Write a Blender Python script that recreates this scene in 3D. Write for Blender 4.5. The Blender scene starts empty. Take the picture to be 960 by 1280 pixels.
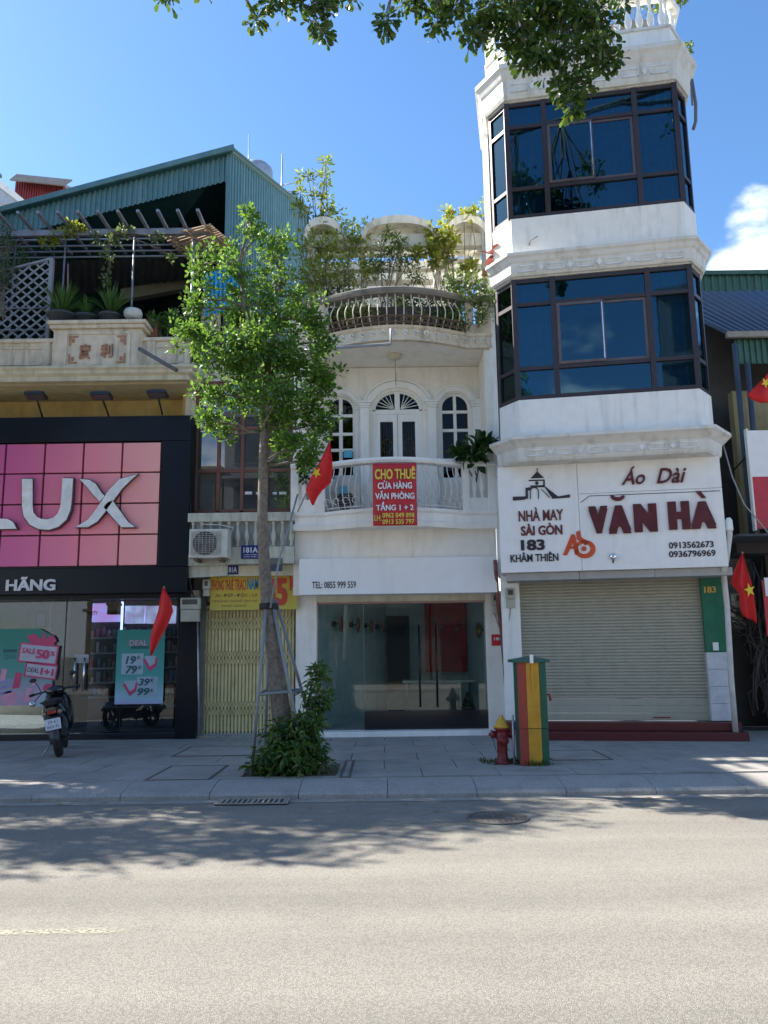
import bpy, bmesh, math, random
import numpy as np
from mathutils import Vector, Matrix
random.seed(7); rng = np.random.default_rng(7)
PI = math.pi; R_ = math.radians
sc = bpy.context.scene

# ------------------------------------------------------------------ camera
F = 1000.0; TH = R_(9.8); RO = R_(0.75); CZ = 1.6
ct, st, cr, sr = math.cos(TH), math.sin(TH), math.cos(RO), math.sin(RO)
CR = Vector((cr, sr*st, -sr*ct)); CU = Vector((sr, -cr*st, cr*ct)); CD = Vector((0, ct, st))
cam_d = bpy.data.cameras.new('camera'); cam = bpy.data.objects.new('camera', cam_d)
sc.collection.objects.link(cam); sc.camera = cam
cam_d.sensor_fit = 'VERTICAL'; cam_d.sensor_height = 36.0; cam_d.lens = 36.0*F/1280.0
cam_d.clip_end = 3000; cam_d.clip_start = 0.05
cam.matrix_world = Matrix(((CR.x, CU.x, -CD.x, 0), (CR.y, CU.y, -CD.y, 0), (CR.z, CU.z, -CD.z, CZ), (0, 0, 0, 1)))

# ------------------------------------------------------------------ sky, sun, exposure
SUN_EL = 42.0; SUN_AZ = -70.0      # azimuth from +Y towards +X: the sun stands to the left, a little behind the houses
w = bpy.data.worlds.new('World'); sc.world = w; w.use_nodes = True
nt = w.node_tree; N = nt.nodes; L = nt.links; N.clear()
out = N.new('ShaderNodeOutputWorld'); bg = N.new('ShaderNodeBackground'); sky = N.new('ShaderNodeTexSky')
sky.sky_type = 'NISHITA'; sky.sun_disc = False
sky.sun_elevation = R_(SUN_EL); sky.sun_rotation = R_(SUN_AZ)
sky.air_density = 1.0; sky.dust_density = 0.35; sky.ozone_density = 3.0
bg.inputs['Strength'].default_value = 0.098
tc = N.new('ShaderNodeTexCoord'); mp = N.new('ShaderNodeMapping'); nz = N.new('ShaderNodeTexNoise')
mp.inputs['Scale'].default_value = (1, 1, 1.9); mp.inputs['Location'].default_value = (0.35, 0.1, 0.0)
nz.inputs['Scale'].default_value = 3.2; nz.inputs['Detail'].default_value = 8; nz.inputs['Roughness'].default_value = 0.52
L.new(tc.outputs['Generated'], mp.inputs[0]); L.new(mp.outputs[0], nz.inputs['Vector'])
sep = N.new('ShaderNodeSeparateXYZ'); L.new(tc.outputs['Generated'], sep.inputs[0])
low = N.new('ShaderNodeMapRange'); low.inputs[1].default_value = 0.10; low.inputs[2].default_value = 0.56
low.inputs[3].default_value = 0.12; low.inputs[4].default_value = -0.20
L.new(sep.outputs['Z'], low.inputs[0])
vd = N.new('ShaderNodeVectorMath'); vd.operation = 'DISTANCE'; vd.inputs[1].default_value = (0.40, 0.822, 0.402); L.new(tc.outputs['Generated'], vd.inputs[0])
cb_ = N.new('ShaderNodeMapRange'); cb_.inputs[1].default_value = 0.0; cb_.inputs[2].default_value = 0.105; cb_.inputs[3].default_value = 0.40; cb_.inputs[4].default_value = 0.0; L.new(vd.outputs['Value'], cb_.inputs[0])
ad0 = N.new('ShaderNodeMath'); ad0.operation = 'ADD'; L.new(low.outputs[0], ad0.inputs[0]); L.new(cb_.outputs[0], ad0.inputs[1])
ad = N.new('ShaderNodeMath'); ad.operation = 'ADD'; L.new(nz.outputs['Fac'], ad.inputs[0]); L.new(ad0.outputs[0], ad.inputs[1])
cl = N.new('ShaderNodeMapRange'); cl.interpolation_type = 'SMOOTHSTEP'; cl.inputs[1].default_value = 0.52; cl.inputs[2].default_value = 0.60
L.new(ad.outputs[0], cl.inputs[0])
mx = N.new('ShaderNodeMix'); mx.data_type = 'RGBA'; mx.inputs['B'].default_value = (6.0, 6.3, 6.9, 1)
hs = N.new('ShaderNodeHueSaturation'); hs.inputs['Saturation'].default_value = 1.15; hs.inputs['Value'].default_value = 1.0
L.new(sky.outputs[0], hs.inputs['Color'])
L.new(cl.outputs[0], mx.inputs['Factor']); L.new(hs.outputs[0], mx.inputs['A'])
L.new(mx.outputs['Result'], bg.inputs['Color']); L.new(bg.outputs[0], out.inputs[0])
sun_d = bpy.data.lights.new('sun', 'SUN'); sun = bpy.data.objects.new('sun', sun_d); sc.collection.objects.link(sun)
sun_d.energy = 4.8; sun_d.angle = R_(0.5); sun_d.color = (1.0, 0.945, 0.86)
sv = Vector((math.sin(R_(SUN_AZ))*math.cos(R_(SUN_EL)), math.cos(R_(SUN_AZ))*math.cos(R_(SUN_EL)), math.sin(R_(SUN_EL))))
sun.rotation_euler = (-sv).to_track_quat('-Z', 'Y').to_euler(); sun.location = (0, 0, 40)
sc.view_settings.view_transform = 'Standard'; sc.view_settings.look = 'None'
sc.view_settings.exposure = 1.5; sc.view_settings.gamma = 1.0
sc.render.engine = 'CYCLES'; sc.render.resolution_x = 768; sc.render.resolution_y = 1024
sc.cycles.max_bounces = 8; sc.cycles.transparent_max_bounces = 16
sc.cycles.use_denoising = True

# ------------------------------------------------------------------ helpers
def P(px, py, Y):
    """point on the vertical plane at depth Y seen at photo pixel (px, py)"""
    d = CR*((px-480)/F) + CU*((640-py)/F) + CD
    t = Y/d.y
    return Vector((d.x*t, Y, CZ+d.z*t))
def G(px, py, z=0.13):
    d = CR*((px-480)/F) + CU*((640-py)/F) + CD
    t = (z-CZ)/d.z
    return Vector((d.x*t, d.y*t, z))
def RC(x0, y0, x1, y1, Y):
    """rectangle in photo pixels -> X0, X1, Z0, Z1 on plane Y"""
    ym = (y0+y1)/2; xm = (x0+x1)/2
    return P(x0, ym, Y).x, P(x1, ym, Y).x, P(xm, y1, Y).z, P(xm, y0, Y).z
TWO = Vector((2.0, 14.0, 0)); TWA = R_(-10)
TWM = Matrix.Translation(TWO) @ Matrix.Rotation(TWA, 4, 'Z'); TWI = TWM.inverted()
def PT(px, py, off):
    """tower frame: (u, -off, z) of a photo pixel on the tower plane pushed out by off"""
    n = TWM.to_3x3() @ Vector((0, -1, 0)); o = TWO + n*off
    d = CR*((px-480)/F) + CU*((640-py)/F) + CD
    s = (o - Vector((0, 0, CZ))).dot(n)/d.dot(n)
    p = Vector((0, 0, CZ)) + d*s
    return TWI @ p
def RT(x0, y0, x1, y1, off):
    ym = (y0+y1)/2; xm = (x0+x1)/2
    return PT(x0, ym, off).x, PT(x1, ym, off).x, PT(xm, y1, off).z, PT(xm, y0, off).z

ROOT = {}
def link(o):
    sc.collection.objects.link(o); return o
def tag(o, label=None, cat=None, group=None, kind=None):
    if label: o['label'] = label
    if cat: o['category'] = cat
    if group: o['group'] = group
    if kind: o['kind'] = kind
    return o
def thing(name, loc, label, cat, group=None, rz=0.0):
    o = bpy.data.objects.new(name, None); o.empty_display_size = 0.1; link(o)
    o.location = loc; o.rotation_euler = (0, 0, rz)
    ROOT[o.name] = Matrix.Translation(Vector(loc)) @ Matrix.Rotation(rz, 4, 'Z')
    return tag(o, label, cat, group)
def rootm(p):
    while p.parent: p = p.parent
    return ROOT[p.name]

class MB:
    """collects geometry in world coordinates (or in a frame T) and links it as one mesh object"""
    def __init__(s, T=None): s.v = []; s.f = []; s.T = T; s.sm = []
    def add(s, vs, fs, smooth=False):
        n = len(s.v); s.v += [tuple(v) for v in vs]
        for f in fs: s.f.append(tuple(i+n for i in f)); s.sm.append(smooth)
        return s
    def box(s, x0, x1, y0, y1, z0, z1, R=None):
        vs = [(x, y, z) for z in (z0, z1) for y in (y0, y1) for x in (x0, x1)]
        if R is not None: vs = [R @ Vector(v) for v in vs]
        return s.add(vs, [(0, 2, 3, 1), (4, 5, 7, 6), (0, 1, 5, 4), (2, 6, 7, 3), (0, 4, 6, 2), (1, 3, 7, 5)])
    def tube(s, pts, r, n=8, caps=True, smooth=True):
        pts = [Vector(p) for p in pts]; m = len(pts)
        rs = r if isinstance(r, (list, tuple)) else [r]*m
        vs = []; prev = None
        for i, p in enumerate(pts):
            d = (pts[min(i+1, m-1)] - pts[max(i-1, 0)])
            if d.length < 1e-9: d = Vector((0, 0, 1))
            d.normalize()
            if prev is None:
                a = Vector((0, 0, 1)) if abs(d.z) < 0.9 else Vector((1, 0, 0))
                x = d.cross(a).normalized()
            else:
                x = (prev - d*prev.dot(d)).normalized()
            prev = x; y = d.cross(x)
            for k in range(n):
                t = 2*PI*k/n; vs.append(p + (x*math.cos(t) + y*math.sin(t))*rs[i])
        fs = [(i*n+k, i*n+(k+1) % n, (i+1)*n+(k+1) % n, (i+1)*n+k) for i in range(m-1) for k in range(n)]
        s.add(vs, fs, smooth)
        if caps: 
            q = len(s.v)-m*n
            s.f.append(tuple(q+k for k in range(n))[::-1]); s.sm.append(False)
            s.f.append(tuple(q+(m-1)*n+k for k in range(n))); s.sm.append(False)
        return s
    def lathe(s, c, prof, n=12, sx=1, sy=1, smooth=True):
        c = Vector(c); m = len(prof)
        vs = [c + Vector((r*math.cos(2*PI*k/n)*sx, r*math.sin(2*PI*k/n)*sy, z)) for r, z in prof for k in range(n)]
        fs = [(i*n+k, i*n+(k+1) % n, (i+1)*n+(k+1) % n, (i+1)*n+k) for i in range(m-1) for k in range(n)]
        s.add(vs, fs, smooth); q = len(s.v)-m*n
        s.f.append(tuple(q+k for k in range(n))[::-1]); s.sm.append(False)
        s.f.append(tuple(q+(m-1)*n+k for k in range(n))); s.sm.append(False)
        return s
    def ball(s, c, rx, ry=None, rz=None, n=12, m=8, R=None):
        ry = ry or rx; rz = rz or rx; c = Vector(c); vs = []
        for i in range(m+1):
            a = -PI/2 + PI*i/m
            a = max(min(a, PI/2-0.02), -PI/2+0.02)
            for k in range(n):
                b = 2*PI*k/n; v = Vector((rx*math.cos(a)*math.cos(b), ry*math.cos(a)*math.sin(b), rz*math.sin(a)))
                vs.append(c + (R @ v if R is not None else v))
        fs = [(i*n+k, i*n+(k+1) % n, (i+1)*n+(k+1) % n, (i+1)*n+k) for i in range(m) for k in range(n)]
        s.add(vs, fs, True); q = len(s.v)-len(vs)
        s.f.append(tuple(q+k for k in range(n))[::-1]); s.sm.append(True)
        s.f.append(tuple(q+m*n+k for k in range(n))); s.sm.append(True)
        return s
    def prism(s, pts, y0, y1, smooth=False):
        """outline of (x, z) points extruded from y0 to y1"""
        n = len(pts); area = sum(pts[i][0]*pts[(i+1) % n][1]-pts[(i+1) % n][0]*pts[i][1] for i in range(n))
        if area < 0: pts = pts[::-1]
        vs = [(x, y0, z) for x, z in pts] + [(x, y1, z) for x, z in pts]
        s.add(vs, [tuple(range(n)), tuple(range(n, 2*n))[::-1]])
        s.add(vs, [(i, i+n, (i+1) % n+n, (i+1) % n) for i in range(n)], smooth)
        return s
    def hprism(s, pts, z0, z1):
        """outline of (x, y) points extruded from z0 to z1"""
        n = len(pts); area = sum(pts[i][0]*pts[(i+1) % n][1]-pts[(i+1) % n][0]*pts[i][1] for i in range(n))
        if area < 0: pts = pts[::-1]
        vs = [(x, y, z0) for x, y in pts] + [(x, y, z1) for x, y in pts]
        return s.add(vs, [tuple(range(n))[::-1], tuple(range(n, 2*n))] + [(i, (i+1) % n, (i+1) % n+n, i+n) for i in range(n)])
    def sweep(s, path, prof, smooth=False, closed=True):
        """closed profile of (outset, z) carried along a plan path of (x, y); outset is to the right-hand side"""
        m = len(path); k = len(prof); vs = []
        pr = prof
        area = sum(pr[i][0]*pr[(i+1) % k][1]-pr[(i+1) % k][0]*pr[i][1] for i in range(k))
        if area < 0: pr = pr[::-1]
        for i in range(m):
            p = Vector(path[i]); nn = []
            for a, b in ((i-1, i), (i, i+1)):
                if a >= 0 and b < m:
                    d = (Vector(path[b])-Vector(path[a])).normalized(); nn.append(Vector((d.y, -d.x)))
            nv = sum(nn, Vector((0, 0)))
            nv = nv/len(nn); nv = nv/max(nv.length_squared, 0.3)
            for o, z in pr: vs.append((p.x+nv.x*o, p.y+nv.y*o, z))
        fs = [(i*k+j, (i+1)*k+j, (i+1)*k+(j+1) % k, i*k+(j+1) % k) for i in range(m-1) for j in range(k)]
        s.add(vs, fs, smooth)
        s.add(vs, [tuple(range(k))[::-1][::-1], tuple((m-1)*k+j for j in range(k))[::-1]])
        return s
    def quad(s, a, b, c, d): return s.add([a, b, c, d], [(0, 1, 2, 3)])
    def slab(s, a, b, c, d, t):
        """quad thickened by t along its own normal"""
        a, b, c, d = map(Vector, (a, b, c, d)); n = (b-a).cross(d-a).normalized()*t
        return s.add([a, b, c, d, a-n, b-n, c-n, d-n], [(0, 1, 2, 3), (7, 6, 5, 4), (0, 4, 5, 1), (1, 5, 6, 2), (2, 6, 7, 3), (3, 7, 4, 0)])
    def corrug(s, a, b, c, d, waves, amp, t=0.004, rows=1):
        """trapezoid-ribbed sheet over quad a(bl) b(br) c(tr) d(tl)"""
        a, b, c, d = map(Vector, (a, b, c, d)); n = (b-a).cross(d-a).normalized()
        us = []
        for i in range(waves):
            for f, h in ((0, 0), (0.35, 0), (0.5, 1), (0.85, 1)): us.append(((i+f)/waves, h))
        us.append((1, 0)); k = len(us); vs = []
        for dz in (0, -t):
            for r in range(rows+1):
                q = r/rows
                for u, h in us:
                    lo = a.lerp(b, u); hi = d.lerp(c, u); vs.append(lo.lerp(hi, q)+n*(h*amp+dz))
        fs = []; o2 = k*(rows+1)
        for r in range(rows):
            for i in range(k-1):
                j = r*k+i
                fs.append((j, j+1, j+k+1, j+k)); fs.append((o2+j, o2+j+k, o2+j+k+1, o2+j+1))
        return s.add(vs, fs)
    def build(s, name, m, parent=None, bevel=0.0, loc=None, T=None):
        T = T or s.T
        vs = [Vector(v) for v in s.v]
        if T is not None: vs = [T @ v for v in vs]
        me = bpy.data.meshes.new(name)
        if parent is not None:
            I = rootm(parent).inverted(); vs = [I @ v for v in vs]
            o = bpy.data.objects.new(name, me); o.parent = parent
        else:
            xs = [v.x for v in vs]; ys = [v.y for v in vs]; zs = [v.z for v in vs]
            c = Vector(loc) if loc is not None else Vector(((min(xs)+max(xs))/2, (min(ys)+max(ys))/2, min(zs)))
            vs = [v-c for v in vs]; o = bpy.data.objects.new(name, me); o.location = c
            ROOT[o.name] = Matrix.Translation(c)
        me.from_pydata([tuple(v) for v in vs], [], s.f)
        if any(s.sm): me.polygons.foreach_set('use_smooth', s.sm)
        me.update()
        if isinstance(m, (list, tuple)):
            for q in m: me.materials.append(q)
        elif m: me.materials.append(m)
        link(o)
        if bevel:
            b = o.modifiers.new('bevel', 'BEVEL'); b.width = bevel; b.segments = 2; b.limit_method = 'ANGLE'; b.angle_limit = R_(40)
        return o
def flipfix(o):
    bm = bmesh.new(); bm.from_mesh(o.data); bmesh.ops.recalc_face_normals(bm, faces=bm.faces); bm.to_mesh(o.data); bm.free(); return o
def inst(src, name, parent, M):
    """another copy of src's mesh as a part of parent; M places it in world space (src mesh is modelled about its own origin)"""
    o = src.copy(); o.name = name; link(o)
    o.parent = parent
    o.matrix_local = (rootm(parent).inverted() @ M) if parent is not None else M
    return o
def proto(mb, m, bevel=0.0):
    me = bpy.data.meshes.new('p'); me.from_pydata([tuple(v) for v in mb.v], [], mb.f)
    if any(mb.sm): me.polygons.foreach_set('use_smooth', mb.sm)
    me.materials.append(m); o = bpy.data.objects.new('p', me)
    if bevel:
        b = o.modifiers.new('bevel', 'BEVEL'); b.width = bevel; b.segments = 1; b.limit_method = 'ANGLE'
    return o
def Tr(x, y, z, rz=0.0, s=1.0): return Matrix.Translation((x, y, z)) @ Matrix.Rotation(rz, 4, 'Z') @ Matrix.Scale(s, 4)

# ------------------------------------------------------------------ materials
MATS = {}
def nodes(m):
    m.use_nodes = True; t = m.node_tree; return t, t.nodes, t.links, t.nodes['Principled BSDF']
def mat(name, col, rough=0.6, metal=0.0, spec=0.5, var=0.12, vscale=6.0, dirt=0.0, dcol=(0.10, 0.09, 0.07), streak=False, dscale=1.6,
        bump=0.0, bscale=60.0, isl=0.0, coat=0.0):
    """painted / mineral surface: colour grain, optional shaped dirt and fine relief, all in world coordinates"""
    if name in MATS: return MATS[name]
    m = bpy.data.materials.new(name); t, n, l, b = nodes(m)
    g = n.new('ShaderNodeNewGeometry'); 
    nz = n.new('ShaderNodeTexNoise'); nz.inputs['Scale'].default_value = vscale; nz.inputs['Detail'].default_value = 5
    l.new(g.outputs['Position'], nz.inputs['Vector'])
    mr = n.new('ShaderNodeMapRange'); mr.inputs[1].default_value = 0.3; mr.inputs[2].default_value = 0.7
    mr.inputs[3].default_value = 1-var; mr.inputs[4].default_value = 1+var; l.new(nz.outputs['Fac'], mr.inputs[0])
    hv = n.new('ShaderNodeHueSaturation'); hv.inputs['Color'].default_value = (*col, 1); l.new(mr.outputs[0], hv.inputs['Value'])
    cur = hv.outputs[0]
    if isl:
        m2 = n.new('ShaderNodeMapRange'); m2.inputs[3].default_value = 1-isl; m2.inputs[4].default_value = 1+isl
        l.new(g.outputs['Random Per Island'], m2.inputs[0])
        oi = n.new('ShaderNodeObjectInfo'); ad = n.new('ShaderNodeMath'); ad.operation = 'ADD'
        m3 = n.new('ShaderNodeMapRange'); m3.inputs[3].default_value = -isl; m3.inputs[4].default_value = isl; l.new(oi.outputs['Random'], m3.inputs[0])
        l.new(m2.outputs[0], ad.inputs[0]); l.new(m3.outputs[0], ad.inputs[1])
        h2 = n.new('ShaderNodeHueSaturation'); l.new(cur, h2.inputs['Color']); l.new(ad.outputs[0], h2.inputs['Value']); cur = h2.outputs[0]
    if dirt:
        mp = n.new('ShaderNodeMapping'); mp.inputs['Scale'].default_value = (dscale*3.2, dscale*3.2, dscale*0.42) if streak else (dscale,)*3
        l.new(g.outputs['Position'], mp.inputs[0])
        d1 = n.new('ShaderNodeTexNoise'); d1.inputs['Scale'].default_value = 1.0; d1.inputs['Detail'].default_value = 7; d1.inputs['Roughness'].default_value = 0.62
        l.new(mp.outputs[0], d1.inputs['Vector'])
        r1 = n.new('ShaderNodeMapRange'); r1.inputs[1].default_value = 0.50; r1.inputs[2].default_value = 0.78; r1.inputs[4].default_value = dirt
        l.new(d1.outputs['Fac'], r1.inputs[0])
        mx = n.new('ShaderNodeMix'); mx.data_type = 'RGBA'; l.new(r1.outputs[0], mx.inputs['Factor']); l.new(cur, mx.inputs['A']); mx.inputs['B'].default_value = (*dcol, 1)
        cur = mx.outputs['Result']
    l.new(cur, b.inputs['Base Color'])
    b.inputs['Roughness'].default_value = rough; b.inputs['Metallic'].default_value = metal
    b.inputs['Specular IOR Level'].default_value = spec
    if coat: b.inputs['Coat Weight'].default_value = coat; b.inputs['Coat Roughness'].default_value = 0.08
    if bump:
        bn = n.new('ShaderNodeTexNoise'); bn.inputs['Scale'].default_value = bscale; bn.inputs['Detail'].default_value = 4
        l.new(g.outputs['Position'], bn.inputs['Vector'])
        bp = n.new('ShaderNodeBump'); bp.inputs['Strength'].default_value = bump; bp.inputs['Distance'].default_value = 0.01
        l.new(bn.outputs['Fac'], bp.inputs['Height']); l.new(bp.outputs[0], b.inputs['Normal'])
    MATS[name] = m; return m
def glass(name, tint=(0.9, 0.95, 0.95), base=0.06, refl=(1, 1, 1), wav=0.0, dust=0.0):
    """thin architectural pane: tinted see-through plus fresnel mirror"""
    if name in MATS: return MATS[name]
    m = bpy.data.materials.new(name); t, n, l, b = nodes(m); n.remove(b); o = n['Material Output']
    tr = n.new('ShaderNodeBsdfTransparent'); tr.inputs[0].default_value = (*tint, 1)
    gl = n.new('ShaderNodeBsdfGlossy'); gl.inputs['Color'].default_value = (*refl, 1); gl.inputs['Roughness'].default_value = 0.015
    fr = n.new('ShaderNodeFresnel'); fr.inputs[0].default_value = 1.5
    mu = n.new('ShaderNodeMath'); mu.operation = 'MULTIPLY_ADD'; mu.inputs[1].default_value = 1.3; mu.inputs[2].default_value = base; mu.use_clamp = True
    l.new(fr.outputs[0], mu.inputs[0])
    mx = n.new('ShaderNodeMixShader'); l.new(mu.outputs[0], mx.inputs[0]); l.new(tr.outputs[0], mx.inputs[1]); l.new(gl.outputs[0], mx.inputs[2])
    res = mx.outputs[0]
    g = n.new('ShaderNodeNewGeometry')
    if wav:
        nz = n.new('ShaderNodeTexNoise'); nz.inputs['Scale'].default_value = 1.7; l.new(g.outputs['Position'], nz.inputs['Vector'])
        bp = n.new('ShaderNodeBump'); bp.inputs['Strength'].default_value = wav; bp.inputs['Distance'].default_value = 0.02
        l.new(nz.outputs['Fac'], bp.inputs['Height']); l.new(bp.outputs[0], gl.inputs['Normal'])
    if dust:
        nz = n.new('ShaderNodeTexNoise'); nz.inputs['Scale'].default_value = 2.5; nz.inputs['Detail'].default_value = 6; l.new(g.outputs['Position'], nz.inputs['Vector'])
        r1 = n.new('ShaderNodeMapRange'); r1.inputs[1].default_value = 0.35; r1.inputs[2].default_value = 0.75; r1.inputs[3].default_value = dust*0.4; r1.inputs[4].default_value = dust
        l.new(nz.outputs['Fac'], r1.inputs[0])
        df = n.new('ShaderNodeBsdfDiffuse'); df.inputs[0].default_value = (0.45, 0.45, 0.43, 1)
        m2 = n.new('ShaderNodeMixShader'); l.new(r1.outputs[0], m2.inputs[0]); l.new(res, m2.inputs[1]); l.new(df.outputs[0], m2.inputs[2]); res = m2.outputs[0]
    l.new(res, o.inputs['Surface']); MATS[name] = m; return m
def emis(name, col, s):
    if name in MATS: return MATS[name]
    m = bpy.data.materials.new(name); t, n, l, b = nodes(m)
    b.inputs['Base Color'].default_value = (*col, 1); b.inputs['Emission Color'].default_value = (*col, 1); b.inputs['Emission Strength'].default_value = s
    MATS[name] = m; return m
def leafmat(name, c0, c1, trans=0.35, rough=0.45):
    """leaf: colour differs leaf by leaf, light passes through"""
    if name in MATS: return MATS[name]
    m = bpy.data.materials.new(name); t, n, l, b = nodes(m); o = n['Material Output']
    g = n.new('ShaderNodeNewGeometry'); cr_ = n.new('ShaderNodeMix'); cr_.data_type = 'RGBA'
    cr_.inputs['A'].default_value = (*c0, 1); cr_.inputs['B'].default_value = (*c1, 1)
    l.new(g.outputs['Random Per Island'], cr_.inputs['Factor'])
    l.new(cr_.outputs['Result'], b.inputs['Base Color']); b.inputs['Roughness'].default_value = rough
    tl = n.new('ShaderNodeBsdfTranslucent'); hs = n.new('ShaderNodeHueSaturation'); hs.inputs['Value'].default_value = 1.7; hs.inputs['Hue'].default_value = 0.485
    l.new(cr_.outputs['Result'], hs.inputs['Color']); l.new(hs.outputs[0], tl.inputs[0])
    mx = n.new('ShaderNodeMixShader'); mx.inputs[0].default_value = trans
    l.new(b.outputs[0], mx.inputs[1]); l.new(tl.outputs[0], mx.inputs[2]); l.new(mx.outputs[0], o.inputs['Surface'])
    MATS[name] = m; return m

WHITE = mat('white_wall_paint', (0.86, 0.82, 0.74), 0.75, dirt=0.4, dcol=(0.44, 0.39, 0.30), streak=True, var=0.04, bump=0.25, bscale=30)
WHITET = mat('tower_wall_paint', (0.86, 0.85, 0.80), 0.7, dirt=0.5, dcol=(0.42, 0.40, 0.33), streak=True, dscale=1.7, var=0.04, bump=0.5, bscale=9)
TRIM = mat('white_trim_paint', (0.86, 0.85, 0.80), 0.55, dirt=0.3, dcol=(0.45, 0.42, 0.36), streak=True, var=0.03)
AGED = mat('aged_plaster', (0.68, 0.59, 0.45), 0.85, dirt=0.8, dcol=(0.20, 0.16, 0.11), streak=True, dscale=2.3, var=0.12, bump=0.5, bscale=40)
CREAM = mat('cream_plaster', (0.62, 0.57, 0.42), 0.85, dirt=0.55, dcol=(0.22, 0.19, 0.13), streak=True, dscale=2.0, var=0.1, bump=0.4, bscale=40)
YELLOW = mat('yellow_plaster', (0.66, 0.48, 0.18), 0.85, dirt=0.5, dcol=(0.25, 0.18, 0.09), streak=True, var=0.1, bump=0.3)
DKMET = mat('black_cladding', (0.004, 0.006, 0.012), 0.35, var=0.1, spec=0.25)
BLACK = mat('black_plastic', (0.012, 0.012, 0.014), 0.45)
SHINYBLK = mat('black_gloss_paint', (0.006, 0.006, 0.01), 0.18, coat=0.6)
RUBBER = mat('rubber', (0.02, 0.02, 0.02), 0.8, bump=0.3, bscale=200)
STEEL = mat('galvanised_steel', (0.42, 0.45, 0.48), 0.45, metal=0.7, dirt=0.4, dcol=(0.2, 0.13, 0.08), dscale=8)
CHROME = mat('chrome', (0.75, 0.75, 0.76), 0.12, metal=1.0)
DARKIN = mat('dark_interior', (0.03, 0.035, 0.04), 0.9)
BRONZE = mat('bronze_window_frame', (0.05, 0.04, 0.045), 0.4, metal=0.3, var=0.1)
CONC = mat('concrete', (0.33, 0.31, 0.27), 0.9, dirt=0.8, dcol=(0.10, 0.09, 0.07), streak=True, dscale=2.5, bump=0.6, bscale=50)

# ------------------------------------------------------------------ writing
TXT = {}
def text_mesh(s, bold=0.0, shear=0.0):
    key = (s, bold, shear)
    if key in TXT: return TXT[key]
    c = bpy.data.curves.new('t', 'FONT'); c.body = s; c.offset = bold; c.shear = shear; c.resolution_u = 3
    c.fill_mode = 'BOTH'; o = bpy.data.objects.new('t', c); link(o)
    dg = bpy.context.evaluated_depsgraph_get(); dg.update()
    me = bpy.data.meshes.new_from_object(o.evaluated_get(dg))
    vs = [(v.co.x, v.co.y) for v in me.vertices]; fs = [tuple(p.vertices) for p in me.polygons]
    bm = bmesh.new(); bm.from_mesh(me); bmesh.ops.remove_doubles(bm, verts=bm.verts, dist=1e-5)
    vs = [(v.co.x, v.co.y) for v in bm.verts]; bm.verts.index_update(); fs = [tuple(v.index for v in f.verts) for f in bm.faces]
    be = [tuple(v.index for v in e.verts) for e in bm.edges if len(e.link_faces) == 1]
    bm.free(); bpy.data.objects.remove(o); bpy.data.curves.remove(c); bpy.data.meshes.remove(me)
    TXT[key] = (vs, fs, be); return TXT[key]
def write(s, x0, x1, z0, z1, y, m, parent, name='lettering', depth=0.006, bold=0.012, shear=0.0, T=None, rot=0.0, keep=False):
    """words fitted into the rectangle x0..x1, z0..z1 standing proud of plane y"""
    vs, fs, be = text_mesh(s, min(bold, 0.012), shear)
    e = max(0.0, bold-0.012)*1.25; sh_ = [(0, 0)]
    if e > 0.004:
        k = max(1, math.ceil(e/0.045))
        sh_ = [(e*i/k, e*0.5*j) for i in range(-k, k+1) for j in (-1, 1)]
    ax = min(v[0] for v in vs); bx = max(v[0] for v in vs); ay = min(v[1] for v in vs); by = max(v[1] for v in vs)
    sx = (x1-x0)/(bx-ax); sy = (z1-z0)/(by-ay)
    cx = (x0+x1)/2; cz = (z0+z1)/2
    def tr(v, yy):
        X = x0+(v[0]-ax)*sx-cx; Z = z0+(v[1]-ay)*sy-cz
        return (cx+X*math.cos(rot)-Z*math.sin(rot), yy, cz+X*math.sin(rot)+Z*math.cos(rot))
    mb = MB(T); n = len(vs)
    sx *= (bx-ax)/(bx-ax+2*e); sy *= (by-ay)/(by-ay+e); ax -= e; ay -= e*0.5
    for q_, (dx, dz) in enumerate(sh_):
        mb.add([tr((v[0]+dx, v[1]+dz), y-depth-q_*0.00025) for v in vs] + [tr((v[0]+dx, v[1]+dz), y) for v in vs], fs + [(a, b, b+n, a+n) for a, b in be])
    return mb.build(name, m, parent)

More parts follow.
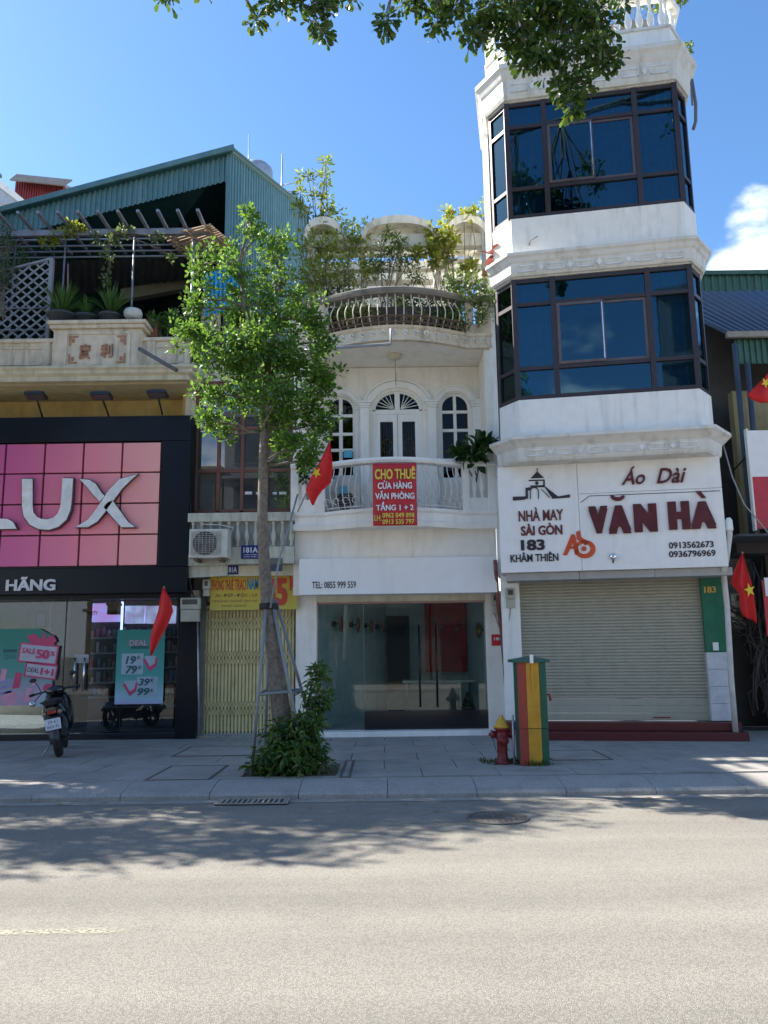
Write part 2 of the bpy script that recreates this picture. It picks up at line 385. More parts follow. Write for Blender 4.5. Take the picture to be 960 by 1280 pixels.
# ------------------------------------------------------------------ foliage
def leaf_mesh(C, n_per, spread, size, shape='lance', up=0.3, outc=None, jit=0.35, droop=0.0):
    """C: cluster centres (N,3). returns verts, faces for n_per leaves about each centre"""
    C = np.asarray(C, float); K = len(C)*n_per
    c = np.repeat(C, n_per, 0); 
    d = rng.normal(size=(K, 3)); d /= np.linalg.norm(d, axis=1)[:, None]
    off = d*spread*rng.random((K, 1))**0.5
    d[:, 2] += up; d /= np.linalg.norm(d, axis=1)[:, None]
    base = c + off*0.8
    sz = size*(1+jit*(rng.random((K, 1))*2-1))
    a = rng.normal(size=(K, 3)); a[:, 2] += 1.2
    side = np.cross(d, a); side /= np.linalg.norm(side, axis=1)[:, None]+1e-9
    nrm = np.cross(side, d)
    dz = np.array([0, 0, -1.0])
    if shape == 'lance': prof = [(0, 0), (0.45, 0.17), (1, 0), (0.45, -0.17)]
    elif shape == 'oval': prof = [(0, 0), (0.3, 0.24), (0.72, 0.22), (1, 0), (0.72, -0.22), (0.3, -0.24)]
    elif shape == 'obovate': prof = [(0, 0), (0.45, 0.15), (0.8, 0.27), (1, 0.08), (1, -0.08), (0.8, -0.27), (0.45, -0.15)]
    elif shape == 'strap': prof = [(0, 0.03), (0.5, 0.05), (1, 0), (0.5, -0.05), (0, -0.03)]
    m = len(prof); V = np.empty((K, m, 3))
    for i, (t, s_) in enumerate(prof):
        V[:, i] = base + d*sz*t + side*sz*s_ + nrm*sz*(-0.10*t*t + 0.25*abs(s_)) + dz*sz*droop*t*t
    return V.reshape(-1, 3), [tuple(range(i*m, i*m+m)) for i in range(K)]
def leaf_object(name, parts, m, parent=None):
    mb = MB()
    for V, Fc in parts: mb.add(V.tolist(), Fc)
    return mb.build(name, m, parent)
def blob_points(c, r, n, shell=0.5):
    """n cluster centres in an ellipsoid, biased outwards"""
    r = np.array(r if isinstance(r, (list, tuple)) else (r,)*3, float)
    d = rng.normal(size=(n, 3)); d /= np.linalg.norm(d, axis=1)[:, None]
    rad = shell + (1-shell)*rng.random((n, 1)); rad = np.where(rng.random((n, 1)) < 0.25, rng.random((n, 1)), rad)
    return np.asarray(c)[None] + d*rad*r[None]
def wiggle(a, b, k=5, amp=0.06, sag=0.0):
    a = Vector(a); b = Vector(b); Ln = (b-a).length; r = []
    for i in range(k+1):
        t = i/k; p = a.lerp(b, t)
        if 0 < i < k: p += Vector((random.uniform(-1, 1), random.uniform(-1, 1), random.uniform(-1, 1)))*amp*Ln
        p.z -= sag*4*t*(1-t); r.append(p)
    return r
BARK = mat('bark', (0.17, 0.145, 0.115), 0.95, var=0.35, vscale=22, dirt=0.6, dcol=(0.30, 0.28, 0.24), dscale=7, bump=1.0, bscale=45)
# ================================================================== GROUND
XL, XR = -9.5, 9.5
KY = lambda x: 9.17 - 0.006*x        # outer foot of the kerb
ASPH = mat('asphalt', (0.258, 0.240, 0.204), 0.92, var=0.14, vscale=130, dirt=0.55, dcol=(0.20, 0.185, 0.16), dscale=1.3, bump=0.8, bscale=170)
def asphalt():
    m = ASPH; t = m.node_tree; n = t.nodes; l = t.links; b = n['Principled BSDF']
    g = n.new('ShaderNodeNewGeometry'); v = n.new('ShaderNodeTexVoronoi'); v.inputs['Scale'].default_value = 75; l.new(g.outputs['Position'], v.inputs['Vector'])
    src = b.inputs['Base Color'].links[0].from_socket
    mr = n.new('ShaderNodeMapRange'); mr.inputs[1].default_value = 0.0; mr.inputs[2].default_value = 0.7; mr.inputs[3].default_value = 1.26; mr.inputs[4].default_value = 0.76
    l.new(v.outputs['Distance'], mr.inputs[0])
    # long worn wheel tracks along the street
    mp = n.new('ShaderNodeMapping'); mp.inputs['Scale'].default_value = (0.10, 1.5, 1); l.new(g.outputs['Position'], mp.inputs[0])
    nz = n.new('ShaderNodeTexNoise'); nz.inputs['Scale'].default_value = 1.0; nz.inputs['Detail'].default_value = 6; l.new(mp.outputs[0], nz.inputs['Vector'])
    m2 = n.new('ShaderNodeMapRange'); m2.inputs[1].default_value = 0.3; m2.inputs[2].default_value = 0.7; m2.inputs[3].default_value = 0.84; m2.inputs[4].default_value = 1.14; l.new(nz.outputs['Fac'], m2.inputs[0])
    mu = n.new('ShaderNodeMath'); mu.operation = 'MULTIPLY'; l.new(mr.outputs[0], mu.inputs[0]); l.new(m2.outputs[0], mu.inputs[1])
    h = n.new('ShaderNodeHueSaturation'); l.new(src, h.inputs['Color']); l.new(mu.outputs[0], h.inputs['Value']); l.new(h.outputs[0], b.inputs['Base Color'])
asphalt()
SOIL = mat('earth', (0.12, 0.09, 0.06), 0.95, var=0.3, bump=0.8, bscale=30, dirt=0.5, dcol=(0.06, 0.05, 0.035), dscale=6)
tag(MB().box(-400, 400, -400, 400, -0.6, -0.02).build('ground', mat('ground_earth', (0.2, 0.18, 0.15), 0.95)), 'dusty city ground stretching away under the street and houses', 'ground', kind='structure')
road = tag(MB().add([(-60, -1.6, 0), (60, -1.6, 0), (60, 9.3, 0), (-60, 9.3, 0), (-60, -1.6, -.02), (60, -1.6, -.02), (60, 9.3, -.02), (-60, 9.3, -.02)], [(0, 1, 2, 3), (4, 7, 6, 5), (0, 4, 5, 1), (2, 6, 7, 3)]).build('road', ASPH), 'grey asphalt road with worn coarse surface', 'road', kind='structure')
LINEP = mat('worn_road_paint', (0.42, 0.39, 0.29), 0.8, dirt=0.3, dcol=(0.27, 0.25, 0.215), dscale=14, var=0.15)
def worn_line():
    t, n, l, b = LINEP.node_tree, LINEP.node_tree.nodes, LINEP.node_tree.links, LINEP.node_tree.nodes['Principled BSDF']
    tcn = n.new('ShaderNodeTexCoord'); se = n.new('ShaderNodeSeparateXYZ'); l.new(tcn.outputs['Generated'], se.inputs[0])
    def fade(sock, w_):
        a1 = n.new('ShaderNodeMapRange'); a1.inputs[1].default_value = 0.0; a1.inputs[2].default_value = w_; l.new(sock, a1.inputs[0])
        a2 = n.new('ShaderNodeMapRange'); a2.inputs[1].default_value = 1.0; a2.inputs[2].default_value = 1-w_; l.new(sock, a2.inputs[0])
        mu = n.new('ShaderNodeMath'); mu.operation = 'MULTIPLY'; l.new(a1.outputs[0], mu.inputs[0]); l.new(a2.outputs[0], mu.inputs[1]); return mu.outputs[0]
    g = n.new('ShaderNodeNewGeometry'); nz = n.new('ShaderNodeTexNoise'); nz.inputs['Scale'].default_value = 45; nz.inputs['Detail'].default_value = 5; l.new(g.outputs['Position'], nz.inputs['Vector'])
    r = n.new('ShaderNodeMapRange'); r.inputs[1].default_value = 0.35; r.inputs[2].default_value = 0.65; l.new(nz.outputs['Fac'], r.inputs[0])
    m1 = n.new('ShaderNodeMath'); m1.operation = 'MULTIPLY'; l.new(fade(se.outputs['Y'], 0.35), m1.inputs[0]); l.new(fade(se.outputs['X'], 0.10), m1.inputs[1])
    m2 = n.new('ShaderNodeMath'); m2.operation = 'MULTIPLY'; l.new(m1.outputs[0], m2.inputs[0]); l.new(r.outputs[0], m2.inputs[1])
    tr = n.new('ShaderNodeBsdfTransparent'); mx = n.new('ShaderNodeMixShader'); l.new(m2.outputs[0], mx.inputs[0]); l.new(tr.outputs[0], mx.inputs[1]); l.new(b.outputs[0], mx.inputs[2])
    l.new(mx.outputs[0], n['Material Output'].inputs['Surface'])
worn_line()
a = G(-60, 1166, 0.004); b_ = G(160, 1168, 0.004)
MB().quad((a.x-1, a.y-0.07, 0.004), (b_.x+0.05, a.y-0.07, 0.004), (b_.x+0.05, a.y+0.07, 0.004), (a.x-1, a.y+0.07, 0.004)).build('lane_marking', LINEP, road)
GUT = mat('gutter_concrete', (0.30, 0.28, 0.24), 0.9, dirt=0.6, dcol=(0.12, 0.11, 0.09), dscale=3, var=0.15, bump=0.5)
SLAB = mat('stone_slab', (0.34, 0.32, 0.29), 0.7, var=0.13, vscale=3, isl=0.05, dirt=0.45, dcol=(0.10, 0.10, 0.095), dscale=2.2, bump=0.5, bscale=90)
KERB = mat('kerb_granite', (0.35, 0.33, 0.30), 0.75, var=0.15, vscale=40, isl=0.07, dirt=0.5, dcol=(0.12, 0.12, 0.11), dscale=3, bump=0.5, bscale=120)
JOINT = mat('joint_mortar', (0.10, 0.10, 0.095), 0.95)
# pavement: bed, slabs, rounded kerb stones, gutter strip
pave = tag(MB().box(-40, 40, 9.45, 24, 0.0, 0.110).build('pavement', JOINT), 'grey stone paved pavement in front of the shops', 'pavement', kind='structure')
PIT = (-1.75, -0.62, 9.98, 10.98)      # tree pit x0 x1 y0 y1
MB().box(-60, -9.7, 9.5, 14.3, 0.02, 0.13).build('far_paving', SLAB, pave)
MB().box(9.7, 60, 9.5, 14.3, 0.02, 0.13).build('far_paving', SLAB, pave)
y = 9.86; row = 0; pro = {}
rows = [0.62, 0.80, 0.80, 0.80, 0.80, 0.80]
for h in rows:
    wd = 0.92; x = -9.7 + (0.46 if row % 2 else 0)
    x = -9.7 - (0.46 if row % 2 else 0)
    while x < 9.7:
        x0, x1 = x, min(x+wd, 9.7); x += wd
        # leave the tree pit open
        ys = [(y, y+h)]
        if x1 > PIT[0] and x0 < PIT[1] and y < PIT[3] and y+h > PIT[2]:
            segs = []
            if y < PIT[2]: segs.append((x0, x1, y, PIT[2]))
            if y+h > PIT[3]: segs.append((x0, x1, PIT[3], y+h))
            yy0, yy1 = max(y, PIT[2]), min(y+h, PIT[3])
            if x0 < PIT[0]: segs.append((x0, PIT[0], yy0, yy1))
            if x1 > PIT[1]: segs.append((PIT[1], x1, yy0, yy1))
        else: segs = [(x0, x1, y, y+h)]
        for (p0, p1, q0, q1) in segs:
            if p1-p0 < 0.03 or q1-q0 < 0.03: continue
            g_ = 0.005; dz = random.uniform(-0.003, 0.003)
            MB().box(p0+g_, p1-g_, q0+g_, q1-g_, 0.09, 0.13+dz).build('paving_slab', SLAB, pave, bevel=0.003)
    y += h; row += 1
MB().box(PIT[0], PIT[1], PIT[2], PIT[3], 0.105, 0.118).build('tree_pit_soil', SOIL, pave)
kerb = tag(MB().sweep([(-60, KY(-60)+0.32), (60, KY(60)+0.32)], [(0, 0), (0.02, 0), (0.02, 0.05), (0, 0.05)]).build('kerb', JOINT), 'sloped grey stone kerb along the road edge', 'kerb', kind='structure')
x = -9.8
while x < 9.8:
    x1 = x+0.98; g_ = 0.003; c = [(0.0, -0.02), (0.0, 0.045), (0.03, 0.075), (0.30, 0.118), (0.40, 0.129), (0.62, 0.129), (0.62, -0.02)]
    kb = MB(); dz = random.uniform(-0.003, 0.003)
    vs = [(xx, KY(xx)+o, z+(dz if z > 0 else 0)) for xx in (x+g_, x1-g_) for o, z in c]; k = len(c)
    kb.add(vs, [tuple(range(k)), tuple(range(k, 2*k))[::-1]] + [(i, i+k, (i+1) % k+k, (i+1) % k) for i in range(k)])
    flipfix(kb.build('kerb_stone', KERB, kerb, bevel=0.004)); x = x1
for s0 in (-60, 9.8):
    MB().box(s0, s0+50.2, 9.2, 9.9, 0.0, 0.125).build('kerb_run', KERB, kerb)
gut = MB(); gut.add([(-60, KY(-60)-0.20, 0.004), (60, KY(60)-0.20, 0.004), (60, KY(60)+0.02, 0.004), (-60, KY(-60)+0.02, 0.004)], [(0, 1, 2, 3)])
gut.build('gutter_strip', GUT, road)
# kerb drain grate
gx0, gx1 = G(272, 1003, 0).x, G(362, 1002, 0).x
IRON = mat('cast_iron', (0.13, 0.12, 0.105), 0.7, metal=0.1, dirt=0.6, dcol=(0.14, 0.10, 0.07), dscale=12, bump=0.4)
gr = thing('drain_grate', ((gx0+gx1)/2, 9.05, 0.0), 'slotted iron drain grate in the gutter below the tree', 'drain')
gy0, gy1 = 8.86, 9.15
MB().box(gx0, gx1, gy0, gy1, 0.005, 0.012).build('backing', BLACK, gr)
fr = MB(); fr.box(gx0, gx1, gy0, gy0+0.03, 0.006, 0.022); fr.box(gx0, gx1, gy1-0.03, gy1, 0.006, 0.022); fr.box(gx0, gx0+0.03, gy0+0.03, gy1-0.03, 0.006, 0.022); fr.box(gx1-0.03, gx1, gy0+0.03, gy1-0.03, 0.006, 0.022)
fr.box((gx0+gx1)/2-0.02, (gx0+gx1)/2+0.02, gy0+0.03, gy1-0.03, 0.006, 0.022); fr.build('frame', GUT, gr)
bp_ = proto(MB().box(-0.012, 0.012, -0.115, 0.115, 0, 0.014), GUT)
k = 13
for i in range(k):
    inst(bp_, 'bar', gr, Tr(gx0+0.05+(gx1-gx0-0.1)*i/(k-1), (gy0+gy1)/2, 0.007))
# manhole cover
mc = G(622, 1023, 0)
mh = thing('manhole_cover', mc, 'round iron manhole cover set in the asphalt near the kerb', 'manhole cover')
MB().lathe(mc, [(0.30, 0.0), (0.30, 0.012), (0.27, 0.012), (0.27, 0.0)], 40, smooth=False).build('rim', IRON, mh)
cv = MB().lathe(mc, [(0.262, 0.0), (0.262, 0.009)], 40, smooth=False)
for i in range(-4, 5):
    for j in range(-4, 5):
        if (i*i+j*j) < 17: cv.box(mc.x+i*0.054-0.016, mc.x+i*0.054+0.016, mc.y+j*0.054-0.016, mc.y+j*0.054+0.016, 0.008, 0.013)
cv.build('cover', IRON, mh)
# access hatches in the pavement
def hatch(px0, px1, py0, py1, label, n=1):
    a = G(px0, py1); b = G(px1, py0); cx = (a.x+b.x)/2; cy = (a.y+b.y)/2
    h = thing('utility_hatch', (cx, cy, 0.13), label, 'hatch', 'stone utility hatches in the pavement')
    x0, x1 = a.x, b.x; y0, y1 = a.y, b.y
    f = MB(); t = 0.03
    f.box(x0, x1, y0, y0+t, 0.12, 0.139); f.box(x0, x1, y1-t, y1, 0.12, 0.139); f.box(x0, x0+t, y0+t, y1-t, 0.12, 0.139); f.box(x1-t, x1, y0+t, y1-t, 0.12, 0.139)
    f.build('frame', IRON, h)
    w_ = (x1-x0-2*t)/n
    for i in range(n):
        MB().box(x0+t+i*w_+0.006, x0+t+(i+1)*w_-0.006, y0+t+0.006, y1-t-0.006, 0.12, 0.137).build('lid', SLAB, h)
hatch(180, 286, 957, 976, 'wide rectangular hatch set in the paving left of the tree pit', 1)
hatch(214, 330, 933, 946, 'two-lid hatch in the paving before the folding gate', 2)
hatch(424, 444, 951, 972, 'narrow small hatch in the paving just right of the tree pit', 1)
hatch(690, 742, 938, 951, 'small hatch beside the striped cabinet', 1)
# opposite side of the street, behind the camera
far_pave = tag(MB().box(-60, 60, -6.0, -1.6, 0.0, 0.13).build('pavement', SLAB), 'pavement on the opposite side of the street behind the viewer', 'pavement', kind='structure')

# litter on the road edge
LEAFD = mat('dry_leaf', (0.30, 0.21, 0.09), 0.8, isl=0.3)
lit = MB(); 
for i in range(130):
    x = random.uniform(-5, 5.5); yy = KY(x)-abs(random.gauss(0, 0.5)) if random.random() < 0.6 else random.uniform(9.9, 13.5)
    z = 0.006 if yy < KY(x) else 0.137
    a = random.uniform(0, PI); s_ = random.uniform(0.015, 0.035)
    lit.add([(x+s_*math.cos(a+q), yy+s_*math.sin(a+q)*(0.5 if j % 2 else 1), z+random.uniform(0, 0.008)) for j, q in enumerate((0, PI/2, PI, 3*PI/2))], [(0, 1, 2, 3)])
tag(lit.build('fallen_leaves', LEAFD), 'scattered small dry leaves on the road edge and pavement', 'fallen leaves', kind='stuff')
tag(MB().ball((G(547, 993, 0.01)), 0.03, 0.02, 0.012).build('crumpled_paper', mat('paper', (0.75, 0.75, 0.72), 0.8)), 'tiny crumpled white paper lying in the gutter', 'litter')
# ================================================================== WHITE TOWNHOUSE (middle)
def arch_pts(xc, zs, r, n=14, rz=None):
    rz = rz or r
    return [(xc+r*math.cos(PI*i/n), zs+rz*math.sin(PI*i/n)) for i in range(n+1)]   # right to left
def arched_wall(mb, x0, x1, z0, z1, ops, ya, yb):
    """wall with openings (xa, xb, zsill, zspring, archheight) between planes ya and yb"""
    ops = sorted(ops); xs = x0
    for (a, b, s, h, ah) in ops:
        mb.box(xs, a, ya, yb, z0, z1)
        if s > z0+0.01: mb.box(a, b, ya, yb, z0, s)
        if ah > 0:
            ap = arch_pts((a+b)/2, h, (b-a)/2, 14, ah)
            mb.prism(ap + [(a, z1), (b, z1)], ya, yb)
        else: mb.box(a, b, ya, yb, h, z1)
        xs = b
    mb.box(xs, x1, ya, yb, z0, z1)
def arch_band(mb, xc, zs, r0, r1, y0, y1, n=16, legs=0.0, rr=1.0):
    inn = arch_pts(xc, zs, r0, n, r0*rr); outp = arch_pts(xc, zs, r1, n, r0*rr+(r1-r0))
    for i in range(n):
        mb.prism([inn[i], outp[i], outp[i+1], inn[i+1]], y0, y1)
    if legs: mb.box(xc-r1, xc-r0, y0, y1, zs-legs, zs); mb.box(xc+r0, xc+r1, y0, y1, zs-legs, zs)

HX0, HX1 = -1.62, 1.98
GY = 14.62
wh = thing('town_house', (0.2, 14.4, 0.13), 'narrow white three storey house with arched balcony doors and a glass shopfront', 'house')
W2 = 14.95
# --- ground floor frame
pil = RC(373, 742, 398, 916, 14.4); pir = RC(612, 742, 634, 920, 14.4)
sh = P(500, 742, 14.4).z
MB().box(-1.60, -1.23, 14.40, 14.80, 0.13, 2.62).build('pillar', WHITE, wh, bevel=0.006)
MB().box(1.80, 2.09, 14.40, 14.75, 0.13, 2.62).build('pillar', WHITE, wh, bevel=0.006)
MB().box(-1.36, 2.08, 14.28, 14.68, 0.10, 0.215).build('threshold', TRIM, wh, bevel=0.006)
MB().box(-1.23, 1.80, 14.42, 14.72, 2.46, 2.62).build('shutter_box', CREAM, wh, bevel=0.01)
MB().box(-1.225, 1.795, 14.46, 14.50, 2.43, 2.458).build('shutter_rail', mat('faded_pink_rail', (0.45, 0.25, 0.22), 0.6), wh)
GLS = glass('shop_glass', (0.90, 0.97, 0.96), -0.012, dust=0.008)
gx = [P(q, 820, GY).x for q in (398, 455, 546, 611)]
bz = RC(455, 886, 615, 913, GY)
MB().box(gx[0]+0.004, gx[1]-0.004, GY, GY+0.012, 0.22, 2.44).build('glass_panel', GLS, wh)
MB().box(gx[1]+0.004, gx[2]-0.004, GY, GY+0.012, 0.54, 2.44).build('glass_door', GLS, wh)
MB().box(gx[2]+0.004, gx[3]-0.01, GY, GY+0.012, 0.54, 2.44).build('glass_door', GLS, wh)
MB().box(gx[1], 1.80, GY-0.06, GY+0.25, 0.215, 0.535).build('plinth', SHINYBLK, wh, bevel=0.004)
GREYM = mat('grey_aluminium', (0.25, 0.26, 0.26), 0.4, metal=0.5)
MB().box(gx[1]-0.004, gx[1]+0.004, GY-0.006, GY+0.016, 0.54, 2.44).build('glass_joint', GREYM, wh)
MB().box(gx[0]-0.01, gx[0]+0.012, GY-0.01, GY+0.02, 0.215, 2.455).build('door_frame', GREYM, wh)
MB().box(1.775, 1.80, GY-0.02, GY+0.03, 0.54, 2.455).build('door_frame', GREYM, wh)
MB().box(gx[0]+0.012, 1.775, GY-0.01, GY+0.02, 2.43, 2.457).build('door_frame', GREYM, wh)
HAND = mat('black_handle', (0.01, 0.01, 0.012), 0.3, metal=0.3)
for q in (524.5, 546):
    p = P(q, 830, GY-0.06); zt = P(q, 781, GY-0.06).z; zb = P(q, 884, GY-0.06).z
    hh = MB().tube([(p.x, p.y, zb), (p.x, p.y, zt)], 0.017, 8)
    for z in (zb+0.15, zt-0.15): hh.tube([(p.x, p.y, z), (p.x, p.y+0.06, z)], 0.01, 6)
    hh.build('door_handle', HAND, wh)
# interior
TEAL = mat('pale_teal_wall', (0.74, 0.86, 0.86), 0.8); GRYF = mat('grey_floor_tile', (0.50, 0.52, 0.52), 0.25, var=0.05)
REDP = mat('red_panel', (0.75, 0.02, 0.03), 0.4); SHOPW = mat('shop_inner_wall', (0.72, 0.80, 0.82), 0.8)
MB().box(-1.40, 1.97, 14.90, 19.0, 0.16, 0.21).build('shop_floor', GRYF, wh)
MB().hprism([(-1.30, 14.81), (-1.24, 14.81), (0.02, 19.0), (-0.10, 19.0)], 0.21, 2.70).build('inner_wall', TEAL, wh)
MB().box(1.90, 1.97, 14.76, 19.0, 0.21, 2.70).build('inner_wall', SHOPW, wh)
MB().box(-1.42, 1.97, 19.0, 19.1, 0.21, 2.70).build('back_wall', SHOPW, wh)
MB().box(-1.42, 1.97, 14.9, 19.1, 2.70, 2.8).build('ceiling', SHOPW, wh)
r = RC(484, 770, 512, 862, 18.9); MB().box(r[0], r[1], 18.9, 18.99, max(r[2], 0.22), r[3]).build('dark_doorway', DARKIN, wh)
r = RC(532, 754, 583, 840, 18.8); MB().box(r[0], r[1], 18.8, 18.98, r[2], r[3]).build('red_wall_panel', REDP, wh)
for q in ((545, 775), (560, 772), (571, 787), (552, 783), (578, 780)):
    p = P(*q, 18.78); MB().lathe((p.x, p.y, p.z), [(0.01, -0.05), (0.07, 0), (0.01, 0.05)], 10).build('wall_ornament', mat('pink_ornament', (0.5, 0.2, 0.2), 0.4), wh)
COPP = mat('copper', (0.55, 0.24, 0.10), 0.35, metal=0.8)
for i, (q, Y) in enumerate(((411, 15.52), (433, 16.5), (451, 17.37), (467, 18.2))):
    p = P(q-3, 779+i, Y); x0 = -1.24+0.3007*(Y-14.81)
    z = P(q, 780+i, Y).z
    l_ = thing('wall_lamp', (x0, Y, z), 'copper disc lamp on black arm inside the white house, %s from the glass' % ['nearest', 'second', 'third', 'farthest'][i], 'wall lamp', 'disc lamps along the inner wall')
    MB().lathe((x0+0.02, Y, z), [(0.05, -0.05), (0.05, 0.05)], 8).tube([(x0, Y, z), (x0+0.14, Y, z)], 0.012, 6).build('arm', BLACK, l_)
    MB().ball((x0+0.17, Y, z), 0.045, 0.16, 0.17, 14, 8).build('shade', COPP, l_)
p = P(599, 788, 15.6)
g_ = thing('wall_lamp', (1.88, 15.6, p.z), 'round brass wall lamp on the right wall inside the white house', 'wall lamp')
MB().ball((1.80, 15.6, p.z), 0.06, 0.15, 0.16, 14, 8).build('shade', mat('brass', (0.6, 0.4, 0.12), 0.3, metal=0.9), g_)
MB().tube([(1.9, 15.6, p.z), (1.8, 15.6, p.z)], 0.015).build('arm', BLACK, g_)
# shelf table at the back and figurine on the plinth
tb = thing('display_table', (1.1, 17.2, 0.21), 'long low white table inside the white house shop', 'table')
MB().box(0.35, 1.85, 17.0, 17.5, 0.92, 0.97).build('table_top', TRIM, tb)
for qx in (0.42, 1.78):
    for qy in (17.05, 17.45): MB().box(qx-0.025, qx+0.025, qy-0.025, qy+0.025, 0.21, 0.92).build('leg', GREYM, tb)
p = P(585, 884, 14.75)
fg = thing('bonsai_figurine', (p.x, 14.75, 0.535), 'small dark pine shaped figurine on the black plinth behind the glass door', 'figurine')
m_ = MB(); 
for i in range(5): m_.lathe((p.x, 14.75, 0.535+0.03+i*0.055), [(0.13-i*0.022, -0.02), (0.15-i*0.026, 0.01), (0.03, 0.05)], 9)
m_.build('tiers', mat('dark_brass', (0.06, 0.05, 0.03), 0.4, metal=0.4), fg)
# fascia box above the shop
fz0, fz1 = P(498, 742, 13.95).z, P(498, 697, 13.95).z
fx0, fx1 = P(374, 720, 13.95).x, P(621, 720, 13.95).x
fa = thing('shop_fascia', ((fx0+fx1)/2, 13.95, fz0), 'plain white sign box reading a telephone number above the glass shopfront', 'sign')
FASC = mat('white_sign_sheet', (0.86, 0.86, 0.85), 0.45, dirt=0.18, dcol=(0.5, 0.48, 0.44), streak=True, var=0.02)
MB().box(fx0, fx1, 13.95, 14.38, fz0, fz1).build('box', FASC, fa, bevel=0.005)
r = RC(390, 726, 445, 736, 13.94)
write('TEL: 0855 999 559', r[0], r[1], r[2]+0.01, r[3]-0.01, 13.949, mat('black_lettering', (0.02, 0.02, 0.025), 0.5), fa, depth=0.004, bold=0.015)
# wall between fascia and balcony
zb1 = 3.72
MB().box(-1.62, 1.99, 14.10, 14.90, 2.63, fz0+0.0).build('lintel', WHITE, wh)
MB().box(-1.62, 1.99, 14.12, 14.90, fz0+0.002, zb1).build('wall', WHITE, wh)
# --- second floor wall with the arched openings
o1 = RC(408, 500, 444, 620, W2); o2 = RC(466, 486, 529, 640, W2); o3 = RC(551, 498, 589, 620, W2)
z2a, z2b = zb1+0.12, 7.05
def zz(py): return P(500, py, W2).z
ops = []
xc1 = (o1[0]+o1[1])/2; xc2 = (o2[0]+o2[1])/2; xc3 = (o3[0]+o3[1])/2
ops = [(o1[0], o1[1], zz(600), zz(511), (o1[1]-o1[0])/2), (o2[0], o2[1], z2a, zz(513), (o2[1]-o2[0])/2*0.82), (o3[0], o3[1], zz(600), zz(510), (o3[1]-o3[0])/2)]
mw = MB(); arched_wall(mw, HX0, HX1+0.03, z2a, z2b, ops, W2, W2+0.22); mw.build('wall', WHITE, wh)
MB().box(HX0, HX0+0.22, 14.05, W2, z2a, z2b).build('side_wall', WHITE, wh)
MB().box(HX1-0.10, HX1+0.03, 14.05, W2, z2a, z2b).build('side_wall', WHITE, wh)
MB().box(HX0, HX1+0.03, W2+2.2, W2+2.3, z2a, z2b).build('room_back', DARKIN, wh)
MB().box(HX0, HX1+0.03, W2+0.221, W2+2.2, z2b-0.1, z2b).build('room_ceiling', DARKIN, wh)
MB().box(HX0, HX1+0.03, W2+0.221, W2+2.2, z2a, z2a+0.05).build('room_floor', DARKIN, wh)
# mouldings round the arches
ar = MB(); arch_band(ar, xc2, ops[1][3], (o2[1]-o2[0])/2+0.04, (o2[1]-o2[0])/2+0.17, W2-0.05, W2+0.01, rr=0.86); 
arch_band(ar, xc2, ops[1][3], (o2[1]-o2[0])/2+0.17, (o2[1]-o2[0])/2+0.21, W2-0.08, W2+0.01, rr=0.90); ar.build('arch_moulding', TRIM, wh)
for xc, o_ in ((xc1, ops[0]), (xc3, ops[2])):
    ar = MB(); hw = (o_[1]-o_[0])/2
    arch_band(ar, xc, o_[3], hw+0.03, hw+0.12, W2-0.04, W2+0.01); arch_band(ar, xc, o_[3], hw+0.12, hw+0.155, W2-0.065, W2+0.01)
    ar.build('arch_moulding', TRIM, wh)
for q in (456, 541, 597.5, 398):
    x = P(q, 560, W2-0.1).x; zc = zz(504.5)
    MB().box(x-0.085, x+0.085, W2-0.09, W2-0.001, z2a, zc-0.10).build('pilaster', TRIM, wh, bevel=0.01)
    c_ = MB(); c_.box(x-0.10, x+0.10, W2-0.11, W2-0.001, zc-0.10, zc-0.06); c_.box(x-0.12, x+0.12, W2-0.13, W2-0.001, zc-0.058, zc-0.01); c_.box(x-0.145, x+0.145, W2-0.15, W2-0.001, zc-0.008, zc+0.03)
    c_.build('capital', TRIM, wh, bevel=0.006)
PANED = glass('dark_window_pane', (0.10, 0.10, 0.10), -0.035)
IRONW = mat('window_ironwork', (0.10, 0.075, 0.05), 0.5, metal=0.4)
def bar(mb, x0, x1, z0, z1, y0, y1): mb.box(x0, x1, y0, y1, z0, z1)
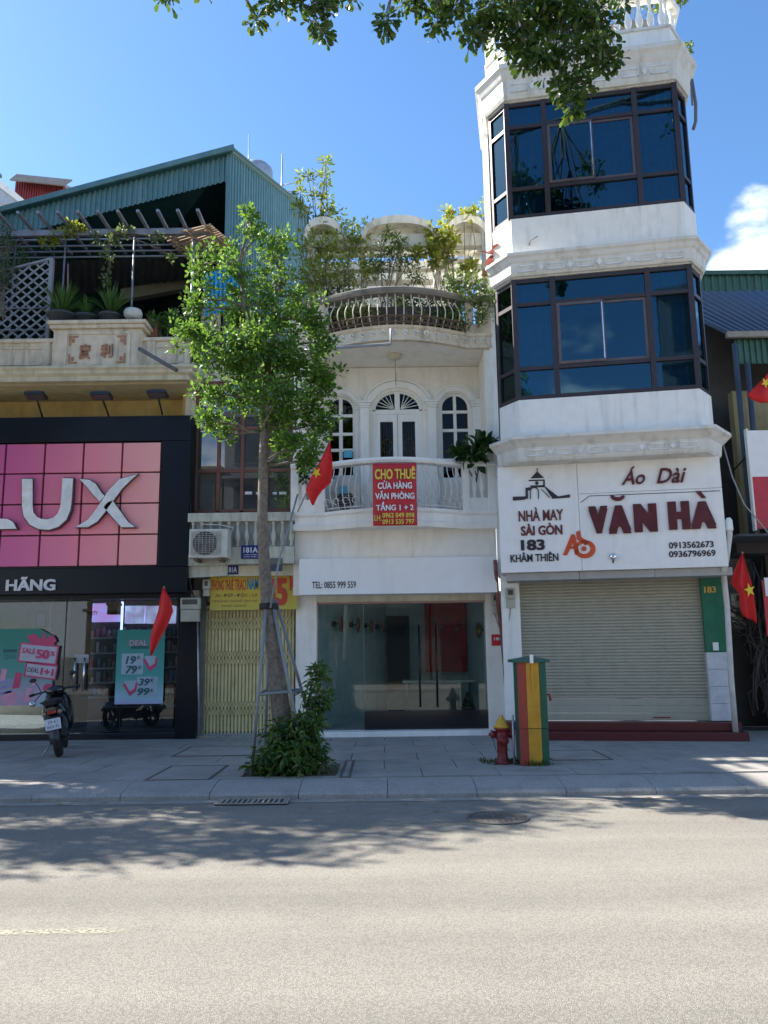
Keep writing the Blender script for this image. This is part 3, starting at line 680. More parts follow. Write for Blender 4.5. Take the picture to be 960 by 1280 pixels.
def arched_window(o_, rows, mull):
    a, b, s, h, ah = o_; xc = (a+b)/2; yf0, yf1 = W2+0.05, W2+0.12; t = 0.045
    f = thing_part = MB()
    bar(f, a, a+t, s, h, yf0, yf1); bar(f, b-t, b, s, h, yf0, yf1); bar(f, a+t, b-t, s, s+t, yf0, yf1)
    for z in rows: bar(f, a+t, b-t, z-0.028, z+0.028, yf0-0.004, yf1+0.004)
    bar(f, xc-mull, xc+mull, s+t, h+ah-0.03, yf0+0.003, yf1-0.003)
    arch_band(f, xc, h, (b-a)/2-t, (b-a)/2, yf0, yf1, rr=ah/((b-a)/2))
    w_ = f.build('window', TRIM, wh)
    zs = [s+t] + [z for z in rows]; tops = [z for z in rows] + [h]
    for z0_, z1_ in zip(zs, tops):
        for xa, xb in ((a+t, xc-mull), (xc+mull, b-t)):
            MB().box(xa, xb, W2+0.08, W2+0.088, z0_+0.028*(z0_ in rows), z1_-0.028*(z1_ in rows)).build('pane', PANED, w_)
    ap = arch_pts(xc, h, (b-a)/2-t, 14, ah-t)
    MB().prism([(x_, z_) for x_, z_ in ap], W2+0.081, W2+0.089).build('pane', PANED, w_)
    # scroll ironwork behind
    iw = MB()
    for z0_, z1_ in zip(zs, tops):
        for xa, xb in ((a+t, xc-mull), (xc+mull, b-t)):
            cx_, cz_ = (xa+xb)/2, (z0_+z1_)/2; rr_ = min(xb-xa, z1_-z0_)*0.34
            iw.tube([(cx_+rr_*math.cos(q*PI/6), W2+0.14, cz_+rr_*math.sin(q*PI/6)) for q in range(13)], 0.008, 5)
            iw.tube([(cx_, W2+0.14, z0_), (cx_, W2+0.14, z1_)], 0.008, 5)
            iw.tube([(cx_-rr_*1.3, W2+0.14, z0_), (cx_-rr_*1.3, W2+0.14, z1_)], 0.007, 5); iw.tube([(cx_+rr_*1.3, W2+0.14, z0_), (cx_+rr_*1.3, W2+0.14, z1_)], 0.007, 5)
    iw.build('ironwork', IRONW, w_)
arched_window(ops[0], [zz(561), zz(541), zz(518)], 0.035); arched_window(ops[2], [zz(575), zz(538), zz(515)], 0.03)
# middle door with fanlight
a, b, s, h, ah = ops[1]; xc = xc2; t = 0.06
f = MB(); yf0, yf1 = W2+0.04, W2+0.12
bar(f, a, a+t, s, h, yf0, yf1); bar(f, b-t, b, s, h, yf0, yf1); bar(f, a+t, b-t, h-0.06, h+0.03, yf0, yf1)
bar(f, xc-0.05, xc+0.05, h+0.03, h+ah-0.01, yf0, yf1); arch_band(f, xc, h+0.03, (b-a)/2-t, (b-a)/2, yf0+0.002, yf1-0.002, rr=0.78)
fl = f.build('door_frame', TRIM, wh)
MB().prism(arch_pts(xc, h+0.03, (b-a)/2-t, 14, ah-t), W2+0.081, W2+0.089).build('pane', PANED, fl)
iw = MB()
for sd in (-1, 1):
    for k_ in range(1, 6):
        an = PI/2*k_/6*1.0; rr_ = (b-a)/2-t
        iw.tube([(xc+sd*0.07, W2+0.065, h+0.05), (xc+sd*(0.05+rr_*math.cos(an)*0.93), W2+0.065, h+0.04+rr_*math.sin(an)*0.80)], 0.008, 5)
iw.build('fan_bars', TRIM, fl)
for sd in (-1, 1):
    xa, xb = (a+t, xc-0.004) if sd < 0 else (xc+0.004, b-t)
    lf = MB(); bar(lf, xa, xa+0.085, s+0.02, h-0.062, yf0+0.01, yf1-0.01); bar(lf, xb-0.085, xb, s+0.02, h-0.062, yf0+0.01, yf1-0.01)
    zt_ = zz(526); bar(lf, xa+0.085, xb-0.085, zt_, h-0.062, yf0+0.01, yf1-0.01); bar(lf, xa+0.085, xb-0.085, s+0.02, s+0.5, yf0+0.01, yf1-0.01)
    dl = lf.build('door_leaf', TRIM, wh)
    MB().box(xa+0.085, xb-0.085, W2+0.085, W2+0.092, s+0.5, zt_).build('pane', PANED, dl)
    iw = MB(); cx_ = (xa+xb)/2
    for q in range(-2, 3): iw.tube([(cx_+q*0.052, W2+0.075, s+0.5), (cx_+q*0.052, W2+0.075, zt_)], 0.006, 5)
    for zc_ in (s+0.75, s+1.2, s+1.65): iw.tube([(cx_+0.10*math.cos(q*PI/7), W2+0.07, zc_+0.13*math.sin(q*PI/7)) for q in range(15)], 0.008, 5)
    iw.build('ironwork', IRONW, dl)

# --- curved balconies
def bulge_path(x0, x1, xa, xb, y, sag, n=14):
    pts = [(x0, y), (xa, y)]
    for i in range(1, n):
        t_ = i/n; pts.append((xa+(xb-xa)*t_, y-sag*math.sin(PI*t_)**0.9))
    return pts + [(xb, y), (x1, y)]
def path_at(path, s_):
    for (a, b) in zip(path, path[1:]):
        d = (Vector(b)-Vector(a)); l_ = d.length
        if s_ <= l_ or b == path[-1]:
            p = Vector(a)+d*(s_/l_); d.normalize(); return p, Vector((d.y, -d.x)), math.atan2(d.y, d.x)
        s_ -= l_
def plen(path): return sum((Vector(b)-Vector(a)).length for a, b in zip(path, path[1:]))
BAL = [(0.035, 0), (0.035, 0.04), (0.022, 0.06), (0.05, 0.14), (0.055, 0.19), (0.035, 0.26), (0.022, 0.34), (0.022, 0.40), (0.034, 0.42), (0.034, 0.46)]
def baluster_proto(h, m, r=1.0): return proto(MB().lathe((0, 0, 0), [(a*r, z*h/0.46) for a, z in BAL], 10), m)
# lower balcony
bx0, bx1 = -1.66, 2.0; ba, bb = -1.03, 1.38
path1 = bulge_path(bx0, bx1, ba, bb, 14.02, 0.42)
bl = thing('balcony', (0.17, 14.0, zb1), 'white curved balcony with bellied iron bars under the arched doors', 'balcony')
zt = 4.91          # rail top
sl = MB().hprism([(bx0, 14.95), (bx0, 14.02)] + path1[1:-1] + [(bx1, 14.02), (bx1, 14.95)], zb1+0.001, zb1+0.119); sl.build('slab', TRIM, bl)
MB().sweep(path1, [(0, zb1-0.02), (0.03, zb1-0.02), (0.05, zb1+0.06), (0.02, zb1+0.10), (0.02, zb1+0.22), (0.06, zb1+0.25), (0.06, zb1+0.30), (0, zb1+0.30)]).build('fascia_moulding', TRIM, bl)
MB().sweep(path1, [(-0.10, zt-0.09), (0.07, zt-0.09), (0.09, zt-0.05), (0.07, zt), (-0.10, zt)]).build('handrail', TRIM, bl)
zb = zb1+0.30; BZB = zb1+0.12
def solid_post(x0, x1, y, z0, z1, m, par): MB().box(x0, x1, y-0.03, y+0.12, z0, z1).build('post', m, par, bevel=0.006)
yb_ = 14.02
solid_post(bx0+0.0, bx0+0.14, yb_, zb, zt-0.09, TRIM, bl); solid_post(ba-0.17, ba-0.02, yb_, zb, zt-0.09, TRIM, bl)
solid_post(bb+0.02, bb+0.15, yb_, zb, zt-0.09, TRIM, bl); solid_post(bx1-0.14, bx1, yb_, zb, zt-0.09, TRIM, bl)
MB().box(bx0+0.14, ba-0.17, yb_, yb_+0.09, zb, zb+0.24).build('base_panel', TRIM, bl); MB().box(bb+0.15, bx1-0.14, yb_, yb_+0.09, zb, zb+0.24).build('base_panel', TRIM, bl)
bpz = baluster_proto(zt-0.09-zb-0.24, TRIM)
for xx in (-1.44, -1.30): inst(bpz, 'baluster', bl, Tr(xx, yb_+0.05, zb+0.24))
for xx in (1.62, 1.76): inst(bpz, 'baluster', bl, Tr(xx, yb_+0.05, zb+0.24))
WIRON = mat('white_painted_iron', (0.70, 0.71, 0.70), 0.45, dirt=0.5, dcol=(0.30, 0.2, 0.12), dscale=9)
def belly(h, m, r=0.0085, out_=0.13):
    pts = [(0, 0, 0)]
    for i in range(1, 10):
        t_ = i/10; pts.append((0, -out_*math.sin(PI*min(1, t_*1.15))**1.3 if t_ < 0.87 else 0, h*t_))
    pts.append((0, 0, h)); return proto(MB().tube(pts, r, 6), m)
bb1 = belly(zt-0.09-zb, WIRON)
s0 = ba-bx0; Lb = plen(path1); n_ = 22
for i in range(n_):
    p, nn, an = path_at(path1, s0+(Lb-s0-(bx1-bb))*(i+0.5)/n_)
    inst(bb1, 'baluster_bar', bl, Tr(p.x, p.y, zb, an))
MB().tube([(*path_at(path1, s0+(Lb-s0-(bx1-bb))*i/16)[0], zb+0.06) for i in range(17)], 0.012, 6).build('lower_rail', WIRON, bl)
# scroll work low in the bars
for i in range(14):
    iw = MB()
    p, nn, an = path_at(path1, s0+(Lb-s0-(bx1-bb))*(i+0.5)/14)
    iw.tube([(p.x+0.06*math.cos(q*PI/5)*math.cos(an)+nn.x*0.10, p.y+nn.y*0.10, zb+0.16+0.06*math.sin(q*PI/5)) for q in range(9)], 0.008, 5)
    iw.build('scroll', WIRON, bl)
# ceiling / upper balcony
z3 = P(500, 436, 13.7).z
path2 = bulge_path(-1.66, 2.02, -1.05, 1.55, 14.02, 0.44)
ub = thing('roof_balcony', (0.2, 14.0, 7.05), 'weathered curved rooftop balcony with wave frieze and bellied bars', 'balcony')
z3 = 7.06
MB().hprism([(-1.66, 15.2), (-1.66, 14.02)] + path2[1:-1] + [(2.02, 14.02), (2.02, 15.2)], z3, z3+0.12).build('slab', WHITE, ub)
MB().box(-1.66, 2.02, 15.2, 19.0, z3, z3+0.12).build('roof_deck', CONC, wh)
MB().sweep(path2, [(-0.05, z3-0.005), (0.05, z3-0.005), (0.05, z3+0.03), (0.025, z3+0.05), (0.025, z3+0.20), (0.06, z3+0.225), (0.07, z3+0.27), (-0.05, z3+0.27)]).build('frieze', AGED, ub)
# running wave ornament
Lp = plen(path2); nw = 20; WVM = mat('aged_ornament', (0.72, 0.70, 0.62), 0.85, dirt=0.5, dcol=(0.3, 0.28, 0.22), dscale=4)
for i in range(nw):
    wv = MB()
    pts = []
    for q in range(9):
        t_ = q/8; ang = t_*PI*1.5; rr_ = 0.075*(1-t_*0.6)
        s_ = Lp*(i+0.5)/nw + 0.10*(-1+1*t_) + rr_*math.cos(ang)
        p, nn, an = path_at(path2, min(max(s_, 0.001), Lp-0.001))
        pts.append((p.x+nn.x*0.035, p.y+nn.y*0.035, z3+0.125+rr_*math.sin(ang)*1.0))
    wv.tube(pts, [0.026*(1-0.5*q/8) for q in range(9)], 6)
    wv.build('wave_ornament', WVM, ub)
zr = P(497, 356, 13.5).z; zbb = z3+0.27
MB().sweep(path2, [(-0.12, zr-0.13), (0.05, zr-0.13), (0.08, zr-0.08), (0.08, zr-0.03), (0.04, zr), (-0.12, zr)]).build('handrail', mat('mossy_rail', (0.22, 0.20, 0.17), 0.9, dirt=0.8, dcol=(0.06, 0.06, 0.05), dscale=4, bump=0.6), ub)
RUSTB = mat('rusty_bar', (0.62, 0.58, 0.46), 0.7, dirt=0.5, dcol=(0.16, 0.09, 0.05), dscale=6)
bb2 = belly(zr-0.13-zbb, RUSTB, 0.011, 0.15); s0 = 0.61; s1 = 0.47; n_ = 19
for i in range(n_):
    p, nn, an = path_at(path2, s0+(Lp-s0-s1)*(i+0.5)/n_)
    inst(bb2, 'baluster_bar', ub, Tr(p.x, p.y, zbb, an))
for xa, xb in ((-1.66, -1.52), (-1.20, -1.05), (1.55, 1.70), (1.88, 2.02)):
    MB().box(xa, xb, 13.99, 14.13, zbb, zr-0.13).build('post', AGED, ub, bevel=0.008)
MB().box(-1.52, -1.20, 14.01, 14.11, zbb, zbb+0.2).build('base_panel', AGED, ub); MB().box(1.70, 1.88, 14.01, 14.11, zbb, zbb+0.2).build('base_panel', AGED, ub)
bpz = baluster_proto(zr-0.13-zbb-0.2, AGED)
for xx in (-1.36,): inst(bpz, 'baluster', ub, Tr(xx, 14.06, zbb+0.2))
inst(bpz, 'baluster', ub, Tr(1.79, 14.06, zbb+0.2))
RSC = mat('rusty_scroll', (0.14, 0.09, 0.06), 0.8)
for i in range(30):
    rw = MB()
    p, nn, an = path_at(path2, s0+(Lp-s0-s1)*(i+0.5)/30)
    rw.tube([(p.x+0.05*math.cos(q*PI/5)*math.cos(an)+nn.x*0.13, p.y+nn.y*0.13, zbb+0.09+0.055*math.sin(q*PI/5)) for q in range(11)], 0.008, 5)
    rw.build('scroll', RSC, ub)
for z in (0.16, 0.03):
    rw = MB(); rw.tube([(*(path_at(path2, s0+(Lp-s0-s1)*i/18)[0]+path_at(path2, s0+(Lp-s0-s1)*i/18)[1]*0.12), zbb+z) for i in range(19)], 0.012, 5); rw.build('lower_rail', RSC, ub)
# two square piers seen behind the bars, drain pipe below
for q in (478, 547):
    p = P(q, 385, 14.6); MB().box(p.x-0.09, p.x+0.09, 14.52, 14.68, z3+0.12, zr-0.1).build('pier', AGED, ub, bevel=0.01)
# soffit lamp with cord
p = P(493, 442, 14.3)
sl_ = thing('ceiling_lamp', (p.x, 14.3, z3-0.05), 'round flush lamp with a hanging cord under the roof balcony', 'ceiling lamp')
MB().lathe((p.x, 14.3, z3), [(0.05, -0.09), (0.12, -0.07), (0.14, -0.03), (0.14, -0.001)], 18).build('shade', CREAM, sl_)
MB().tube([(p.x+0.01, 14.3, z3-0.09), (p.x+0.02, 14.32, z3-0.6), (P(495, 468, W2-0.1).x, W2-0.09, zz(468))], 0.006, 5).build('cord', GREYM, sl_)
dp = MB(); a1 = P(392, 410, 13.8); 
pts = [P(380, 438, 13.55), P(430, 434, 13.35), P(488, 430, 13.25), P(489, 411, 13.25)]
dp.tube(pts, 0.028, 8); tag(dp.build('drain_pipe', mat('grey_pvc', (0.28, 0.29, 0.31), 0.5)), 'grey bent drain pipe running along the rooftop balcony frieze', 'pipe')
MB().box(-1.0, 1.5, 14.35, 14.62, z3+0.12, z3+0.98).build('shade_backing', mat('shade_backing_dark', (0.06, 0.045, 0.035), 0.9, dirt=0.5), ub)  # dark box added behind the bars, stands in for the rooftop shade
# --- rooftop pergola of concrete with scalloped arches
pg = thing('rooftop_pergola', (0.3, 15.0, z3+0.12), 'concrete rooftop pergola with round arches crowned by scalloped bands', 'pergola')
PERG = mat('pergola_concrete', (0.74, 0.71, 0.61), 0.85, dirt=0.8, dcol=(0.25, 0.23, 0.18), streak=True, dscale=2.2, var=0.1, bump=0.4)
YP = 14.9
def zy(py, Y=YP, px=500): return P(px, py, Y).z
def scallop(pxa, pxb, top, base, Y, par, depth=0.5):
    a = P(pxa, base, Y); b = P(pxb, base, Y); zt_ = P((pxa+pxb)/2, top, Y).z; zs = P((pxa+pxb)/2, base, Y).z
    m_ = MB(); xc_ = (a.x+b.x)/2; r1 = (b.x-a.x)/2; n = 18
    oo = [(xc_+r1*math.cos(PI*i/n), zs+(zt_-zs)*math.sin(PI*i/n)**0.75) for i in range(n+1)]
    tck = 0.17
    ii = [(xc_+(r1-0.07)*math.cos(PI*i/n), zs+(zt_-zs-tck)*math.sin(PI*i/n)**0.75) for i in range(n+1)]
    for i in range(n): m_.prism([ii[i], oo[i], oo[i+1], ii[i+1]], Y-0.08, Y+depth)
    return m_.build('arch', PERG, par)
scallop(452, 546, 271, 300, YP, pg); scallop(556, 612, 270, 306, YP, pg); scallop(380, 428, 273, 302, YP, pg)
def beam(px0, px1, py0, py1, Y, d=0.2, m=PERG, n='beam'):
    r = RC(px0, py0, px1, py1, Y); MB().box(r[0], r[1], Y, Y+d, r[2], r[3]).build(n, m, pg, bevel=0.01)
beam(384, 612, 292, 308, 15.0); beam(384, 612, 326, 336, 16.6); beam(384, 604, 338, 350, 17.4, 0.3); beam(384, 600, 312, 318, 16.0, 0.15)
r = RC(604, 300, 614, 378, 14.9); MB().box(r[0], r[1], 14.9, 15.1, z3+0.12, r[3]+0.2).build('column', PERG, pg, bevel=0.02)
r = RC(384, 300, 394, 378, 14.9); MB().box(r[0], r[1], 14.9, 15.1, z3+0.12, r[3]).build('column', PERG, pg, bevel=0.02)
for q in (400, 480, 545, 600):
    r = RC(q-5, 340, q+5, 378, 17.4); MB().box(r[0], r[1], 17.41, 17.6, z3+0.12, r[2]+0.3).build('column', PERG, pg, bevel=0.02)
for q in (405, 452, 500, 552, 600):
    a = P(q, 300, 15.2); MB().box(a.x-0.06, a.x+0.06, 15.21, 17.39, a.z-0.13, a.z-0.01).build('rafter', PERG, pg)
# star-shaped pierced ornament on the right
m_ = MB(); c0 = P(577, 318, 15.7)
for sx_, sz_ in ((-1, 0), (1, 0), (0, -1), (0, 1)):
    cc = (c0.x+sx_*0.42, c0.z+sz_*0.34)
    pts = [(cc[0]+0.36*math.cos(q*PI/10), cc[1]+0.26*math.sin(q*PI/10)) for q in range(21)]
    ins = [(cc[0]+0.32*math.cos(q*PI/10), cc[1]+0.22*math.sin(q*PI/10)) for q in range(21)]
    for i in range(20): m_.prism([ins[i], pts[i], pts[i+1], ins[i+1]], 15.7, 15.85)
m_.build('pierced_screen', PERG, pg)
# round porthole in the back wall
p = P(497, 376, 17.3)
MB().box(-1.66, 2.0, 18.6, 18.8, z3+0.12, P(500, 352, 18.7).z).build('back_parapet', PERG, pg)
# side return of the roof storey seen at left through the plants
# --- sign banner
BNY = 13.27
r = RC(466, 579, 521, 657, BNY)
bn = thing('rental_banner', ((r[0]+r[1])/2, BNY, r[2]), 'red cloth banner with yellow and white lettering tied to the white balcony rail', 'banner')
m_ = MB(); nx, nz_ = 10, 14
for j in range(nz_+1):
    for i in range(nx+1):
        u = i/nx; v = j/nz_; m_.v.append((r[0]+(r[1]-r[0])*u, BNY+0.012*math.sin(u*7+v*3)*(1-0.3*v), r[2]+(r[3]-r[2])*v))
for j in range(nz_):
    for i in range(nx):
        q = j*(nx+1)+i; m_.f.append((q, q+1, q+nx+2, q+nx+1)); m_.sm.append(True)
BRED = mat('banner_red', (0.50, 0.025, 0.035), 0.6, var=0.1)
cl_ = m_.build('cloth', BRED, bn); so = cl_.modifiers.new('s', 'SOLIDIFY'); so.thickness = 0.003
BY = mat('banner_yellow', (0.75, 0.60, 0.10), 0.6); BW = mat('banner_white', (0.75, 0.76, 0.80), 0.6)
def wl(s, x0, y0, x1, y1, Y, m, par, **k):
    r = RC(x0, y0, x1, y1, Y); return write(s, r[0], r[1], r[2], r[3], Y-0.002, m, par, **k)
Yb = BNY-0.014
wl('CHO THUÊ', 468.5, 583, 519, 599, Yb, BY, bn, bold=0.03); wl('CỬA HÀNG', 472, 600.5, 515, 611, Yb, BW, bn, bold=0.03)
wl('VĂN PHÒNG', 469, 613.5, 518, 624, Yb, BW, bn, bold=0.03); wl('TẦNG 1 + 2', 470, 627, 517, 638, Yb, BW, bn, bold=0.03)
wl('LH:', 468, 644, 476.5, 651, Yb, BY, bn, bold=0.02); wl('0962 049 898', 478, 641, 518, 647, Yb, BY, bn, bold=0.02); wl('0913 535 797', 478, 649, 518, 655, Yb, BY, bn, bold=0.02)
# ================================================================== TOWER (right), turned 10 degrees towards the viewer
T = TWM
def TB(): return MB(T)
tw = thing('tower_house', TWO + Vector((0, 0, 0.13)), 'tall white bay fronted house with blue tinted windows and a closed roller shutter', 'house')
TF = 0.9     # how far the bay stands out
bay = [(0.13, 1.2), (0.13, -0.50), (0.47, -TF), (3.38, -TF), (3.66, -0.42), (3.66, 1.2)]
bayc = [(0.13, -0.50), (0.47, -TF), (3.38, -TF), (3.66, -0.42), (3.66, 1.2)]
def ring(mb, prof, full): return mb.sweep(bay if full else bayc, prof)
fz = {}
SILL2, HEAD2 = 5.74, 7.93; SILL3, HEAD3 = 9.06, 11.34
# solid bands of the bay
def band(z0, z1, n='wall_band', m=WHITET, o=0.0):
    mb = TB(); pts = [(x, y) for x, y in bay]
    mb.hprism(pts, z0, z1); return mb.build(n, m, tw)
band(5.02, SILL2); band(8.30, SILL3); band(11.72, 11.98)
# cornices (swept mouldings)
def cornice(z0, z1, o, full=False, n='cornice'):
    h = z1-z0
    pr = [(0.001, z0), (0.05, z0), (0.08, z0+h*0.10), (0.10, z0+h*0.55), (0.13, z0+h*0.62), (o*0.8, z0+h*0.78), (o, z0+h*0.86), (o, z1), (0.001, z1)]
    return flipfix(ring(TB(), pr, full).build(n, TRIMC, tw, bevel=0.004))
TRIMC = mat('cornice_paint', (0.70, 0.69, 0.64), 0.75, dirt=0.7, dcol=(0.33, 0.29, 0.20), streak=True, dscale=1.8, var=0.05, bump=0.4)
cornice(4.66, 5.06, 0.25); cornice(HEAD2+0.02, 8.33, 0.20); cornice(HEAD3+0.02, 11.98, 0.22, True)
cz = {4.66: 5.06}
# cores behind the cornices
TB().hprism(bay, 4.66, 5.02).build('cornice_core', TRIMC, tw)
TB().hprism(bay, HEAD2, 8.30).build('cornice_core', TRIMC, tw)
TB().hprism(bay, HEAD3, 11.72).build('cornice_core', TRIMC, tw)
# raised lozenges and bars on the friezes: front run of each cornice
ORN = mat('relief_ornament', (0.78, 0.79, 0.78), 0.7)
def frieze(z, h, off=0.10, n=6):
    y = -TF-off; W_ = 3.38-0.47; m_ = TB(); st_ = W_/n
    for i in range(n):
        xa = 0.46+i*st_+0.10; xb = 0.46+(i+1)*st_-0.10; t_ = 0.012
        for (x0, x1, z0, z1) in ((xa, xb, z-h, z-h+t_*1.5), (xa, xb, z+h-t_*1.5, z+h), (xa, xa+t_, z-h, z+h), (xb-t_, xb, z-h, z+h)):
            m_.box(x0, x1, y-0.012, y+0.004, z0, z1)
        if i: 
            xc = 0.46+i*st_
            m_.prism([(xc-0.05, z), (xc, z-h), (xc+0.05, z), (xc, z+h)], y-0.012, y+0.004)
            m_.prism([(xc-0.02, z), (xc, z-h*0.4), (xc+0.02, z), (xc, z+h*0.4)], y-0.022, y-0.010)
    m_.build('frieze_relief', ORN, tw)
frieze(4.79, 0.055); frieze(8.06, 0.06); frieze(11.55, 0.08)
# windows of the bay
TGL = glass('tower_tinted_glass', (0.30, 0.52, 0.62), 0.04, (0.40, 0.70, 0.84), wav=0.04)
CURT = mat('blue_curtain', (0.34, 0.52, 0.62), 0.9, var=0.15)
RAILW = mat('worn_bronze', (0.13, 0.10, 0.10), 0.35, metal=0.3, var=0.2)
def bay_windows(z0, z1, floor):
    H = z1-z0; fx0, fx1 = 0.47, 3.38; W_ = fx1-fx0; yf = -TF
    c1, c2 = fx0+W_*0.225, fx0+W_*0.765; t = 0.045
    r1, r2 = z1-H*0.215, z0+H*0.255
    wn = TB()
    d0, d1 = yf+0.02, yf+0.10
    for x in (fx0, c1, c2, fx1): wn.box(x-t, x+t, d0-0.01, d1+0.01, z0, z1)
    for z in (z0+t, r1, r2, z1-t):
        for xa, xb in ((fx0+t, c1-t), (c1+t, c2-t), (c2+t, fx1-t)): wn.box(xa, xb, d0, d1, z-t*0.75, z+t*0.75)
    w_ = wn.build('window', BRONZE, tw, bevel=0.004)
    zs = [(z0+t*1.75, r2-t*0.75), (r2+t*0.75, r1-t*0.75), (r1+t*0.75, z1-t*1.75)]
    for xa, xb in ((fx0+t, c1-t), (c2+t, fx1-t)):
        for za, zb_ in zs: TB().box(xa, xb, yf+0.055, yf+0.063, za, zb_).build('pane', TGL, w_)
    for za, zb_ in (zs[0], zs[2]): TB().box(c1+t, c2-t, yf+0.055, yf+0.063, za, zb_).build('pane', TGL, w_)
    # sliding pair
    za, zb_ = zs[1]; xm = c1+(c2-c1)*0.50
    for j, (xa, xb, yy) in enumerate(((c1+t, xm+0.04, yf+0.0), (xm-0.0, c2-t, yf+0.045))):
        s_ = TB(); q = 0.05
        s_.box(xa, xa+q, yy, yy+0.04, za, zb_); s_.box(xb-q, xb, yy, yy+0.04, za, zb_); s_.box(xa+q, xb-q, yy, yy+0.04, za, za+q); s_.box(xa+q, xb-q, yy, yy+0.04, zb_-q, zb_)
        o = s_.build('sash', RAILW, w_, bevel=0.003)
        # third level is the limit: the sash pane hangs on the window
        TB().box(xa+q, xb-q, yy+0.015, yy+0.021, za+q, zb_-q).build('pane', TGL, w_)
        if j == 0:
            TB().box(xb-0.035, xb-0.02, yy-0.012, yy-0.001, za+0.05, zb_-0.05).build('sash_rail', CHROME, w_)
    # chamfer sides
    for (p0, p1) in (((0.13, -0.50), (0.47, -TF)), ((3.38, -TF), (3.66, -0.42))):
        a = Vector((*p0, 0)); b = Vector((*p1, 0)); d = (b-a); Ls = d.length; an = math.atan2(d.y, d.x)
        M2 = T @ Matrix.Translation(a) @ Matrix.Rotation(an, 4, 'Z')
        s_ = MB(M2); 
        lo, hi = (0.0, Ls-0.047) if p0[0] < 1 else (0.047, Ls)
        s_.box(lo, lo+0.05, 0.01, 0.09, z0, z1); s_.box(hi-0.05, hi, 0.01, 0.09, z0, z1)
        for z in (z0+t, r1, r2, z1-t): s_.box(lo+0.05, hi-0.05, 0.015, 0.085, z-t*0.75, z+t*0.75)
        o = s_.build('side_window', BRONZE, tw)
        for za, zb_ in zs: MB(M2).box(lo+0.05, hi-0.05, 0.045, 0.053, za, zb_).build('pane', TGL, o)
    # room: floor, ceiling, back, curtains
    TB().box(0.14, 3.56, 1.0, 1.1, z0, z1).build('room_back', mat('blue_room_wall', (0.05, 0.09, 0.14), 0.9), tw)
    TB().box(0.135, 0.17, -0.45, 1.0, z0, z1).build('side_wall', WHITET, tw); TB().box(3.61, 3.655, -0.38, 1.0, z0, z1).build('side_wall', WHITET, tw)
    for (xa, xb, sd) in ((0.50, 1.06, 0), (2.70, 3.28, 1), (1.85, 2.60, 2) if floor == 3 else (1.06, 1.22, 2)):
        cm = TB(); n = int((xb-xa)/0.018); vs = []
        for i in range(n+1):
            x = xa+(xb-xa)*i/n; y = -TF+0.22+0.035*math.sin(x*46)
            vs += [(x, y, z0+0.02), (x, y, z1-0.02)]
        cm.add(vs, [(2*i, 2*i+2, 2*i+3, 2*i+1) for i in range(n)], True); cm.build('curtain', CURT, tw)
bay_windows(SILL2, HEAD2, 2); bay_windows(SILL3, HEAD3, 3)
STK = mat('blue_sticker', (0.10, 0.45, 0.60), 0.5)
for q in ((621, 163, 0.4), ):
    pass
# parapet and balustrade on top
band(11.98, 12.42, 'parapet'); 
MB(T).sweep([(p[0], p[1]) for p in bay], [(-0.06, 12.42), (0.03, 12.42), (0.03, 12.47), (-0.06, 12.47)]).build('balustrade_base', TRIMC, tw)
bpz = baluster_proto(0.62, TRIM, 1.25)
for a, b in zip(bay, bay[1:]):
    A = Vector(a); B = Vector(b); n = max(1, int((B-A).length/0.19))
    for i in range(n):
        p = A.lerp(B, (i+0.5)/n); nn = Vector(((B-A).y, -(B-A).x)).normalized()*-0.10
        inst(bpz, 'baluster', tw, T @ Matrix.Translation((p.x+nn.x, p.y+nn.y, 12.47)))
TB().sweep(bay, [(-0.18, 13.09), (0.0, 13.09), (0.03, 13.13), (0.03, 13.17), (0.0, 13.2), (-0.18, 13.2)]).build('handrail', TRIM, tw)
# main body behind the bay
TB().box(0.12, 3.58, 1.21, 7.0, 2.9, 12.4).build('rear_wall', WHITET, tw)
TB().box(-0.02, 3.66, 0.0, 0.6, 2.86, 4.62).build('lintel_wall', WHITET, tw)
TB().box(-0.02, 0.099, 0.0, 1.2, 4.63, 12.0).build('party_wall', WHITET, tw)
# ground floor: piers, green pier, marble foot, shutter
TB().box(0.02, 0.34, -0.02, 0.35, 0.40, 2.86).build('pier', WHITET, tw, bevel=0.006)
GREEN = mat('green_paint', (0.012, 0.14, 0.075), 0.45, dirt=0.2, dcol=(0.02, 0.08, 0.05))
MARB = mat('white_marble', (0.60, 0.62, 0.64), 0.25, dirt=0.5, dcol=(0.36, 0.38, 0.42), dscale=5)
r = RT(875, 715, 903, 815, 0.0)
TB().box(3.335, 3.72, -0.04, 0.35, 1.50, 2.86).build('green_pier', GREEN, tw, bevel=0.005)
zt_ = 1.497
for i in range(4):
    z0_ = 0.40+(zt_-0.40)*i/4; TB().box(3.335+0.0, 3.72, -0.05, 0.35, z0_+0.002, 0.40+(zt_-0.40)*(i+1)/4-0.002).build('marble_tile', MARB, tw, bevel=0.003)
def wt(s, x0, y0, x1, y1, off, m, par, **k):
    r = RT(x0, y0, x1, y1, off); return write(s, r[0], r[1], r[2], r[3], -off, m, par, T=T, **k)
GOLD = mat('gold_digits', (0.65, 0.42, 0.12), 0.4, metal=0.5)
wt('183', 880, 733, 895, 741, 0.041, GOLD, tw, name='house_number', bold=0.03, depth=0.01)
r = RT(891, 803, 898, 813, 0.04); TB().box(r[0], r[1], -0.06, -0.041, r[2], r[3]).build('door_bell', TRIM, tw, bevel=0.003)
STEPM = mat('maroon_granite', (0.115, 0.022, 0.022), 0.35, var=0.3, vscale=60)
TB().box(0.30, 3.78, -0.50, 0.33, 0.12, 0.255).build('step', STEPM, tw, bevel=0.008)
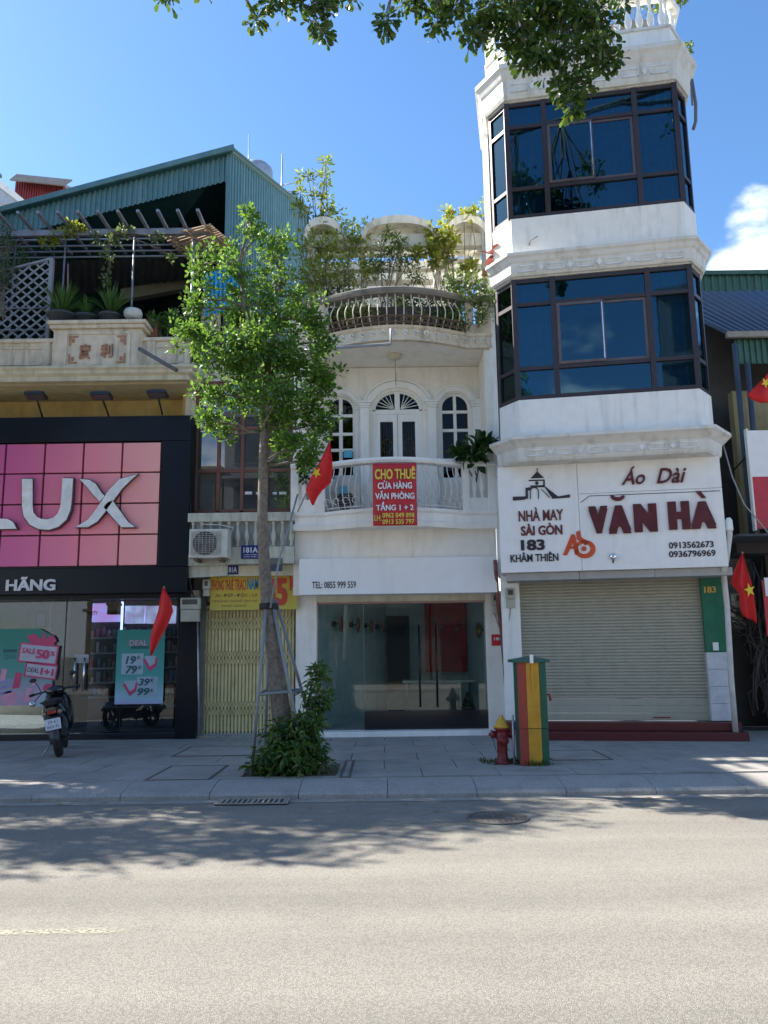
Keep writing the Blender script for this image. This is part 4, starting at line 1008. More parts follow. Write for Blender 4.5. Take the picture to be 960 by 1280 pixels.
TB().box(0.02, 3.74, -0.22, 0.33, 0.257, 0.39).build('step', STEPM, tw, bevel=0.008)
SHUT = mat('shutter_green_grey', (0.41, 0.395, 0.315), 0.5, metal=0.15, dirt=0.35, dcol=(0.22, 0.22, 0.17), streak=True, var=0.05)
ro = thing('roller_shutter', T @ Vector((1.85, 0.08, 0.39)), 'closed grey green roller shutter of ribbed slats under the large white sign', 'roller shutter', rz=TWA)
sx0, sx1 = 0.34, 3.335
zt_s = 2.86; zb_s = 0.395; zm = PT(760, 873, -0.1).z
hs_ = 0.0535; ns = int((zt_s-zm)/hs_)
hs_ = (zt_s-zm)/ns
pf = [(0.0, 0), (-0.018, hs_*0.25), (-0.018, hs_*0.75), (0.0, hs_)]
sm_ = MB(); vs = [(x, y, z) for x in (0, sx1-sx0) for y, z in pf + [(0.02, hs_), (0.02, 0)]]; k = 6
sm_.add(vs, [tuple(range(k)), tuple(range(k, 2*k))[::-1]] + [(i, i+k, (i+1) % k+k, (i+1) % k) for i in range(k)])
sp = proto(sm_, SHUT)
for i in range(ns): inst(sp, 'slat', ro, T @ Matrix.Translation((sx0, 0.10, zm+i*hs_)))
nb = 3; hb_ = (zm-zb_s)/nb
for i in range(nb): TB().box(sx0, sx1, 0.085, 0.115, zb_s+i*hb_+0.003, zb_s+(i+1)*hb_-0.002).build('bottom_panel', SHUT, ro, bevel=0.004)
MB(T).box(sx1-0.9, sx1-0.62, 0.07, 0.084, zb_s+0.04, zb_s+0.06).build('lock_handle', mat('rust', (0.2, 0.07, 0.04), 0.7), ro)
# ---- sign
sg0, sg1 = 0.10, 3.70; SO = 0.62
zc0 = PT(770, 712, SO).z; zc1 = PT(765, 577, SO).z
sg = thing('shop_sign', T @ Vector((1.9, -SO, zc0)), 'large white tailor shop sign with maroon raised letters above the shutter', 'sign', rz=TWA)
SGW = mat('white_sign_panel', (0.86, 0.85, 0.82), 0.5, dirt=0.25, dcol=(0.45, 0.42, 0.36), streak=True, var=0.03)
r = RT(622, 583, 904, 705, SO); xs = [PT(q, 640, SO).x for q in (623.5, 724, 905)]
zsplit = PT(820, 613, SO).z
TB().box(xs[0], xs[1]-0.004, -SO, -0.01, zc0, zc1).build('panel', SGW, sg, bevel=0.004)
TB().box(xs[1]+0.002, xs[2], -SO, -0.01, zsplit+0.003, zc1).build('panel', SGW, sg, bevel=0.004)
TB().box(xs[1]+0.002, xs[2], -SO, -0.01, zc0, zsplit-0.003).build('panel', SGW, sg, bevel=0.004)
AWN = mat('grey_awning_box', (0.38, 0.38, 0.37), 0.6, dirt=0.4, dcol=(0.2, 0.19, 0.17), dscale=3)
for i in range(3):
    TB().box(0.14+i*1.20, 0.14+(i+1)*1.20-0.006, -SO+0.10, -0.03, zc0-0.13, zc0-0.004).build('underside_box', AWN, sg, bevel=0.004)
MAR = mat('maroon_letters', (0.11, 0.02, 0.025), 0.35, var=0.2); INK = mat('dark_ink', (0.03, 0.025, 0.035), 0.45)
BRN = mat('brown_red_letters', (0.14, 0.035, 0.03), 0.45)
SS = SO+0.001
wt('Áo', 776, 583.5, 806, 606, SS, MAR, sg, bold=0.012, shear=0.35, depth=0.03); wt('Dài', 820, 585, 858, 604, SS, MAR, sg, bold=0.012, shear=0.35, depth=0.03)
# big raised word, letter by letter
BIG = [('V', 736, 633, 760, 667), ('Ă', 760, 620, 788, 667), ('N', 792, 630, 821, 665), ('H', 835, 627, 862, 662), ('À', 863, 615, 894, 661)]
BIG[1] = ('A', 760, 632, 788, 667); BIG[4] = ('A', 863, 627, 894, 661)
for s_, x0, y0, x1, y1 in BIG: wt(s_, x0, y0, x1, y1, SS, MAR, sg, name='raised_letter', bold=0.085, depth=0.035)
wt('NHÀ MAY', 648, 634, 704, 651, SS, BRN, sg, bold=0.024, depth=0.012); wt('SÀI GÒN', 651, 654, 703, 669, SS, BRN, sg, bold=0.035, depth=0.012)
wt('183', 651, 674.5, 681, 688, SS, INK, sg, bold=0.04, depth=0.012); wt('KHÂM THIÊN', 638, 690, 698, 702, SS, INK, sg, bold=0.02, depth=0.012)
wt('0913562673', 836, 677, 892, 685, SS, INK, sg, bold=0.02, depth=0.008); wt('0936796969', 836, 688, 894.5, 696, SS, INK, sg, bold=0.02, depth=0.008)
def sgp(px, py): p = PT(px, py, SS); return (p.x, p.z)
bo = [sgp(772+9*math.cos(PI+PI*i/8), 620-6.5*math.sin(PI+PI*i/8)) for i in range(9)]; bi = [sgp(772+5*math.cos(PI+PI*i/8), 619.5-2.5*math.sin(PI+PI*i/8)) for i in range(9)]
am_ = TB()
for i in range(8): am_.prism([bi[i], bo[i], bo[i+1], bi[i+1]], -SS-0.035, -SS)
am_.build('accent_mark', MAR, sg)
TB().prism([sgp(869, 614.5), sgp(875, 614), sgp(882, 622.5), sgp(877, 623)], -SS-0.035, -SS).build('accent_mark', MAR, sg)
# gate tower emblem (drawn in sign pixels)
def sgp(px, py): p = PT(px, py, SS); return (p.x, p.z)
em = TB(); Y0, Y1 = -SS-0.012, -SS
def poly(pts, mb=None): (mb or em).prism([sgp(*q) for q in pts], Y0, Y1)
poly([(663, 598), (671.5, 589.5), (680, 597.5)]); poly([(671, 585.5), (672, 585.5), (672, 591), (671, 591)])
poly([(661, 600), (681, 599.5), (681, 601), (661, 601.5)]); poly([(679, 601), (681, 601), (681, 608), (679, 608)]); poly([(663, 607), (681, 606.5), (681, 609), (663, 609.5)])
poly([(657, 610), (663.5, 609), (663.5, 613), (660, 613), (660, 623.5), (657, 623.5)])
poly([(680, 608), (682, 608.5), (698, 621), (690, 622.5)]); poly([(641, 621), (657, 620.5), (657, 624.5), (641, 626)]); poly([(690, 622), (712.5, 618), (712.5, 622), (690, 623.5)])
em.prism([sgp(671+2.2*math.cos(q*PI/6), 604+2.2*math.sin(q*PI/6)) for q in range(12)], Y0, Y1)
em.build('gate_emblem', INK, sg)
e2 = TB(); ap = [(668+4.5*math.cos(PI*i/8), 614.5-4.5*math.sin(PI*i/8)) for i in range(9)]; bp2 = [(668+5.6*math.cos(PI*i/8), 614.5-5.9*math.sin(PI*i/8)) for i in range(9)]
for i in range(8): poly([ap[i], bp2[i], bp2[i+1], ap[i+1]], e2)
poly([(662.4, 614.5), (663.5, 614.5), (663.5, 624), (662.4, 624)], e2); poly([(672.5, 614.5), (673.6, 614.5), (673.6, 623.5), (672.5, 623.5)], e2)
poly([(676, 611), (677, 611), (688, 622), (686.5, 622)], e2)
e2.build('gate_outline', INK, sg)
# orange monogram
ORG = mat('orange_logo', (0.62, 0.09, 0.03), 0.4); e3 = TB()
poly([(703.5, 694), (714, 668), (718.5, 668), (724, 690), (719, 694), (716, 679), (709, 694)], e3); poly([(708, 684), (719, 682.5), (719, 685.5), (707, 687)], e3)
oc = [(731+13.5*math.cos(q*PI/10), 686.5+11.5*math.sin(q*PI/10)) for q in range(-7, 14)]; ic = [(730+8*math.cos(q*PI/10), 686+6.5*math.sin(q*PI/10)) for q in range(-7, 14)]
for i in range(20): poly([ic[i], oc[i], oc[i+1], ic[i+1]], e3)
poly([(720, 665), (724, 663), (727, 672), (738, 678), (732, 682), (721, 674)], e3)
e3.prism([sgp(730+3.2*math.cos(q*PI/6), 686+3.2*math.sin(q*PI/6)) for q in range(12)], Y0, Y1)
e3.build('monogram', ORG, sg)
# thin outline rule round the big word
rl = TB(); 
for a, b in (((726, 628), (737, 620)), ((737, 620), (900, 613.5))):
    A = sgp(*a); B = sgp(*b); rl.tube([(A[0], -SS-0.002, A[1]), (B[0], -SS-0.002, B[1])], 0.006, 5)
rl.build('rule_line', INK, sg)
p = PT(766, 696, SS)
lp = thing('sign_spotlight', T @ Vector((p.x, -SS, p.z)), 'small round chrome lamp fixed at the lower edge of the large white sign', 'lamp', rz=TWA)
TB().lathe((p.x, -SS-0.03, p.z), [(0.0, -0.0), (0.01, 0.0)], 6).ball((p.x, -SS-0.04, p.z), 0.06, 0.045, 0.06).build('bowl', CHROME, lp)
TB().tube([(p.x, -SS-0.02, p.z-0.05), (p.x, -SS-0.0, p.z-0.10)], 0.012).build('bracket', BLACK, lp)
# white rain pipe at the right of the sign
pp = [PT(*q, 0.55) for q in ((911, 652), (912, 668), (908, 700), (905, 712))] + [PT(*q, 0.30) for q in ((905, 722), (909, 760), (914, 850))]
m_ = TB(); m_.tube([(p.x, p.y, p.z) for p in pp]+[(pp[-1].x+0.0, pp[-1].y, 0.2)], 0.045, 10)
dpp = thing('rain_pipe', T @ Vector((pp[-1].x, pp[-1].y, 0.13)), 'dirty white crooked rain pipe down the right side of the tower', 'pipe', rz=TWA)
m_.build('pipe', mat('white_pvc', (0.60, 0.58, 0.53), 0.5, dirt=0.5, dcol=(0.3, 0.25, 0.18), streak=True, dscale=3), dpp)
TB().lathe((pp[0].x, pp[0].y, pp[0].z), [(0.055, -0.15), (0.06, -0.12), (0.055, 0.02), (0.03, 0.06)], 12).build('end_cap', TRIM, dpp)
# pipes beside the top floor
m_ = TB(); c_ = [PT(*q, 0.2) for q in ((861, 100), (866, 130), (866, 152), (863, 162))]
m_.tube([(p.x+0.05, p.y, p.z) for p in c_], 0.03, 8); c_ = [PT(*q, 0.25) for q in ((860, 95), (861, 120), (862, 132))]; m_.tube([(p.x+0.05, p.y, p.z) for p in c_], 0.018, 8)
tag(m_.build('hose', mat('grey_hose', (0.14, 0.15, 0.17), 0.6)), 'two thick grey hoses hanging beside the top bay window of the tower', 'hose')
# small lever handle on the band below the top windows
p = PT(663, 302, TF); m_ = TB(); m_.tube([(p.x-0.02, -TF-0.03, p.z-0.06), (p.x, -TF-0.05, p.z), (p.x+0.13, -TF-0.07, p.z+0.05)], 0.012, 6); m_.tube([(p.x-0.02, -TF, p.z-0.06), (p.x-0.02, -TF-0.04, p.z-0.06)], 0.014, 6)
m_.build('pipe_stub', mat('rusty_pipe', (0.35, 0.3, 0.25), 0.6), tw)
# rooftop greenery and dark cover above balustrade
TB().box(0.5, 3.4, 0.6, 3.0, 12.42, 13.9).build('roof_room', mat('roof_room_wall', (0.25, 0.23, 0.20), 0.9), tw)
# brown pipe, electric meters and cables between the two houses
pp = [P(619, 700, 13.9), P(622, 750, 14.05), P(628, 800, 14.2), P(633, 860, 14.28), P(636, 905, 14.3)]
m_ = MB(); m_.tube(pp, 0.035, 8); tag(m_.build('brown_pipe', mat('brown_pvc', (0.18, 0.05, 0.04), 0.5, dirt=0.4, dcol=(0.35, 0.3, 0.25), dscale=6)), 'brown plastic pipe running down between white house and tower', 'pipe')
METER = mat('meter_box', (0.45, 0.44, 0.36), 0.55, dirt=0.4, dcol=(0.25, 0.22, 0.16), dscale=5)
def meter(px0, py0, px1, py1, Y, label, split=0.55, wires=True):
    r = RC(px0, py0, px1, py1, Y); m = thing('electric_meter', ((r[0]+r[1])/2, Y, r[2]), label, 'electric meter', 'electric meter boxes on the house fronts')
    zm_ = r[2]+(r[3]-r[2])*(1-split)
    MB().box(r[0], r[1], Y, Y+0.14, zm_+0.004, r[3]).build('upper_case', METER, m, bevel=0.01)
    MB().box(r[0]+0.008, r[1]-0.008, Y+0.01, Y+0.14, r[2], zm_).build('lower_case', METER, m, bevel=0.01)
    MB().box(r[0]+0.035, r[1]-0.035, Y-0.006, Y-0.001, r[3]-0.12, r[3]-0.03).build('window', mat('meter_window', (0.10, 0.10, 0.09), 0.15), m)
    return r, m
r1, m1 = meter(615, 742, 626.5, 768, 14.24, 'grey electric meter on the white pillar right of the shopfront')
r2, m2 = meter(632.5, 735, 644, 760, 13.9, 'grey electric meter on the tower pier beside the brown pipe')
def cable(name, pts, r, label, m=BLACK, n=6):
    o = MB().tube(pts, r, n).build(name, m); return tag(o, label, 'cable')
def arc(a, b, sag, k=10):
    a = Vector(a); b = Vector(b); return [a.lerp(b, i/k)+Vector((0, 0, -sag*4*(i/k)*(1-i/k))) for i in range(k+1)]
cw = mat('grey_cable', (0.30, 0.31, 0.30), 0.6)
cable('meter_cable', arc(P(619, 768, 14.3), P(630, 785, 14.15), 0.12), 0.012, 'grey cable looping below the left meter to the brown pipe', cw)
cable('meter_cable', arc(P(638, 760, 13.95), P(631, 780, 14.0), 0.15), 0.012, 'grey cable looping below the right meter to the brown pipe', cw)
cable('meter_cable', arc(P(641, 727, 13.9), P(634, 722, 13.9), -0.1), 0.012, 'short black cable curling above the meter on the tower pier')
r = RC(614.5, 793, 629, 807, 14.38)
pl = thing('number_plate', ((r[0]+r[1])/2, 14.38, r[2]), 'small red house number plate on the white pillar', 'number plate')
MB().box(r[0], r[1], 14.385, 14.399, r[2], r[3]).build('plate', mat('red_plate', (0.55, 0.02, 0.03), 0.4), pl, bevel=0.002)
wl('181', 617.5, 796.5, 626, 800.5, 14.384, BW, pl, bold=0.03, depth=0.002); 
# ================================================================== COSMETICS SHOP BUILDING (left)
FY = 13.9
lx = thing('shop_building', (-6.3, 14.4, 0.13), 'old cream shop building with a plastered parapet above the black and pink shopfront', 'building')
XE = P(236, 640, FY).x                       # right edge of the fascia
XB = -3.52
# upper yellow wall, soffit, parapet
PY = 13.75
zpar0, zpar1 = P(100, 476, PY).z, P(30, 424, PY).z
MB().box(-9.6, XB, 14.75, 15.0, 5.4, zpar0).build('yellow_wall', YELLOW, lx)
MB().box(-9.6, XB-0.0, PY+0.05, 14.749, zpar0-0.06, zpar0+0.05).build('soffit', mat('soffit_yellow', (0.50, 0.42, 0.25), 0.85, dirt=0.5, dcol=(0.28, 0.22, 0.13), dscale=2), lx)
cp_ = [(0, zpar0-0.02), (0.06, zpar0-0.02), (0.06, zpar0+0.06), (0.13, zpar0+0.10), (0.13, zpar0+0.15), (0.18, zpar0+0.18), (0.18, zpar0+0.22), (0, zpar0+0.22)]
MB().sweep([(-9.6, PY), (XB, PY), (XB, 15.0)], cp_).build('cornice', CREAM, lx)
MB().box(-9.6, XB, PY+0.02, PY+0.22, zpar0+0.06, zpar1-0.07).build('parapet', AGED, lx)
MB().box(-9.6, XB+0.02, PY-0.03, PY+0.27, zpar1-0.068, zpar1).build('coping', AGED, lx, bevel=0.01)
# raised cartouche block
r = RC(66, 402, 176, 462, PY-0.1)
MB().box(r[0], r[1], PY-0.10, PY+0.30, zpar0+0.222, r[3]-0.14).build('name_block', AGED, lx, bevel=0.01)
MB().box(r[0]-0.06, r[1]+0.06, PY-0.16, PY+0.36, r[3]-0.138, r[3]-0.07).build('block_cap', AGED, lx, bevel=0.012)
MB().box(r[0]-0.10, r[1]+0.10, PY-0.20, PY+0.40, r[3]-0.068, r[3]).build('block_cap', AGED, lx, bevel=0.012)
q = RC(84, 418, 159, 456, PY-0.1)
fr = MB()
for (x0, x1, z0, z1) in ((q[0]-.06, q[1]+.06, q[3], q[3]+.05), (q[0]-.06, q[1]+.06, q[2]-.05, q[2]), (q[0]-.06, q[0], q[2], q[3]), (q[1], q[1]+.06, q[2], q[3])): fr.box(x0, x1, PY-0.125, PY-0.099, z0, z1)
fr.build('frame_moulding', AGED, lx, bevel=0.006)
FADER = mat('faded_terracotta', (0.42, 0.20, 0.12), 0.9, dirt=0.7, dcol=(0.5, 0.46, 0.38), dscale=14)
def wp(s, x0, y0, x1, y1, Y, m, par, **k):
    r = RC(x0, y0, x1, y1, Y); return write(s, r[0], r[1], r[2], r[3], Y-0.001, m, par, **k)
wp('廣', 99, 430, 113, 449, PY-0.105, FADER, lx, name='relief_character', bold=0.03, depth=0.02)
wp('利', 126, 430, 141, 447, PY-0.105, FADER, lx, name='relief_character', bold=0.03, depth=0.02)
for (a_, b_, sx_, sz_) in ((q[0]+.03, q[3]-.03, 1, -1), (q[1]-.03, q[3]-.03, -1, -1), (q[0]+.03, q[2]+.03, 1, 1), (q[1]-.03, q[2]+.03, -1, 1)):
    m_ = MB(); x1_ = a_+sx_*0.16; z1_ = b_+sz_*0.18
    m_.box(min(a_, x1_), max(a_, x1_), PY-0.112, PY-0.10, min(b_, b_+sz_*.03), max(b_, b_+sz_*.03)); m_.box(min(a_, a_+sx_*.03), max(a_, a_+sx_*.03), PY-0.113, PY-0.10, min(b_, z1_), max(b_, z1_))
    m_.box(min(a_+sx_*.05, a_+sx_*.10), max(a_+sx_*.05, a_+sx_*.10), PY-0.112, PY-0.10, min(b_+sz_*.05, b_+sz_*.12), max(b_+sz_*.05, b_+sz_*.12)); m_.build('corner_ornament', FADER, lx)
for a_, b_ in ((-9.5, r[0]-0.10), (r[1]+0.10, XB-0.1)):
    f2 = MB(); z0_, z1_ = zpar0+0.31, zpar1-0.16
    for (x0, x1, z0, z1) in ((a_, b_, z1_-.03, z1_), (a_, b_, z0_, z0_+.03), (a_, a_+.03, z0_+.03, z1_-.03), (b_-.03, b_, z0_+.03, z1_-.03)): f2.box(x0+.06, x1-.06 if x1 == b_ else x1+.06, PY+0.0, PY+0.019, z0, z1)
    f2.build('panel_moulding', AGED, lx)
for x in (r[0]-0.16, r[1]+0.16, -8.2): MB().box(x-0.07, x+0.07, PY-0.01, PY+0.019, zpar0+0.222, zpar1-0.07).build('pilaster', AGED, lx)
# terrace slab and dark space under the tin shed
MB().box(-9.6, XB, 13.98, 22.0, zpar0+0.055, zpar0+0.2).build('terrace_floor', CONC, lx)
MB().box(-9.6, XB, 14.751, 15.2, 2.97, 5.399).build('rear_wall', YELLOW, lx)
MB().box(XB-0.22, XB, 14.40, 14.74, 2.9, zpar0-0.07).build('end_wall', YELLOW, lx)
# front glazing zone
gz0, gz1 = 0.24, 2.56; GLY = 14.42
shopg = thing('glass_shopfront', (-6.2, GLY, 0.13), 'wide dim glass shopfront of the cosmetics shop under the black sign', 'shopfront')
GL2 = glass('cosmetics_glass', (0.66, 0.74, 0.78), -0.012, dust=0.01)
gxs = [-9.4, P(46, 840, GLY).x-1.6, P(79, 840, GLY).x, P(152, 840, GLY).x, P(219, 840, GLY).x]
for i in range(4): MB().box(gxs[i]+0.006, gxs[i+1]-0.006, GLY, GLY+0.012, gz0, gz1).build('glass_panel', GL2, shopg)
for x in gxs[1:4]: MB().box(x-0.006, x+0.006, GLY-0.01, GLY+0.02, gz0, gz1).build('glass_joint', BLACK, shopg)
MB().box(-9.4, P(244, 840, GLY).x, 14.34, 14.60, 0.10, 0.24).build('sill', SHINYBLK, shopg, bevel=0.008)
px_ = P(220, 840, 14.30).x; px2 = P(246, 840, 14.30).x
MB().box(px_, px2, 14.30, 14.70, 0.12, 2.58).build('black_pier', DKMET, shopg, bevel=0.008)
MB().box(-9.4, px2, 14.34, 14.62, 2.56, 2.70).build('head_rail', CREAM, shopg)
# door handles
for qx in (93, 105):
    p = P(qx, 840, GLY-0.07); zt_ = P(qx, 822, GLY-.07).z; zb_ = P(qx, 864, GLY-.07).z
    MB().tube([(p.x, p.y, zb_), (p.x, p.y, zt_)], 0.018, 8).tube([(p.x, p.y, zb_+.1), (p.x, GLY, zb_+.1)], .01, 6).tube([(p.x, p.y, zt_-.1), (p.x, GLY, zt_-.1)], .01, 6).build('door_handle', CHROME, shopg)
r = RC(93, 818, 111, 829, GLY-0.02); MB().box(r[0], r[1], GLY-0.03, GLY-0.004, r[2], r[3]).build('door_plate', mat('grey_plate', (0.3, 0.31, 0.33), 0.4), shopg)
# interior
INW = mat('beige_inner_wall', (0.50, 0.47, 0.40), 0.8); INF = mat('shop_floor_tile', (0.25, 0.25, 0.25), 0.25)
MB().box(-9.4, -3.45, 14.6, 19.5, 0.16, 0.22).build('inner_floor', INF, shopg)
MB().box(-9.4, -3.45, 14.62, 19.5, 2.86, 2.96).build('ceiling', DARKIN, shopg)
MB().box(-9.4, -3.45, 19.5, 19.6, 0.2, 2.9).build('back_wall', INW, shopg)
MB().box(-3.52, -3.42, 14.7, 19.5, 0.2, 2.9).build('side_wall', DARKIN, shopg)
r = RC(60, 752, 82, 920, 16.0); MB().box(r[0], r[1], 16.0, 16.3, 0.22, 2.86).build('inner_pillar', INW, shopg)
r = RC(84, 752, 100, 920, 15.6); MB().box(r[0], r[1], 15.6, 16.1, 0.22, 2.86).build('dark_column', DARKIN, shopg)
r = RC(0, 752, 62, 780, 16.2); MB().box(-9.0, r[1], 16.2, 16.3, 1.9, 2.86).build('bulkhead', INW, shopg)
# lit display wall
dw = thing('display_wall', (-4.8, 17.2, 0.22), 'wall display with lit pink header screens and shelves of cosmetics', 'display')
YD = 17.2
CAB = mat('cabinet_dark', (0.02, 0.025, 0.045), 0.5)
r = RC(101, 752, 216, 905, YD); MB().box(r[0], r[1]+0.6, YD+0.3, YD+0.36, 0.22, 2.80).build('back_panel', CAB, dw)
E1 = emis('light_strip', (0.62, 0.72, 1.0), 1.1); 
def lit_print(name, ca, cb, s):
    m = bpy.data.materials.new(name); t, n, l, b = nodes(m)
    g = n.new('ShaderNodeNewGeometry'); nz = n.new('ShaderNodeTexNoise'); nz.inputs['Scale'].default_value = 3.5; nz.inputs['Detail'].default_value = 3
    l.new(g.outputs['Position'], nz.inputs['Vector']); cr_ = n.new('ShaderNodeValToRGB'); cr_.color_ramp.elements[0].position = 0.38; cr_.color_ramp.elements[1].position = 0.62
    cr_.color_ramp.elements[0].color = (*ca, 1); cr_.color_ramp.elements[1].color = (*cb, 1); l.new(nz.outputs['Fac'], cr_.inputs[0])
    l.new(cr_.outputs[0], b.inputs['Base Color']); l.new(cr_.outputs[0], b.inputs['Emission Color']); b.inputs['Emission Strength'].default_value = s; return m
LP = lit_print('lit_pink_print', (0.55, 0.25, 0.60), (0.35, 0.35, 0.75), 0.55)
LP2 = lit_print('lit_pale_print', (0.45, 0.50, 0.75), (0.30, 0.25, 0.40), 0.55)
for i, (x0, y0, x1, y1, m_) in enumerate(((104, 754, 149, 777, LP), (155, 757, 179, 779, LP2), (181, 757, 216, 779, LP2))):
    r = RC(x0, y0, x1, y1, YD); MB().box(r[0], r[1], YD+0.05, YD+0.29, r[2], r[3]).build('lit_header', m_, dw)
for (x0, y0, x1, y1) in ((99.5, 752, 101.5, 893), (151, 752, 153, 788)):
    r = RC(x0, y0, x1, y1, YD-0.1); MB().box(r[0], r[1], YD-0.1, YD-0.05, max(r[2], 0.3), r[3]).build('light_strip', E1, dw)
wp('BEAUTY', 106, 764, 122, 769, YD+0.04, INK, dw, bold=0.01, depth=0.003)
PCOL = [mat('product_'+n_, c_, 0.45) for n_, c_ in (('white', (0.5, 0.5, 0.52)), ('pink', (0.55, 0.2, 0.3)), ('blue', (0.12, 0.2, 0.45)), ('teal', (0.1, 0.35, 0.35)), ('gold', (0.5, 0.38, 0.2)), ('red', (0.4, 0.04, 0.05)), ('grey', (0.25, 0.27, 0.3)))]
rr = RC(102, 792, 216, 905, YD)
for row_, py in enumerate((797, 816, 835, 853, 871)):
    z = P(150, py, YD).z
    MB().box(rr[0], rr[1]+0.5, YD, YD+0.29, z-0.02, z+0.01).build('shelf', mat('shelf_white', (0.45, 0.46, 0.5), 0.5), dw)
    x = rr[0]+0.05
    while x < rr[1]+0.3:
        w_ = random.uniform(0.05, 0.10); h_ = random.uniform(0.10, 0.24)
        if random.random() < 0.88:
            bm_ = MB()
            if random.random() < 0.5: bm_.box(x, x+w_, YD+0.04, YD+0.04+w_, z+0.012, z+0.012+h_)
            else: bm_.lathe((x+w_/2, YD+0.09, z+0.012), [(w_/2, 0), (w_/2, h_*0.75), (w_*0.22, h_*0.82), (w_*0.22, h_)], 8)
            o = bm_.build('product', random.choice(PCOL), dw)
        x += w_+random.uniform(0.01, 0.05)
    
ct_ = thing('sales_counter', (-4.6, 16.0, 0.22), 'low dark counter inside the cosmetics shop behind the right poster', 'counter')
r = RC(126, 885, 198, 910, 15.8); MB().box(r[0], r[1]+0.3, 15.8, 16.3, 0.22, r[3]).build('body', mat('counter_dark', (0.02, 0.03, 0.035), 0.5), ct_, bevel=0.01)
MB().box(r[0]-0.03, r[1]+0.33, 15.77, 16.33, r[3]+0.002, r[3]+0.04).build('counter_top', mat('counter_top', (0.2, 0.2, 0.2), 0.3), ct_)
for i in range(7):
    x = r[0]+0.1+i*0.17; MB().box(x, x+0.10, 15.9, 16.0, r[3]+0.041, r[3]+0.12+0.05*(i % 3)).build('product', random.choice(PCOL), ct_)
hb = thing('hanging_gift_box', P(50, 785, 15.2), 'small hanging framed card behind the left part of the shop glass', 'decoration')
r = RC(44, 763, 58, 784, 15.2); MB().box(r[0], r[1], 15.2, 15.22, r[2], r[3]).build('card', mat('brown_card', (0.18, 0.10, 0.07), 0.6), hb); q = RC(45.5, 767, 56.5, 783, 15.19); MB().box(q[0], q[1], 15.19, 15.199, q[2], q[3]).build('print', mat('lilac_print', (0.35, 0.35, 0.55), 0.5, var=0.4, vscale=15), hb)
MB().tube([((r[0]+r[1])/2, 15.21, r[3]), ((r[0]+r[1])/2, 15.21, 2.86)], 0.004, 4).build('string', BLACK, hb)
gb = thing('gift_box', P(142, 790, 16.6), 'small brown gift box with a bow hanging before the lit header', 'box')
r = RC(135, 757, 148, 768, 16.6); GB = mat('gift_brown', (0.22, 0.10, 0.06), 0.5); MB().box(r[0], r[1], 16.55, 16.75, r[2], r[3]).build('body', GB, gb)
MB().box(r[0]-0.02, r[1]+0.02, 16.53, 16.77, r[3]+0.001, r[3]+0.05).build('lid', GB, gb)
xm = (r[0]+r[1])/2; MB().tube([(xm, 16.6, r[3]+.05), (xm-.1, 16.6, r[3]+.13), (xm-.02, 16.6, r[3]+.12), (xm, 16.6, r[3]+.06), (xm+.02, 16.6, r[3]+.12), (xm+.1, 16.6, r[3]+.13), (xm, 16.6, r[3]+.05)], .014, 6).build('bow', mat('bow_gold', (0.4, 0.25, 0.1), 0.5), gb)
MB().tube([(xm, 16.6, r[3]+.1), (xm, 16.6, 2.86)], .004, 4).build('string', BLACK, gb)
# posters, their prints dimmed in colour as if behind the glass
def grad_print(name, stops, axis='Z', lo=0.0, hi=1.0, noise=0.12):
    m = bpy.data.materials.new(name); t, n, l, b = nodes(m)
    g = n.new('ShaderNodeNewGeometry'); s_ = n.new('ShaderNodeSeparateXYZ'); l.new(g.outputs['Position'], s_.inputs[0])
    mr = n.new('ShaderNodeMapRange'); mr.inputs[1].default_value = lo; mr.inputs[2].default_value = hi; l.new(s_.outputs[axis], mr.inputs[0])
    nz = n.new('ShaderNodeTexNoise'); nz.inputs['Scale'].default_value = 2.5; l.new(g.outputs['Position'], nz.inputs['Vector'])
    ma = n.new('ShaderNodeMath'); ma.operation = 'MULTIPLY_ADD'; ma.inputs[1].default_value = noise; l.new(nz.outputs['Fac'], ma.inputs[0]); l.new(mr.outputs[0], ma.inputs[2])
    cr_ = n.new('ShaderNodeValToRGB'); e = cr_.color_ramp.elements
    while len(e) < len(stops): e.new(0.5)
    for i, (p_, c_) in enumerate(stops): e[i].position = p_; e[i].color = (*c_, 1)
    l.new(ma.outputs[0], cr_.inputs[0]); l.new(cr_.outputs[0], b.inputs['Base Color']); b.inputs['Roughness'].default_value = 0.5; return m
PYY = 14.36
r = RC(145, 787, 205, 880, PYY)
po = thing('sale_poster', ((r[0]+r[1])/2, PYY, r[2]), 'teal price poster reading 19K 79K 39K 99K on the right of the shop glass', 'poster')
TEALP = grad_print('teal_poster_print', [(0.0, (0.42, 0.36, 0.62)), (0.16, (0.30, 0.50, 0.60)), (0.45, (0.05, 0.30, 0.29)), (1.0, (0.01, 0.20, 0.17))], 'Z', r[2], r[3])
MB().box(r[0], r[1], PYY, PYY+0.006, r[2], r[3]).build('sheet', TEALP, po)
PALE = mat('pale_print', (0.32, 0.42, 0.50), 0.6); DTEAL = mat('dark_teal_print', (0.01, 0.09, 0.11), 0.6); PKP = mat('pink_print', (0.50, 0.05, 0.15), 0.6); PKL = mat('light_pink_print', (0.62, 0.30, 0.42), 0.6)
def prect(x0, y0, x1, y1, Y, m, par, n='print', rot=0.0, d=0.002):
    r = RC(x0, y0, x1, y1, Y); cx, cz_ = (r[0]+r[1])/2, (r[2]+r[3])/2
    pts = [(r[0], r[2]), (r[1], r[2]), (r[1], r[3]), (r[0], r[3])]
    pts = [(cx+(x-cx)*math.cos(rot)-(z-cz_)*math.sin(rot), cz_+(x-cx)*math.sin(rot)+(z-cz_)*math.cos(rot)) for x, z in pts]
    return MB().prism(pts, Y-d, Y-0.0005).build(n, m, par)
